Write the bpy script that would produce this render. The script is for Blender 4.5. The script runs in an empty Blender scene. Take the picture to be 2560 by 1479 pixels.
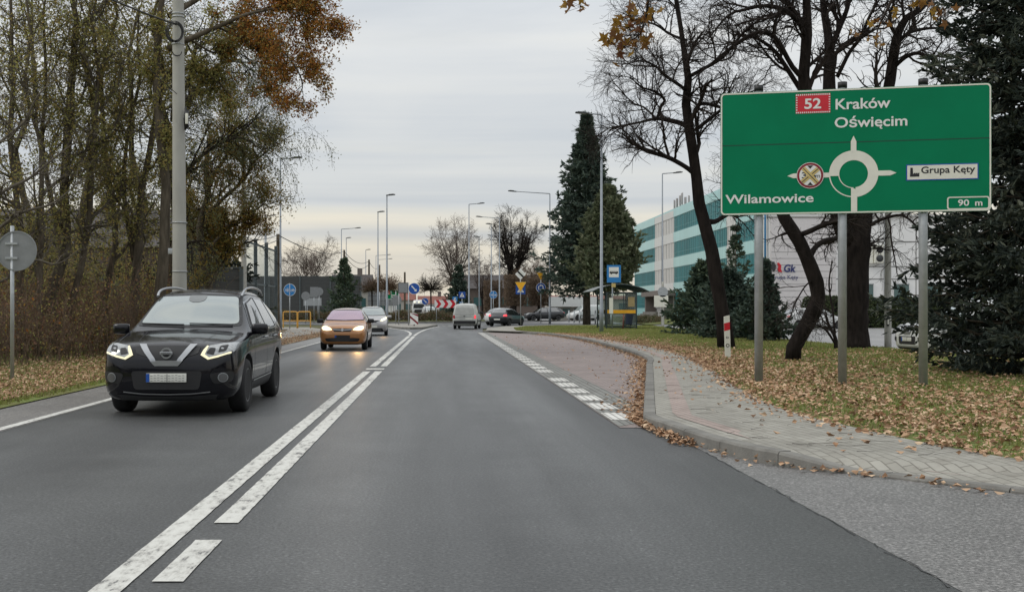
import bpy, bmesh, math, random
import numpy as np
from mathutils import Vector, Matrix
from mathutils.bvhtree import BVHTree
from mathutils.geometry import delaunay_2d_cdt

# ------------------------------------------------------------------ camera
SC = bpy.context.scene
COL = SC.collection
cam_d = bpy.data.cameras.new("camera")
cam = bpy.data.objects.new("camera", cam_d)
COL.objects.link(cam)
cam.location = (0, 0, 1.4)
cam.rotation_euler = (math.radians(90), 0, 0)
cam_d.sensor_width = 36
cam_d.lens = 40.0
cam_d.shift_x = 0.069
cam_d.shift_y = 0.0127
cam_d.clip_start = 0.1
cam_d.clip_end = 6000
SC.camera = cam

# ------------------------------------------------------------------ light
SUN_EL, SUN_AZ = math.radians(44), math.radians(-105)      # azimuth measured from +Y towards +X
W = bpy.data.worlds.new("World")
SC.world = W
W.use_nodes = True
nt = W.node_tree
nt.nodes.clear()


def N(tree, kind, **kw):
    n = tree.nodes.new(kind)
    for k, v in kw.items():
        if k.startswith("i_"):
            n.inputs[k[2:].replace("_", " ")].default_value = v
        else:
            setattr(n, k, v)
    return n


def ramp(tree, stops, interp='LINEAR'):
    n = tree.nodes.new("ShaderNodeValToRGB")
    cr = n.color_ramp
    cr.interpolation = interp
    while len(cr.elements) < len(stops):
        cr.elements.new(0.5)
    for e, (p, c) in zip(cr.elements, stops):
        e.position = p
        e.color = (c[0], c[1], c[2], 1) if not isinstance(c, (int, float)) else (c, c, c, 1)
    return n


def world_sky():
    L = nt.links.new
    out = N(nt, "ShaderNodeOutputWorld")
    sky = N(nt, "ShaderNodeTexSky", sky_type='NISHITA', sun_disc=False, sun_elevation=SUN_EL, sun_rotation=SUN_AZ)
    bg1 = N(nt, "ShaderNodeBackground", i_Strength=0.10)
    L(sky.outputs[0], bg1.inputs[0])
    tc = N(nt, "ShaderNodeTexCoord")
    sep = N(nt, "ShaderNodeSeparateXYZ")
    L(tc.outputs['Generated'], sep.inputs[0])
    # overcast luminance by elevation: dull cloud base low down, brighter overhead, pale gaps at the horizon
    el = ramp(nt, [(0.0, (.74, .67, .57)), (.03, (.78, .71, .60)), (.052, (.83, .76, .63)), (.065, (.66, .655, .63)), (.076, (.84, .78, .66)), (.092, (.67, .68, .675)), (.135, (.64, .665, .685)),
                   (.19, (.73, .745, .75)), (.23, (.79, .80, .795)), (.30, (.69, .73, .775)), (.5, (.92, .95, .98)), (1.0, (1.36, 1.38, 1.40))])
    # the cloud edges wander: the elevation that picks the band is disturbed by a broad noise
    mw = N(nt, "ShaderNodeMapping")
    mw.inputs['Scale'].default_value = (2.2, 2.2, 11)
    L(tc.outputs['Generated'], mw.inputs[0])
    nw = N(nt, "ShaderNodeTexNoise", i_Scale=1.3, i_Detail=6, i_Roughness=.5)
    L(mw.outputs[0], nw.inputs[0])
    aw = N(nt, "ShaderNodeMath", operation='MULTIPLY_ADD')
    aw.inputs[1].default_value = .034
    aw.inputs[2].default_value = -.017
    L(nw.outputs[0], aw.inputs[0])
    ae = N(nt, "ShaderNodeMath", operation='ADD', use_clamp=True)
    L(sep.outputs['Z'], ae.inputs[0])
    L(aw.outputs[0], ae.inputs[1])
    L(ae.outputs[0], el.inputs[0])
    mp = N(nt, "ShaderNodeMapping")
    mp.inputs['Scale'].default_value = (1.5, 1.5, 9)
    mp.inputs['Rotation'].default_value = (.02, -.035, 0)
    L(tc.outputs['Generated'], mp.inputs[0])
    no = N(nt, "ShaderNodeTexNoise", i_Scale=1.5, i_Detail=7, i_Roughness=.52, i_Distortion=.5)
    L(mp.outputs[0], no.inputs[0])
    cl = ramp(nt, [(.28, (.84, .865, .90)), (.47, (.965, .975, .985)), (.60, (1.04, 1.035, 1.02)), (.72, (1.11, 1.095, 1.06))])
    L(no.outputs[0], cl.inputs[0])
    mx = N(nt, "ShaderNodeMix", data_type='RGBA', blend_type='MULTIPLY')
    mx.inputs[0].default_value = 1
    L(el.outputs[0], mx.inputs[6])
    L(cl.outputs[0], mx.inputs[7])
    # a second, thin set of bands close to the horizon
    mp2 = N(nt, "ShaderNodeMapping")
    mp2.inputs['Scale'].default_value = (.9, .9, 34)
    mp2.inputs['Rotation'].default_value = (0, -.012, 0)
    L(tc.outputs['Generated'], mp2.inputs[0])
    no2 = N(nt, "ShaderNodeTexNoise", i_Scale=1.2, i_Detail=5, i_Roughness=.5)
    L(mp2.outputs[0], no2.inputs[0])
    b2 = ramp(nt, [(.36, (.84, .87, .92)), (.55, (1, 1, 1)), (.68, (1.10, 1.07, 1.0))])
    L(no2.outputs[0], b2.inputs[0])
    fade = ramp(nt, [(0, .25), (.02, 1), (.10, 1), (.20, .25), (.3, 0)])
    L(sep.outputs['Z'], fade.inputs[0])
    mx2 = N(nt, "ShaderNodeMix", data_type='RGBA', blend_type='MULTIPLY')
    L(fade.outputs[0], mx2.inputs[0])
    L(mx.outputs[2], mx2.inputs[6])
    L(b2.outputs[0], mx2.inputs[7])
    bg2 = N(nt, "ShaderNodeBackground", i_Strength=1.045)
    L(mx2.outputs[2], bg2.inputs[0])
    ms = N(nt, "ShaderNodeMixShader")
    ms.inputs[0].default_value = .93
    L(bg1.outputs[0], ms.inputs[1])
    L(bg2.outputs[0], ms.inputs[2])
    L(ms.outputs[0], out.inputs[0])


world_sky()
sl = bpy.data.lights.new("sun", 'SUN')
sl.energy = 0.9
sl.angle = math.radians(22)
sl.color = (1, .95, .87)
sun = bpy.data.objects.new("sun", sl)
COL.objects.link(sun)
sdir = Vector((math.sin(SUN_AZ) * math.cos(SUN_EL), math.cos(SUN_AZ) * math.cos(SUN_EL), math.sin(SUN_EL)))
sun.rotation_euler = sdir.to_track_quat('Z', 'Y').to_euler()
vs = SC.view_settings
vs.view_transform = 'Standard'
vs.look = 'None'
vs.exposure = 0
vs.gamma = 1
SC.render.engine = 'CYCLES'
SC.cycles.max_bounces = 8
SC.cycles.transparent_max_bounces = 12
SC.cycles.sample_clamp_indirect = 4
SC.cycles.use_denoising = True


# ------------------------------------------------------------------ survey of the place (metres: x right, y ahead, z up)
def P(u, v, y):
    return Vector(((u - 1086) / 2800 * y, y, 1.4 - (v - 760) / 2800 * y))


def G(u, v, z=0.0):
    k = (1.4 - z) / (v - 760)
    return Vector(((u - 1086) * k, 2800 * k, z))


VG = 0.11        # level of the verge on the right
PI = math.pi


# ------------------------------------------------------------------ mesh building
class MB:
    def __init__(s):
        s.v, s.f, s.n = [], [], 0

    def add(s, V, F, m=0, sm=False):
        V = np.asarray(V, dtype=float).reshape(-1, 3)
        if len(F) == 0:
            return
        if isinstance(F, np.ndarray):
            s.f.append((F + s.n, m, sm))
        else:
            by = {}
            for f in F:
                by.setdefault(len(f), []).append(f)
            for k, fs in by.items():
                s.f.append((np.array(fs) + s.n, m, sm))
        s.v.append(V)
        s.n += len(V)

    def box(s, c, size, m=0, rz=0.0, bev=0.0):
        x, y, z = [q / 2 for q in size]
        if bev > 0:
            b = min(bev, x * .9, y * .9, z * .9)
            V, F = [], []
            bm = bmesh.new()
            bmesh.ops.create_cube(bm, size=1)
            for v in bm.verts:
                v.co = Vector((v.co.x * 2 * x, v.co.y * 2 * y, v.co.z * 2 * z))
            bmesh.ops.bevel(bm, geom=list(bm.edges), offset=b, segments=2, affect='EDGES', profile=.6)
            bm.verts.ensure_lookup_table()
            V = [tuple(v.co) for v in bm.verts]
            F = [[v.index for v in f.verts] for f in bm.faces]
            bm.free()
            V = np.array(V)
        else:
            V = np.array([(-x, -y, -z), (x, -y, -z), (x, y, -z), (-x, y, -z), (-x, -y, z), (x, -y, z), (x, y, z), (-x, y, z)])
            F = [[0, 3, 2, 1], [4, 5, 6, 7], [0, 1, 5, 4], [1, 2, 6, 5], [2, 3, 7, 6], [3, 0, 4, 7]]
        if rz:
            ca, sa = math.cos(rz), math.sin(rz)
            V = np.stack([V[:, 0] * ca - V[:, 1] * sa, V[:, 0] * sa + V[:, 1] * ca, V[:, 2]], 1)
        s.add(V + np.array(c, float), F, m, bev > 0)

    def tubes(s, Pn, R, n=4, m=0, sm=True):
        """many tubes at once: Pn (N,k,3), R (N,k)"""
        Pn = np.asarray(Pn, float)
        R = np.asarray(R, float)
        Nn, k, _ = Pn.shape
        T = np.empty_like(Pn)
        T[:, 1:-1] = Pn[:, 2:] - Pn[:, :-2]
        T[:, 0] = Pn[:, 1] - Pn[:, 0]
        T[:, -1] = Pn[:, -1] - Pn[:, -2]
        T /= np.linalg.norm(T, axis=2, keepdims=True) + 1e-9
        o = np.abs(Pn[:, -1] - Pn[:, 0])
        ref = np.eye(3)[np.argmin(o, axis=1)][:, None, :]
        A = np.cross(T, np.broadcast_to(ref, T.shape))
        A /= np.linalg.norm(A, axis=2, keepdims=True) + 1e-9
        B = np.cross(T, A)
        an = np.arange(n) / n * 2 * math.pi
        V = Pn[:, :, None, :] + R[:, :, None, None] * (np.cos(an)[None, None, :, None] * A[:, :, None, :] + np.sin(an)[None, None, :, None] * B[:, :, None, :])
        idx = np.arange(Nn * k * n).reshape(Nn, k, n)
        a = idx[:, :-1, :]
        b = np.roll(a, -1, axis=2)
        d = idx[:, 1:, :]
        c = np.roll(d, -1, axis=2)
        F = np.stack([a, d, c, b], -1).reshape(-1, 4)
        s.add(V.reshape(-1, 3), F, m, sm)

    def tube(s, pts, r, n=8, m=0, cap=True, sm=True):
        pts = np.array([tuple(p) for p in pts], float)
        R = np.full(len(pts), r, float) if isinstance(r, (int, float)) else np.array(r, float)
        base = s.n
        s.tubes(pts[None], R[None], n, m, sm)
        if cap:
            last = base + (len(pts) - 1) * n
            s.f.append((np.array([list(range(base, base + n))]), m, False))
            s.f.append((np.array([list(range(last + n - 1, last - 1, -1))]), m, False))

    def lathe(s, prof, c=(0, 0, 0), n=20, axis='z', m=0, sm=True, cap=True):
        prof = np.array(prof, float)
        an = np.arange(n) / n * 2 * math.pi
        k = len(prof)
        a, b = prof[:, 0][:, None] * np.cos(an), prof[:, 0][:, None] * np.sin(an)
        h = np.broadcast_to(prof[:, 1][:, None], a.shape)
        V = np.stack({'z': (a, b, h), 'x': (h, a, b), 'y': (a, h, b)}[axis], -1).reshape(-1, 3) + np.array(c, float)
        idx = np.arange(k * n).reshape(k, n)
        p, q = idx[:-1], idx[1:]
        F = np.stack([p, np.roll(p, -1, 1), np.roll(q, -1, 1), q], -1).reshape(-1, 4)
        base = s.n
        s.add(V, F, m, sm)
        if cap:
            s.f.append((np.array([list(range(base, base + n))[::-1]]), m, False))
            s.f.append((np.array([list(range(base + (k - 1) * n, base + k * n))]), m, False))

    def prism(s, poly, fr, d0, d1, m=0):
        """poly [(a,b)] in frame fr=(origin, ea, eb, en), extruded along en from d0 to d1"""
        o, ea, eb, en = [np.array(tuple(q), float) for q in fr]
        A = np.array(poly, float)
        if abs(d1 - d0) < 1e-9:
            s.add(o + A[:, :1] * ea + A[:, 1:] * eb + en * d0, [list(range(len(A)))], m)
            return
        k = len(A)
        V0 = o + A[:, :1] * ea + A[:, 1:] * eb + en * d0
        V1 = o + A[:, :1] * ea + A[:, 1:] * eb + en * d1
        F = [list(range(k))[::-1], list(range(k, 2 * k))] + [[i, (i + 1) % k, k + (i + 1) % k, k + i] for i in range(k)]
        s.add(np.concatenate([V0, V1]), F, m)

    def ring(s, c2, r0, r1, fr, d, m=0, n=40, a0=0.0, a1=2 * math.pi, th=0.0):
        o, ea, eb, en = [np.array(tuple(q), float) for q in fr]
        full = abs(a1 - a0 - 2 * math.pi) < 1e-6
        an = np.linspace(a0, a1, n + 1)[:, None]
        pin = o + (c2[0] + r0 * np.cos(an)) * ea + (c2[1] + r0 * np.sin(an)) * eb + en * d
        pou = o + (c2[0] + r1 * np.cos(an)) * ea + (c2[1] + r1 * np.sin(an)) * eb + en * d
        i = np.arange(n)
        F = np.stack([i, n + 1 + i, n + 2 + i, i + 1], -1)
        s.add(np.concatenate([pin, pou]), F, m)
        if th:
            s.add(np.concatenate([pou, pou - en * th]), F[:, ::-1].copy(), m)

    def disc(s, c2, r, fr, d0, d1, m=0, n=28):
        s.prism([(c2[0] + r * math.cos(i / n * 2 * math.pi), c2[1] + r * math.sin(i / n * 2 * math.pi)) for i in range(n)], fr, d0, d1, m)

    def quad(s, a, b, c, d, m=0):
        s.add([tuple(a), tuple(b), tuple(c), tuple(d)], [[0, 1, 2, 3]], m)

    def leaves(s, C, size, rng, m=0, flat=0.0, asp=.6, fold=.25):
        """leaf blades with a folded midrib: C (N,3), size (N,)"""
        C = np.asarray(C, float)
        n = len(C)
        if not n:
            return
        size = np.broadcast_to(np.asarray(size, float), (n,))[:, None]
        d = rng.normal(size=(n, 3))
        d[:, 2] *= (1 - flat)
        d /= np.linalg.norm(d, axis=1, keepdims=True)
        q = rng.normal(size=(n, 3))
        if flat:
            q[:, 2] *= (1 - flat)
        w = q - d * np.sum(q * d, 1, keepdims=True)
        w /= np.linalg.norm(w, axis=1, keepdims=True)
        nn = np.cross(d, w)
        A = C - d * size * .5
        B = C + w * size * .5 * asp + nn * size * fold * .5
        D = C - w * size * .5 * asp + nn * size * fold * .5
        E = C + d * size * .5
        V = np.stack([A, B, E, D], 1).reshape(-1, 3)
        i = np.arange(n) * 4
        F = np.concatenate([np.stack([i, i + 1, i + 2], 1), np.stack([i, i + 2, i + 3], 1)])
        s.add(V, F, m)

    def build(s, name, mats, parent=None, org=None, xf=None):
        me = bpy.data.meshes.new(name)
        if s.v:
            V = np.concatenate(s.v)
            if xf is not None:
                M4 = np.array(xf)
                V = V @ M4[:3, :3].T + M4[:3, 3]
            if org is not None:
                V = V - np.array(tuple(org), float)
            me.vertices.add(len(V))
            me.vertices.foreach_set("co", V.astype(np.float32).ravel())
            loops = np.concatenate([f.ravel() for f, _, _ in s.f])
            tot = np.concatenate([np.full(len(f), f.shape[1]) for f, _, _ in s.f])
            st = np.concatenate([[0], np.cumsum(tot)[:-1]])
            mi = np.concatenate([np.full(len(f), m) for f, m, _ in s.f])
            sm = np.concatenate([np.full(len(f), k) for f, _, k in s.f])
            me.loops.add(len(loops))
            me.loops.foreach_set("vertex_index", loops.astype(np.int32))
            me.polygons.add(len(tot))
            me.polygons.foreach_set("loop_start", st.astype(np.int32))
            me.polygons.foreach_set("loop_total", tot.astype(np.int32))
            me.polygons.foreach_set("material_index", mi.astype(np.int32))
            me.polygons.foreach_set("use_smooth", sm.astype(bool))
            me.update(calc_edges=True)
            me.validate()
        for m in (mats if isinstance(mats, (list, tuple)) else [mats]):
            me.materials.append(m)
        return link(name, me, parent)


def link(name, me, parent=None):
    o = bpy.data.objects.new(name, me)
    COL.objects.link(o)
    if parent is not None:
        o.parent = parent
    return o


def tag(o, label, cat, group=None):
    o['label'] = label
    o['category'] = cat
    if group:
        o['group'] = group
    return o


def thing(name, label, cat, loc=(0, 0, 0), rz=0.0, group=None):
    o = bpy.data.objects.new(name, None)
    COL.objects.link(o)
    o.empty_display_size = .2
    o.location = tuple(loc)
    o.rotation_euler = (0, 0, rz)
    return tag(o, label, cat, group)


def struct(o, kind='structure', label=None):
    o['kind'] = kind
    if label:
        o['label'] = label
    return o


def poly_sheet(mb, pts, z, m=0, step=0):
    """flat sheet from a 2-d outline (may be concave)"""
    v = [Vector((p[0], p[1])) for p in pts]
    ed = [(i, (i + 1) % len(v)) for i in range(len(v))]
    vo, _, fo, _, _, _ = delaunay_2d_cdt(v, ed, [], 1, 1e-5)
    mb.add([(p.x, p.y, z) for p in vo], [list(f) if _ccw(vo, f) else list(f)[::-1] for f in fo], m)


def _ccw(v, f):
    a = 0
    for i in range(len(f)):
        p, q = v[f[i]], v[f[(i + 1) % len(f)]]
        a += p.x * q.y - q.x * p.y
    return a > 0


def smooth_path(pts, n=6):
    """Catmull-Rom through 2-d or 3-d points"""
    p = [np.array(tuple(q), float) for q in pts]
    p = [2 * p[0] - p[1]] + p + [2 * p[-1] - p[-2]]
    out = []
    for i in range(1, len(p) - 2):
        a, b, c, d = p[i - 1:i + 3]
        for t in np.arange(n) / n:
            out.append(.5 * (2 * b + (c - a) * t + (2 * a - 5 * b + 4 * c - d) * t * t + (3 * b - a - 3 * c + d) * t ** 3))
    out.append(p[-2])
    return out


def inside(pts, X, Y):
    """points in polygon, vectorised"""
    r = np.zeros(len(X), bool)
    k = len(pts)
    for i in range(k):
        x0, y0 = pts[i][0], pts[i][1]
        x1, y1 = pts[(i + 1) % k][0], pts[(i + 1) % k][1]
        if y0 == y1:
            continue
        c = ((y0 > Y) != (y1 > Y)) & (X < (x1 - x0) * (Y - y0) / (y1 - y0) + x0)
        r ^= c
    return r


_fonts = {}


def text_into(mb, s, fr, x0, z0, width=None, cap=None, d=0.0, m=0, bold=0.0, align='L', slant=0.0):
    """lettering as mesh in frame fr, baseline at z0 from x0, fitted to width and cap height"""
    ogo = [i for i, ch in enumerate(s) if ch == 'ę']
    s = s.replace('ę', 'e')
    if ogo:                      # the ogonek is drawn by hand
        V, F = _glyphs(s, bold, slant)
        sz = cap / .73
        sx = width / (V[:, 0].max() - V[:, 0].min())
        o, ea, eb, en = [np.array(tuple(q), float) for q in fr]
        for i in ogo:
            xr = x0 + (_glyphs(s[:i + 1], bold, slant)[0][:, 0].max() - V[:, 0].min()) * sx
            c = cap
            pl = np.array([(-.16, .03), (-.02, .03), (-.13, -.10), (-.11, -.17), (.0, -.17), (.0, -.25), (-.15, -.26), (-.25, -.18), (-.24, -.08)]) * c
            mb.add(o + (pl[:, :1] + xr) * ea + (pl[:, 1:] + z0) * eb + en * (d + .001), [[8, 1, 0], [8, 2, 1], [8, 7, 2], [7, 3, 2], [7, 6, 3], [6, 4, 3], [6, 5, 4]], m)
    V, F = _glyphs(s, bold, slant)
    if not len(V):
        return
    CAP = .73
    w = V[:, 0].max() - V[:, 0].min()
    sz = (cap / CAP) if cap else width / w
    sx = (width / w) if width else sz
    V[:, 0] = (V[:, 0] - V[:, 0].min()) * sx
    if align == 'C':
        V[:, 0] -= w * sx / 2
    V[:, 1] *= sz
    o, ea, eb, en = [np.array(tuple(q), float) for q in fr]
    mb.add(o + (V[:, :1] + x0) * ea + (V[:, 1:2] + z0) * eb + en * d, F, m)


def _glyphs(s, bold, slant):
    cu = bpy.data.curves.new("letters", 'FONT')
    cu.body = s
    cu.size = 1
    cu.offset = bold
    cu.shear = slant
    cu.resolution_u = 4
    ob = bpy.data.objects.new("letters", cu)
    COL.objects.link(ob)
    dg = bpy.context.evaluated_depsgraph_get()
    ev = ob.evaluated_get(dg)
    me = ev.to_mesh()
    V = np.array([tuple(v.co) for v in me.vertices])
    F = [list(p.vertices) for p in me.polygons]
    ev.to_mesh_clear()
    bpy.data.objects.remove(ob)
    bpy.data.curves.remove(cu)
    return V, F


def frame(o, ea, en=None):
    """vertical frame: origin, horizontal direction, up, outward normal (to the viewer's side)"""
    ea = Vector(ea).normalized()
    up = Vector((0, 0, 1))
    return (Vector(o), ea, up, ea.cross(up).normalized() if en is None else Vector(en))
# ------------------------------------------------------------------ materials
def new_mat(name):
    m = bpy.data.materials.new(name)
    m.use_nodes = True
    t = m.node_tree
    return m, t, t.nodes['Principled BSDF'], t.nodes['Material Output']


def pm(name, col, rough=.6, metal=0.0, var=.12, scale=5.0, bump=0.0, bscale=40.0, coat=0.0, spec=.5, col2=None, emit=0.0, ecol=None, stretch=(1, 1, 1), det=6, ior=None):
    m, t, b, out = new_mat(name)
    L = t.links.new
    tc = N(t, "ShaderNodeTexCoord")
    mp = N(t, "ShaderNodeMapping")
    mp.inputs['Scale'].default_value = stretch
    L(tc.outputs['Object'], mp.inputs[0])
    no = N(t, "ShaderNodeTexNoise", i_Scale=scale, i_Detail=det, i_Roughness=.6)
    L(mp.outputs[0], no.inputs[0])
    c1 = [max(0, c * (1 - var)) for c in col]
    c2 = list(col2) if col2 else [min(1, c * (1 + var)) for c in col]
    rp = ramp(t, [(.32, c1), (.68, c2)])
    L(no.outputs[0], rp.inputs[0])
    L(rp.outputs[0], b.inputs['Base Color'])
    b.inputs['Roughness'].default_value = rough
    b.inputs['Metallic'].default_value = metal
    b.inputs['Specular IOR Level'].default_value = spec
    if ior:
        b.inputs['IOR'].default_value = ior
    if coat:
        b.inputs['Coat Weight'].default_value = coat
        b.inputs['Coat Roughness'].default_value = .04
    if emit:
        b.inputs['Emission Color'].default_value = tuple(ecol or col) + (1,)
        b.inputs['Emission Strength'].default_value = emit
    if bump:
        n2 = N(t, "ShaderNodeTexNoise", i_Scale=bscale, i_Detail=4)
        L(mp.outputs[0], n2.inputs[0])
        bp = N(t, "ShaderNodeBump", i_Strength=bump, i_Distance=.02)
        L(n2.outputs[0], bp.inputs['Height'])
        L(bp.outputs[0], b.inputs['Normal'])
    return m


def leaf_mat(name, cols, trans=.3, rough=.6):
    """foliage: every blade takes one of several colours"""
    m, t, b, out = new_mat(name)
    L = t.links.new
    g = N(t, "ShaderNodeNewGeometry")
    tc = N(t, "ShaderNodeTexCoord")
    no = N(t, "ShaderNodeTexNoise", i_Scale=.55, i_Detail=3)
    L(tc.outputs['Object'], no.inputs[0])
    ma = N(t, "ShaderNodeMath", operation='MULTIPLY_ADD')
    ma.inputs[1].default_value = 1.3
    ma.inputs[2].default_value = -.65
    L(no.outputs[0], ma.inputs[0])
    ad = N(t, "ShaderNodeMath", operation='ADD', use_clamp=True)
    L(g.outputs['Random Per Island'], ad.inputs[0])
    L(ma.outputs[0], ad.inputs[1])
    k = len(cols)
    rp = ramp(t, [(i / max(1, k - 1), c) for i, c in enumerate(cols)])
    L(ad.outputs[0], rp.inputs[0])
    L(rp.outputs[0], b.inputs['Base Color'])
    b.inputs['Roughness'].default_value = rough
    b.inputs['Specular IOR Level'].default_value = .25
    if trans:
        tr = N(t, "ShaderNodeBsdfTranslucent")
        L(rp.outputs[0], tr.inputs[0])
        mx = N(t, "ShaderNodeMixShader")
        mx.inputs[0].default_value = trans
        L(b.outputs[0], mx.inputs[1])
        L(tr.outputs[0], mx.inputs[2])
        L(mx.outputs[0], out.inputs[0])
    return m


def asphalt_mat(name, base=.10, tint=(1, 1.01, 1.01), speck=.25, tracks=True, coarse=1.0):
    m, t, b, out = new_mat(name)
    L = t.links.new
    tc = N(t, "ShaderNodeTexCoord")
    fine = N(t, "ShaderNodeTexNoise", i_Scale=46 / coarse, i_Detail=3, i_Roughness=.75)
    L(tc.outputs['Object'], fine.inputs[0])
    vo = N(t, "ShaderNodeTexVoronoi", i_Scale=70 / coarse)
    L(tc.outputs['Object'], vo.inputs[0])
    big = N(t, "ShaderNodeTexNoise", i_Scale=.5, i_Detail=5, i_Roughness=.55)
    mp = N(t, "ShaderNodeMapping")
    mp.inputs['Scale'].default_value = (1.5, .09, 1)
    L(tc.outputs['Object'], mp.inputs[0])
    L(mp.outputs[0], big.inputs[0])
    patch = N(t, "ShaderNodeTexNoise", i_Scale=.8, i_Detail=6, i_Roughness=.6)
    L(tc.outputs['Object'], patch.inputs[0])
    r1 = ramp(t, [(.3, 1 - speck), (.7, 1 + speck)])
    L(fine.outputs[0], r1.inputs[0])
    r2 = ramp(t, [(.30, .82), (.5, 1.0), (.70, 1.2)] if tracks else [(.3, .92), (.7, 1.08)])
    L(big.outputs[0], r2.inputs[0])
    r3 = ramp(t, [(.3, .84), (.7, 1.14)])
    L(patch.outputs[0], r3.inputs[0])
    # pale stone chips
    chip = N(t, "ShaderNodeTexWhiteNoise", noise_dimensions='3D')
    L(vo.outputs['Color'], chip.inputs[0])
    r4 = ramp(t, [(.90, 1.0), (.97, 1.6)] if coarse == 1 else [(.55, .85), (.97, 1.55)])
    L(chip.outputs[0], r4.inputs[0])
    tr = None
    if tracks:
        # wheel paths, polished paler, with the darker oil strip between them
        sx = N(t, "ShaderNodeSeparateXYZ")
        L(tc.outputs['Object'], sx.inputs[0])
        wob = N(t, "ShaderNodeMath", operation='MULTIPLY_ADD')
        wob.inputs[1].default_value = .9
        L(patch.outputs[0], wob.inputs[0])
        L(sx.outputs['X'], wob.inputs[2])
        mr = N(t, "ShaderNodeMapRange")
        mr.inputs[1].default_value = -5.7
        mr.inputs[2].default_value = 3.1
        L(wob.outputs[0], mr.inputs[0])
        pos = lambda x: (x + .45 + 5.7) / 8.8
        tr = ramp(t, [(pos(-5.0), .80), (pos(-4.25), 1.12), (pos(-3.4), .82), (pos(-2.55), 1.12), (pos(-1.5), .90), (pos(-.55), 1.18), (pos(.35), .78), (pos(1.25), 1.18), (pos(2.0), .74)])
        L(mr.outputs[0], tr.inputs[0])
    cur = None
    for r in [r1, r2, r3, r4] + ([tr] if tr else []):
        if cur is None:
            cur = r.outputs[0]
            continue
        mx = N(t, "ShaderNodeMix", data_type='RGBA', blend_type='MULTIPLY')
        mx.inputs[0].default_value = 1
        L(cur, mx.inputs[6])
        L(r.outputs[0], mx.inputs[7])
        cur = mx.outputs[2]
    mx = N(t, "ShaderNodeMix", data_type='RGBA', blend_type='MULTIPLY')
    mx.inputs[0].default_value = 1
    L(cur, mx.inputs[6])
    mx.inputs[7].default_value = (base * tint[0], base * tint[1], base * tint[2], 1)
    L(mx.outputs[2], b.inputs['Base Color'])
    rr = ramp(t, [(.3, .56), (.7, .40)])
    L(big.outputs[0], rr.inputs[0])
    L(rr.outputs[0], b.inputs['Roughness'])
    bp = N(t, "ShaderNodeBump", i_Strength=.35, i_Distance=.006 * coarse)
    L(fine.outputs[0], bp.inputs['Height'])
    L(bp.outputs[0], b.inputs['Normal'])
    return m


def cobble_mat(name, c1, c2, mortar, bw=.2, bh=.1, rot=0.0, ms=.008, dirt=(.12, .10, .08), dirt_at=.66):
    m, t, b, out = new_mat(name)
    L = t.links.new
    tc = N(t, "ShaderNodeTexCoord")
    mp = N(t, "ShaderNodeMapping")
    mp.inputs['Rotation'].default_value = (0, 0, rot)
    L(tc.outputs['Object'], mp.inputs[0])
    br = N(t, "ShaderNodeTexBrick", i_Scale=1, i_Mortar_Size=ms, i_Brick_Width=bw, i_Row_Height=bh, i_Bias=0)
    br.inputs['Mortar Smooth'].default_value = .2
    br.inputs['Color1'].default_value = (*c1, 1)
    br.inputs['Color2'].default_value = (*c2, 1)
    br.inputs['Mortar'].default_value = (*mortar, 1)
    L(mp.outputs[0], br.inputs[0])
    no = N(t, "ShaderNodeTexNoise", i_Scale=1.1, i_Detail=8, i_Roughness=.65)
    L(tc.outputs['Object'], no.inputs[0])
    r1 = ramp(t, [(.25, .78), (.75, 1.2)])
    L(no.outputs[0], r1.inputs[0])
    mx = N(t, "ShaderNodeMix", data_type='RGBA', blend_type='MULTIPLY')
    mx.inputs[0].default_value = 1
    L(br.outputs[0], mx.inputs[6])
    L(r1.outputs[0], mx.inputs[7])
    n2 = N(t, "ShaderNodeTexNoise", i_Scale=2.7, i_Detail=8, i_Roughness=.7)
    L(tc.outputs['Object'], n2.inputs[0])
    r2 = ramp(t, [(dirt_at - .12, 0), (dirt_at + .1, .7)])
    L(n2.outputs[0], r2.inputs[0])
    m2 = N(t, "ShaderNodeMix", data_type='RGBA')
    L(r2.outputs[0], m2.inputs[0])
    L(mx.outputs[2], m2.inputs[6])
    m2.inputs[7].default_value = (*dirt, 1)
    L(m2.outputs[2], b.inputs['Base Color'])
    b.inputs['Roughness'].default_value = .75
    b.inputs['Specular IOR Level'].default_value = .3
    bp = N(t, "ShaderNodeBump", i_Strength=.5, i_Distance=.01, invert=True)
    L(br.outputs['Fac'], bp.inputs['Height'])
    L(bp.outputs[0], b.inputs['Normal'])
    return m


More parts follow.
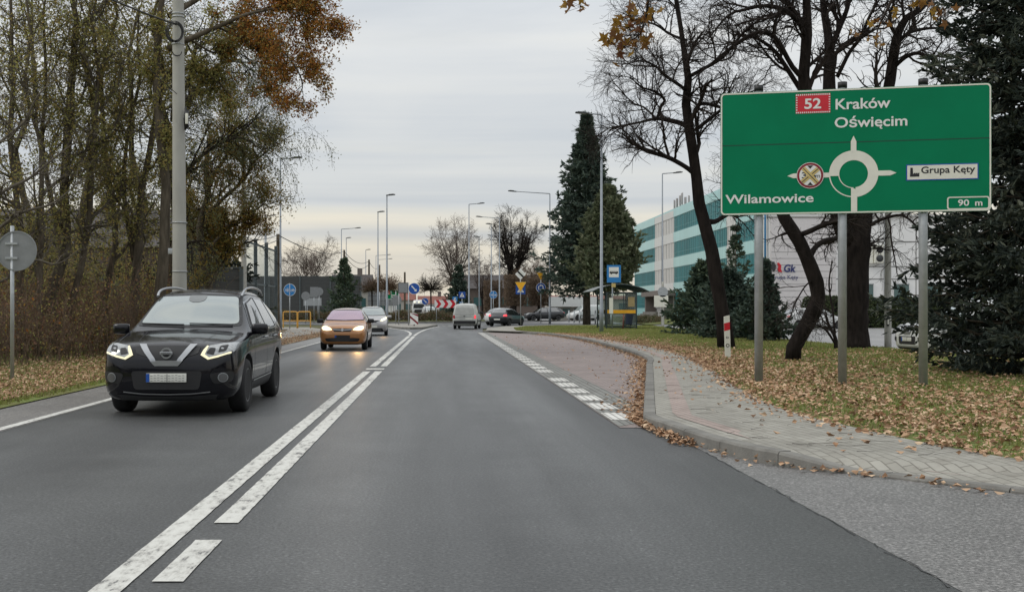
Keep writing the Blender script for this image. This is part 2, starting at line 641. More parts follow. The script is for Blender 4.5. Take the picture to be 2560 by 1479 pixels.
def paint_line_mat(name):
    """worn thermoplastic road paint"""
    m, t, b, out = new_mat(name)
    L = t.links.new
    tc = N(t, "ShaderNodeTexCoord")
    no = N(t, "ShaderNodeTexNoise", i_Scale=7, i_Detail=9, i_Roughness=.72)
    mp = N(t, "ShaderNodeMapping")
    mp.inputs['Scale'].default_value = (2.2, .8, 1)
    L(tc.outputs['Object'], mp.inputs[0])
    L(mp.outputs[0], no.inputs[0])
    big = N(t, "ShaderNodeTexNoise", i_Scale=.6, i_Detail=3)
    L(tc.outputs['Object'], big.inputs[0])
    ad = N(t, "ShaderNodeMath", operation='MULTIPLY_ADD')
    ad.inputs[1].default_value = .35
    L(big.outputs[0], ad.inputs[0])
    L(no.outputs[0], ad.inputs[2])
    rp = ramp(t, [(.46, (.66, .655, .61)), (.66, (.57, .565, .52)), (.755, (.42, .41, .375)), (.80, (.15, .15, .145))])
    L(ad.outputs[0], rp.inputs[0])
    L(rp.outputs[0], b.inputs['Base Color'])
    b.inputs['Roughness'].default_value = .6
    n3 = N(t, "ShaderNodeTexNoise", i_Scale=60, i_Detail=3)
    L(tc.outputs['Object'], n3.inputs[0])
    bp = N(t, "ShaderNodeBump", i_Strength=.3, i_Distance=.008)
    L(n3.outputs[0], bp.inputs['Height'])
    L(bp.outputs[0], b.inputs['Normal'])
    return m


def ground_mat(name, cols, scale=.7, bump=.6):
    m, t, b, out = new_mat(name)
    L = t.links.new
    tc = N(t, "ShaderNodeTexCoord")
    a = N(t, "ShaderNodeTexNoise", i_Scale=scale, i_Detail=9, i_Roughness=.68)
    L(tc.outputs['Object'], a.inputs[0])
    rp = ramp(t, [(.28 + .44 * i / (len(cols) - 1), c) for i, c in enumerate(cols)])
    L(a.outputs[0], rp.inputs[0])
    f = N(t, "ShaderNodeTexNoise", i_Scale=45, i_Detail=4, i_Roughness=.7)
    L(tc.outputs['Object'], f.inputs[0])
    r2 = ramp(t, [(.3, .55), (.7, 1.45)])
    L(f.outputs[0], r2.inputs[0])
    mx = N(t, "ShaderNodeMix", data_type='RGBA', blend_type='MULTIPLY')
    mx.inputs[0].default_value = 1
    L(rp.outputs[0], mx.inputs[6])
    L(r2.outputs[0], mx.inputs[7])
    L(mx.outputs[2], b.inputs['Base Color'])
    b.inputs['Roughness'].default_value = .9
    b.inputs['Specular IOR Level'].default_value = .15
    bp = N(t, "ShaderNodeBump", i_Strength=bump, i_Distance=.03)
    L(f.outputs[0], bp.inputs['Height'])
    L(bp.outputs[0], b.inputs['Normal'])
    return m


def glass_mat(name, col=(.02, .025, .025), f=.35, rough=.02, tint=(1, 1, 1)):
    """vehicle and window glass: a dark interior under a strongly reflecting pane"""
    m, t, b, out = new_mat(name)
    L = t.links.new
    b.inputs['Base Color'].default_value = (*col, 1)
    b.inputs['Roughness'].default_value = .25
    gl = N(t, "ShaderNodeBsdfGlossy", i_Roughness=rough)
    gl.inputs['Color'].default_value = (*tint, 1)
    lw = N(t, "ShaderNodeFresnel", i_IOR=1.55)
    ma = N(t, "ShaderNodeMath", operation='MULTIPLY_ADD', use_clamp=True)
    ma.inputs[1].default_value = 1.0
    ma.inputs[2].default_value = f
    L(lw.outputs[0], ma.inputs[0])
    mx = N(t, "ShaderNodeMixShader")
    L(ma.outputs[0], mx.inputs[0])
    L(b.outputs[0], mx.inputs[1])
    L(gl.outputs[0], mx.inputs[2])
    L(mx.outputs[0], out.inputs[0])
    return m


def clear_mat(name, tint=(.85, .93, .92), keep=.75, ior=1.5):
    """thin clear sheet"""
    m, t, b, out = new_mat(name)
    L = t.links.new
    tr = N(t, "ShaderNodeBsdfTransparent")
    tr.inputs[0].default_value = (*tint, 1)
    gl = N(t, "ShaderNodeBsdfGlossy", i_Roughness=.05)
    fr = N(t, "ShaderNodeFresnel", i_IOR=ior)
    mx = N(t, "ShaderNodeMixShader")
    L(fr.outputs[0], mx.inputs[0])
    L(tr.outputs[0], mx.inputs[1])
    L(gl.outputs[0], mx.inputs[2])
    df = N(t, "ShaderNodeBsdfDiffuse")
    df.inputs[0].default_value = (.5, .52, .52, 1)
    m2 = N(t, "ShaderNodeMixShader")
    m2.inputs[0].default_value = 1 - keep
    L(mx.outputs[0], m2.inputs[1])
    L(df.outputs[0], m2.inputs[2])
    L(m2.outputs[0], out.inputs[0])
    return m


def stripes_mat(name, ca, cb, period, duty, axis='Y', rough=.3, spec=.5, var=.15):
    """regular mullions across a band of glazing"""
    m, t, b, out = new_mat(name)
    L = t.links.new
    tc = N(t, "ShaderNodeTexCoord")
    sp = N(t, "ShaderNodeSeparateXYZ")
    L(tc.outputs['Object'], sp.inputs[0])
    dv = N(t, "ShaderNodeMath", operation='DIVIDE')
    dv.inputs[1].default_value = period
    L(sp.outputs[axis], dv.inputs[0])
    fr = N(t, "ShaderNodeMath", operation='FRACT')
    L(dv.outputs[0], fr.inputs[0])
    lt = N(t, "ShaderNodeMath", operation='LESS_THAN')
    lt.inputs[1].default_value = duty
    L(fr.outputs[0], lt.inputs[0])
    fl = N(t, "ShaderNodeMath", operation='FLOOR')
    L(dv.outputs[0], fl.inputs[0])
    wn = N(t, "ShaderNodeTexWhiteNoise", noise_dimensions='1D')
    L(fl.outputs[0], wn.inputs['W'])
    rp = ramp(t, [(0, [c * (1 - var) for c in ca]), (1, [c * (1 + var) for c in ca])])
    L(wn.outputs[0], rp.inputs[0])
    mx = N(t, "ShaderNodeMix", data_type='RGBA')
    L(lt.outputs[0], mx.inputs[0])
    L(rp.outputs[0], mx.inputs[6])
    mx.inputs[7].default_value = (*cb, 1)
    L(mx.outputs[2], b.inputs['Base Color'])
    b.inputs['Roughness'].default_value = rough
    b.inputs['Specular IOR Level'].default_value = spec
    return m


M = {}
M['asphalt'] = asphalt_mat('asphalt', .067, (.985, 1.012, .99), .75)
M['chipseal'] = asphalt_mat('chipped_asphalt', .150, (1.03, 1, .96), .65, False, 1.15)
M['shoulder'] = asphalt_mat('shoulder_asphalt', .15, (1.06, 1, .93), .3, False, 1.5)
M['oldroad'] = asphalt_mat('pale_asphalt', .20, (1.02, 1, .97), .18, False, 1.4)
M['line'] = paint_line_mat('road_paint')
M['redcobble'] = cobble_mat('red_paving', (.25, .205, .19), (.295, .245, .23), (.16, .14, .13), .2, .1, 0, .010)
M['greycobble'] = cobble_mat('grey_paving', (.27, .258, .222), (.325, .312, .272), (.175, .165, .14), .2, .1, math.radians(84), .007)
M['edgecobble'] = cobble_mat('edge_paving', (.20, .20, .185), (.25, .25, .23), (.10, .10, .09), .2, .1, math.radians(90), .012)
M['whitecobble'] = cobble_mat('painted_paving', (.60, .59, .55), (.66, .65, .61), (.28, .27, .25), .25, .09, math.radians(90), .012, (.3, .28, .25), .72)
M['redrow'] = cobble_mat('red_edge_paving', (.335, .265, .235), (.37, .30, .265), (.19, .16, .145), .2, .1, math.radians(84), .008)
M['concrete'] = pm('kerb_concrete', (.185, .178, .16), .85, var=.30, scale=2.2, bump=.3, bscale=60)
M['pole_concrete'] = pm('pole_concrete', (.37, .365, .33), .85, var=.14, scale=2.0, bump=.15, bscale=50, stretch=(1, 1, .35))
M['grass'] = ground_mat('verge_turf', [(.15, .115, .065), (.15, .14, .055), (.15, .19, .055), (.19, .17, .075)])
M['dirt'] = ground_mat('leafy_soil', [(.10, .075, .05), (.16, .12, .075), (.19, .155, .10), (.13, .12, .06)], .5)
M['land'] = ground_mat('rough_land', [(.08, .07, .045), (.10, .10, .045), (.12, .105, .06)], .08)
M['path'] = pm('path_concrete', (.27, .255, .225), .9, var=.2, scale=.9, bump=.3)
M['galv'] = pm('galvanised_steel', (.40, .42, .43), .5, .55, var=.12, scale=7)
M['lamp_grey'] = pm('lamp_post_grey', (.25, .275, .30), .5, .3, var=.1, scale=4)
M['lamp_blue'] = pm('lamp_post_blue_grey', (.16, .215, .25), .5, .3, var=.1, scale=4)
M['signback'] = pm('sign_back_grey', (.235, .245, .25), .55, .25, var=.1, scale=6)
M['black'] = pm('black_plastic', (.012, .012, .013), .5, var=.2)
M['darkmetal'] = pm('dark_metal', (.05, .053, .055), .5, .4)
M['green'] = pm('sign_green', (.001, .185, .082), .5, var=.06, scale=1.5, spec=.12)
M['white'] = pm('sign_white', (.74, .74, .71), .45, var=.04)
M['cream'] = pm('sign_cream', (.72, .71, .62), .45, var=.05)
M['red'] = pm('sign_red', (.55, .012, .025), .4, var=.06)
M['darkred'] = pm('sign_dark_red', (.21, .010, .018), .45, var=.12)
M['blue'] = pm('sign_blue', (.01, .075, .34), .4, var=.08)
M['skyblue'] = pm('sign_light_blue', (.025, .20, .50), .4, var=.08)
M['yellow'] = pm('sign_yellow', (.80, .40, .015), .45, var=.06)
M['ochre'] = pm('tape_yellow', (.55, .42, .16), .5, var=.2)
M['ink'] = pm('sign_black', (.012, .012, .014), .5, var=.1)
M['navy'] = pm('dark_blue_ink', (.02, .03, .14), .5)
M['seam'] = pm('panel_seam', (.002, .05, .03), .7)
M['bark'] = pm('bark_dark', (.019, .015, .013), .95, var=.5, scale=9, bump=.8, bscale=25, stretch=(1, 1, .25), spec=.15)
M['bark2'] = pm('bark_brown', (.095, .08, .06), .95, var=.45, scale=8, bump=.7, bscale=25, stretch=(1, 1, .25), spec=.15)
M['twig'] = pm('twig', (.034, .027, .023), .9, var=.3, spec=.15)
M['twig2'] = pm('twig_brown', (.14, .10, .072), .9, var=.3, spec=.15)
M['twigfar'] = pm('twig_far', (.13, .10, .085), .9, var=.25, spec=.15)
M['needle'] = leaf_mat('spruce_needles', [(.04, .064, .053), (.07, .105, .084), (.11, .15, .118), (.15, .185, .13)], .1)
M['needle_dark'] = leaf_mat('dark_spruce_needles', [(.02, .03, .026), (.04, .054, .045), (.068, .086, .068), (.125, .135, .095)], .08)
M['needle_brown'] = leaf_mat('brownish_cypress_sprays', [(.085, .11, .062), (.13, .16, .092), (.175, .20, .115), (.22, .225, .14)], .12)
M['needle_young'] = leaf_mat('young_spruce_needles', [(.05, .08, .062), (.085, .128, .092), (.12, .165, .11), (.15, .175, .10)], .1)
M['thuja'] = leaf_mat('thuja_sprays', [(.03, .045, .02), (.05, .07, .028), (.075, .092, .036)], .1)
M['leaf_olive'] = leaf_mat('olive_leaves', [(.18, .18, .07), (.29, .285, .095), (.38, .345, .115), (.38, .27, .095), (.35, .36, .13)], .55)
M['leaf_green'] = leaf_mat('willow_leaves', [(.14, .17, .09), (.19, .22, .115), (.23, .25, .13), (.23, .21, .095)], .35)
M['leaf_oak'] = leaf_mat('oak_leaves', [(.19, .19, .06), (.26, .22, .06), (.34, .24, .055), (.30, .15, .045)], .48)
M['leaf_rust'] = leaf_mat('rust_leaves', [(.24, .20, .06), (.34, .22, .05), (.42, .20, .04), (.38, .14, .03), (.27, .12, .035)], .48)
M['leaf_brown'] = leaf_mat('brown_bush_leaves', [(.105, .060, .042), (.165, .09, .058), (.21, .12, .072), (.16, .125, .065)], .2)
M['leaf_fallen'] = leaf_mat('fallen_leaves', [(.16, .09, .05), (.40, .24, .14), (.55, .37, .235), (.33, .18, .10), (.66, .49, .33), (.26, .15, .09)], .05, .8)
M['leaf_maple'] = leaf_mat('maple_leaves', [(.15, .07, .03), (.22, .105, .03), (.32, .19, .03), (.16, .065, .03)], .45)
M['shrub'] = leaf_mat('low_shrub', [(.045, .055, .026), (.07, .085, .036), (.105, .095, .045), (.12, .075, .045)], .15)
M['blade'] = leaf_mat('grass_blades', [(.16, .15, .055), (.21, .23, .065), (.25, .29, .07), (.30, .27, .12), (.17, .26, .07)], .4)
M['hornbeam'] = leaf_mat('dry_hedge_leaves', [(.10, .068, .045), (.15, .105, .07), (.19, .135, .09)], .2)
M['glass'] = glass_mat('vehicle_glass', (.012, .015, .015), .10)
M['windscreen'] = glass_mat('windscreen_glass', (.03, .04, .038), .205, .02, (.93, 1, .98))
M['pinkglass'] = glass_mat('windscreen_pink_tint', (.16, .075, .12), .17, .05, (1, .82, .95))
M['tyre'] = pm('tyre_rubber', (.014, .014, .015), .8, var=.3, scale=20)
M['rim_dark'] = pm('wheel_rim_dark', (.15, .152, .155), .35, .6)
M['rim'] = pm('wheel_rim_silver', (.40, .41, .42), .3, .8)
M['chrome'] = pm('chrome_trim', (.38, .39, .40), .28, .75, var=.02)
M['well'] = pm('wheel_well', (.006, .006, .006), .9)
M['lampglass'] = pm('headlamp_lens', (.30, .31, .31), .1, .4, var=.35, scale=22, coat=1)
M['led'] = pm('lit_led_strip', (.35, .33, .25), .3, emit=.80, ecol=(1, .92, .60), var=.01)
M['beam'] = pm('lit_headlamp', (.5, .45, .3), .3, emit=1.6, ecol=(1, .88, .52), var=.01)
M['beam2'] = pm('lit_headlamp_pale', (.5, .46, .34), .3, emit=1.0, ecol=(1, .95, .68), var=.01)
M['brake'] = pm('lit_brake_lamp', (.8, .02, .03), .3, emit=.9, ecol=(1, .08, .10), var=.05)
M['tail'] = pm('tail_lamp', (.38, .015, .02), .2, coat=1)
M['plate'] = pm('number_plate', (.66, .66, .60), .5, var=.05)
M['plastic'] = pm('grey_plastic', (.03, .031, .033), .6)


def paint(name, col, metal=.3, rough=.3, coat=1.0, spec=.5):
    return pm(name, col, rough, metal, var=.03, coat=coat, spec=spec)


M['p_black'] = paint('paint_black', (.0030, .0030, .0055), .0, .22, .5, .18)
M['p_orange'] = paint('paint_orange', (.42, .185, .06), .45, .32)
M['p_silver'] = paint('paint_silver', (.40, .385, .38), .5, .32)
M['p_white'] = paint('paint_white', (.62, .63, .62), 0, .4)
M['p_offwhite'] = pm('paint_dull_white', (.47, .48, .455), .45, 0, var=.12, scale=2, coat=.3)
M['p_dark'] = paint('paint_charcoal', (.022, .024, .028), .4, .3)
M['seamgrey'] = pm('door_seam_grey', (.20, .20, .19), .7)
M['p_offwhite2'] = pm('dusty_door_white', (.44, .445, .425), .5, 0, var=.14, scale=2.5)
M['twig3'] = pm('twig_grey_brown', (.115, .10, .08), .9, var=.3, spec=.15)
M['mirrorgrey'] = pm('mirror_behind_glass', (.16, .17, .17), .3)
M['tar'] = pm('tar_seam', (.045, .045, .045), .6)
M['mullion'] = pm('turquoise_mullion', (.11, .30, .32), .5)
# ------------------------------------------------------------------ trees
def nrm(a):
    return a / (np.linalg.norm(a, axis=-1, keepdims=True) + 1e-9)


def fork(rng, D, ang):
    """directions bent away from D (N,3) by ang (N,) round a random azimuth"""
    q = rng.normal(size=D.shape)
    q = nrm(q - D * np.sum(q * D, -1, keepdims=True))
    return D * np.cos(ang)[:, None] + q * np.sin(ang)[:, None]


def shoots(rng, S, D, Ln, R, k, wob=.18, up=0.0, taper=.35):
    """many wandering shoots at once: returns points (N,k,3) and radii"""
    n = len(S)
    Pn = np.empty((n, k, 3))
    Pn[:, 0] = S
    d = D.copy()
    for i in range(1, k):
        d = nrm(d + rng.normal(size=(n, 3)) * wob + np.array([0, 0, 1.0]) * up)
        Pn[:, i] = Pn[:, i - 1] + d * (Ln / (k - 1))[:, None]
    Rr = R[:, None] * np.linspace(1, taper, k)[None]
    return Pn, Rr


def children(rng, Pn, Rr, n, t0=.25, t1=1.0, even=True):
    """n start points along each shoot: positions, directions, radius there, fraction"""
    N0, k, _ = Pn.shape
    t = rng.uniform(t0, t1, size=(N0, n)) if not even else t0 + (t1 - t0) * (np.arange(n)[None] + rng.uniform(0, 1, (N0, n))) / n
    f = t * (k - 1)
    i = np.clip(f.astype(int), 0, k - 2)
    fr = (f - i)[..., None]
    r = np.arange(N0)[:, None]
    A, B = Pn[r, i], Pn[r, i + 1]
    S = A + (B - A) * fr
    D = nrm(B - A)
    Rs = Rr[r, i] * (1 - fr[..., 0]) + Rr[r, i + 1] * fr[..., 0]
    return S.reshape(-1, 3), D.reshape(-1, 3), Rs.ravel(), t.ravel()


def resample(path, rad, k):
    p = np.array(smooth_path(path, 6))
    r = np.interp(np.linspace(0, 1, len(p)), np.linspace(0, 1, len(rad)), rad)
    s = np.concatenate([[0], np.cumsum(np.linalg.norm(np.diff(p, axis=0), axis=1))])
    q = np.linspace(0, s[-1], k)
    return np.stack([np.interp(q, s, p[:, j]) for j in range(3)], 1), np.interp(q, s, r)


def bare_tree(name, label, limbs, seed=1, levels=((9, 1.9, .9), (8, .9, .8), (7, .42, .8)), mat='bark', tmat='twig', rmin=.005, ups=(.05, .0, -.03), wobs=(.2, .25, .3), t0=.3, group=None, crown_mat=None, leafs=None, kk=7, cat='tree', limb_t0=None, sides=3):
    """limbs: [(path, radii, first_fraction_with_branches)] drawn from the photograph; finer wood is grown from them"""
    rng = np.random.default_rng(seed)
    base = np.array(tuple(limbs[0][0][0]))
    root = thing(name, label, cat, base, 0, group)
    tb = MB()
    cur = []
    for path, rad, f0 in limbs:
        p, r = resample(path, rad, 18)
        # buttress and small irregularities
        r = r * (1 + rng.normal(size=len(r)) * .04)
        tb.tube(p, list(r), 12, 0)
        cur.append((p, r, f0))
    tb.build('trunk', M[mat], root, org=base)
    cb = MB()
    lv = []
    for p, r, f0 in cur:
        n, L, a = levels[0]
        S, D, Rs, t = children(rng, p[None], r[None], n, f0, 1.0)
        lv.append((S, D, Rs, t))
    S, D, Rs, t = [np.concatenate(q) for q in zip(*lv)]
    last = None
    for i, (n, L, a) in enumerate(levels):
        if i:
            S, D, Rs, t = children(rng, Pn, Rr, n, .2, 1.0)
        ang = np.clip(rng.normal(a, .25, len(S)), .2, 1.5)
        Dn = fork(rng, D, ang)
        Dn[:, 2] = Dn[:, 2] + (.25 if i == 0 else .05)
        Dn = nrm(Dn)
        Ln = L * rng.uniform(.5, 1.25, len(S)) * (1.15 - .5 * t)
        R0 = np.maximum(np.minimum(Rs * .62, .045 * Ln + rmin), rmin)
        k = (kk, 6, 5, 4)[min(i, 3)]
        Pn, Rr = shoots(rng, S, Dn, Ln, R0, k, wobs[min(i, len(wobs) - 1)], ups[min(i, len(ups) - 1)], .45)
        Rr = np.maximum(Rr, rmin * .8)
        cb.tubes(Pn, Rr, (6, 4, sides, sides)[min(i, 3)], 0)
        last = (Pn, Rr)
    cr = cb.build('crown', M[tmat], root, org=base)
    if leafs:
        m, per, size, asp, frac, cut = leafs
        lb = MB()
        Pn = last[0]
        pick = rng.uniform(size=len(Pn)) < frac
        Pn = Pn[pick]
        if cut is not None:
            Pn = Pn[cut(Pn[:, -1])]
        C = np.concatenate([Pn[:, rng.integers(1, Pn.shape[1])] + rng.normal(size=(len(Pn), 3)) * .06 for _ in range(per)])
        lb.leaves(C, rng.uniform(.7, 1.3, len(C)) * size, rng, 0, .2, asp)
        lb.build('foliage', M[m], root, org=base)
    return root


def conifer(name, label, base, h, r0, seed=1, mat='needle', whorls=34, per=9, z0=.08, droop=.25, power=.85, finger=.28, fw=.05, side=10, sub=6, trunk_r=.2, tip=.35, group=None, asym=.18, upturn=.18, bark='bark2', cat='tree', round_=0.0, cut=None):
    """spruce-like tree: whorls of boughs, side twigs, needle-covered fingers as crossed blades"""
    rng = np.random.default_rng(seed)
    base = np.array(tuple(base))
    root = thing(name, label, cat, base, 0, group)
    tb = MB()
    tb.tube([base, base + (0, 0, h * .5), base + (.02, .01, h)], [trunk_r, trunk_r * .55, .02], 10, 0)
    S, D, Ln = [], [], []
    for i in range(whorls):
        f = (i + rng.uniform(0, .6)) / whorls
        z = h * (z0 + (1 - z0) * f)
        R = r0 * ((1 - f) ** power) * (1 - round_ * (1 - f) ** 3) + tip * .3
        n = max(4, int(per * (1 - f * .45)))
        a0 = rng.uniform(0, 6.28)
        for j in range(n):
            a = a0 + j / n * 2 * math.pi + rng.normal() * .2
            L = R * (1 + rng.normal() * asym)
            if rng.uniform() < .07:
                L *= .6
            S.append(base + (0, 0, z + rng.normal() * .05))
            el = -droop * (1 - f) ** .7 + .55 * f ** 2 + rng.normal() * .08
            D.append((math.cos(a) * math.cos(el), math.sin(a) * math.cos(el), math.sin(el)))
            Ln.append(max(L, .12))
    S, D, Ln = np.array(S), np.array(D), np.array(Ln)
    Pn, Rr = shoots(rng, S, D, Ln, np.maximum(.008 * Ln + .008, .008), 7, .09, upturn * .28, .3)
    tb.tubes(Pn, Rr, 4, 0)
    tb.build('trunk', M[bark], root, org=base)
    # side twigs lie mostly in the plane of the bough
    S2, D2, R2, t2 = children(rng, Pn, Rr, side, .10, 1.0)
    lens = np.repeat(Ln, side)
    sg = rng.choice([-1, 1], len(S2))
    hz = nrm(np.cross(D2, np.array([0, 0, 1.0])))
    D3 = nrm(D2 * .72 + hz * sg[:, None] * .75 + rng.normal(size=S2.shape) * .22 + np.array([0, 0, -.12]))
    L3 = np.minimum(lens * .42 * (1.12 - t2 * .75), 1.1) * rng.uniform(.55, 1.2, len(S2)) + finger * .35
    P3, R3 = shoots(rng, S2, D3, L3, np.full(len(S2), .006), 4, .12, -.02, .5)
    F = [(P3, np.full(len(P3), 1.0))]
    # fingers
    S4, D4, _, t4 = children(rng, P3, R3, sub, .1, 1.0)
    D5 = nrm(D4 * .8 + rng.normal(size=S4.shape) * .45)
    Lf = finger * rng.uniform(.6, 1.25, len(S4))
    S5, D6, _, _ = children(rng, Pn[:, -3:], Rr[:, -3:], 4, .2, 1)
    S4 = np.concatenate([S4, P3[:, 2], S5])
    D5 = np.concatenate([D5, nrm(P3[:, 3] - P3[:, 2]), nrm(D6 + rng.normal(size=S5.shape) * .3)])
    Lf = np.concatenate([Lf, np.full(len(P3), finger * 1.1), np.full(len(S5), finger)])
    if cut is not None:
        ok = cut(S4)
        S4, D5, Lf = S4[ok], D5[ok], Lf[ok]
    cb = MB()
    q = rng.normal(size=S4.shape)
    w = nrm(q - D5 * np.sum(q * D5, -1, keepdims=True))
    w2 = np.cross(D5, w)
    E = S4 + D5 * Lf[:, None]
    Mi = S4 + D5 * (Lf * .45)[:, None]
    Wd = (fw * rng.uniform(.7, 1.3, len(S4)))[:, None]
    for ww in (w, w2):
        V = np.stack([S4, Mi + ww * Wd, E, Mi - ww * Wd], 1).reshape(-1, 3)
        i = np.arange(len(S4)) * 4
        cb.add(V, np.stack([i, i + 1, i + 2, i + 3], 1), 0)
    cb.build('crown', M[mat], root, org=base)
    return root


def leafy(name, label, limbs, seed, leafmat, nleaf=9, size=.07, levels=((9, 2.0, .8), (7, 1.0, .8), (6, .5, .8)), hang=0.0, tmat='twig', mat='bark2', asp=.55, group=None, frac=1.0, ups=(.06, .0, -.03), cat='tree', t0=.3, jitter=.12, twig_r=.005, keep=None, split=None):
    """broad-leaved tree with its autumn leaves still on"""
    rng = np.random.default_rng(seed)
    base = np.array(tuple(limbs[0][0][0]))
    root = thing(name, label, cat, base, 0, group)
    tb = MB()
    lv = []
    for path, rad, f0 in limbs:
        p, r = resample(path, rad, 22)
        kn = rng.normal(size=(8, 2)) * r[0] * 1.1
        kn[0] = 0
        for j in (0, 1):
            p[:, j] += np.interp(np.linspace(0, 7, 22), np.arange(8), kn[:, j])
        tb.tube(p, list(r * (1 + rng.normal(size=len(r)) * .05)), 9, 0)
        lv.append(children(rng, p[None], r[None], levels[0][0], f0, 1.0))
    tb.build('trunk', M[mat], root, org=base)
    S, D, Rs, t = [np.concatenate(q) for q in zip(*lv)]
    cb = MB()
    for i, (n, L, a) in enumerate(levels):
        if i:
            S, D, Rs, t = children(rng, Pn, Rr, n, .15, 1.0)
        Dn = fork(rng, D, np.clip(rng.normal(a, .25, len(S)), .15, 1.5))
        Dn = nrm(Dn + np.array([0, 0, .2 if i == 0 else 0]) - np.array([0, 0, hang * (i > 0)]))
        Ln = L * rng.uniform(.5, 1.25, len(S))
        R0 = np.maximum(np.minimum(Rs * .6, .03 * Ln), twig_r)
        Pn, Rr = shoots(rng, S, Dn, Ln, R0, (6, 5, 5, 4)[i], .22, ups[min(i, len(ups) - 1)] - hang * .25 * (i > 0), .4)
        Rr = np.maximum(Rr, twig_r * .8)
        cb.tubes(Pn, Rr, (5, 3, 3, 3)[i], 0)
    cr = cb.build('branches', M[tmat], root, org=base)
    Q = Pn[rng.uniform(size=len(Pn)) < frac]
    C = []
    for j in range(nleaf):
        f = rng.uniform(.1, 1, len(Q)) * (Q.shape[1] - 1)
        i = np.clip(f.astype(int), 0, Q.shape[1] - 2)
        r = np.arange(len(Q))
        C.append(Q[r, i] + (Q[r, i + 1] - Q[r, i]) * (f - i)[:, None] + rng.normal(size=(len(Q), 3)) * jitter)
    C = np.concatenate(C)
    if keep is not None:
        C = C[keep(C)]
    sel = [(C, leafmat)]
    if split:                    # the outer sprays have turned, the inner ones not yet
        f, m2 = split
        k = f(C) + rng.normal(size=len(C)) * .5 > 0
        sel = [(C[k], leafmat), (C[~k], m2)]
    for Cq, mq in sel:
        lb = MB()
        lb.leaves(Cq, rng.uniform(.6, 1.35, len(Cq)) * size, rng, 0, 0, asp)
        lb.build('crown', M[mq], root, org=base)
    return root


def thicket(name, label, outline, z0, z1, n, seed, mats, size=.06, stems=200, cat='shrubs', smat='twig2', top=None, base_z=0.0, kind=None, group=None):
    """a mass of stems and leaves filling a ground outline"""
    rng = np.random.default_rng(seed)
    o = np.array(outline, float)
    lo, hi = o.min(0), o.max(0)

    def pick(k):
        out = np.empty((0, 2))
        while len(out) < k:
            q = rng.uniform(lo, hi, (k * 2, 2))
            out = np.concatenate([out, q[inside(o, q[:, 0], q[:, 1])]])
        return out[:k]
    c = o.mean(0)
    root = thing(name, label, cat, (c[0], c[1], base_z), 0, group)
    org = (c[0], c[1], base_z)
    ph = rng.uniform(0, 6.28, 6)

    def height(q):
        w = .5 + .22 * np.sin(q[:, 0] * 1.9 + ph[0]) + .2 * np.sin(q[:, 1] * 1.3 + ph[1]) + .14 * np.sin(q[:, 0] * 4.1 + q[:, 1] * 3.7 + ph[2])
        return z0 + (z1 - z0) * np.clip(w, .05, 1.1)
    if stems:
        sp = pick(stems)
        hh = height(sp)
        S = np.column_stack([sp, np.full(len(sp), base_z)])
        D = nrm(np.column_stack([rng.normal(size=(len(sp), 2)) * .28, np.ones(len(sp))]))
        Pn, Rr = shoots(rng, S, D, hh * rng.uniform(.8, 1.2, len(sp)), rng.uniform(.006, .014, len(sp)), 6, .14, .03, .35)
        S2, D2, R2, t2 = children(rng, Pn, Rr, 7, .25, 1)
        P2, Rr2 = shoots(rng, S2, fork(rng, D2, rng.uniform(.3, .9, len(S2))), rng.uniform(.25, .7, len(S2)), np.maximum(R2 * .6, .004), 4, .25, .05, .5)
        sb = MB()
        sb.tubes(Pn, Rr, 3, 0)
        sb.tubes(P2, Rr2, 3, 0)
        sb.build('stems', M[smat], root, org=org)
    for i, (m, share) in enumerate(mats):
        k = int(n * share)
        q = pick(k)
        hh = height(q)
        z = base_z + hh * rng.uniform(.02, 1, k) ** .65
        lb = MB()
        lb.leaves(np.column_stack([q, z]), rng.uniform(.6, 1.4, k) * size, rng, 0, 0, .6)
        lb.build('foliage', M[m], root, org=org)
    return root
# ------------------------------------------------------------------ the ground
def sheet(name, pts, z, mat, label=None):
    mb = MB()
    poly_sheet(mb, pts, z)
    return struct(mb.build(name, M[mat]), label=label)


def ringpts(c, r, a0, a1, n=40):
    return [(c[0] + r * math.cos(a), c[1] + r * math.sin(a)) for a in np.linspace(a0, a1, n)]


RC = (-7.0, 126.0)
RI, RO = 12.5, 21.0
sheet('ground', [(-900, -60), (900, -60), (900, 2600), (-900, 2600)], -.03, 'land')
# carriageway: straight approach, flare, ring and its arms
sheet('road', [(-6.15, -20), (2.58, -20), (2.58, 12.5), (2.42, 60), (2.55, 70), (2.9, 80), (4.5, 88), (9, 94), (16, 96), (60, 97), (60, 104.5), (16, 104.5), (11.5, 112),
               (13.6, 126), (10, 140), (4, 147), (2.5, 160), (2.0, 420), (-7.0, 420), (-7.0, 160), (-10, 147.5), (-19, 143), (-26.5, 134), (-60, 132), (-60, 121), (-26.5, 119), (-20, 109), (-10.5, 100), (-7.2, 90), (-6.2, 78), (-6.15, 60)], 0.0, 'asphalt')
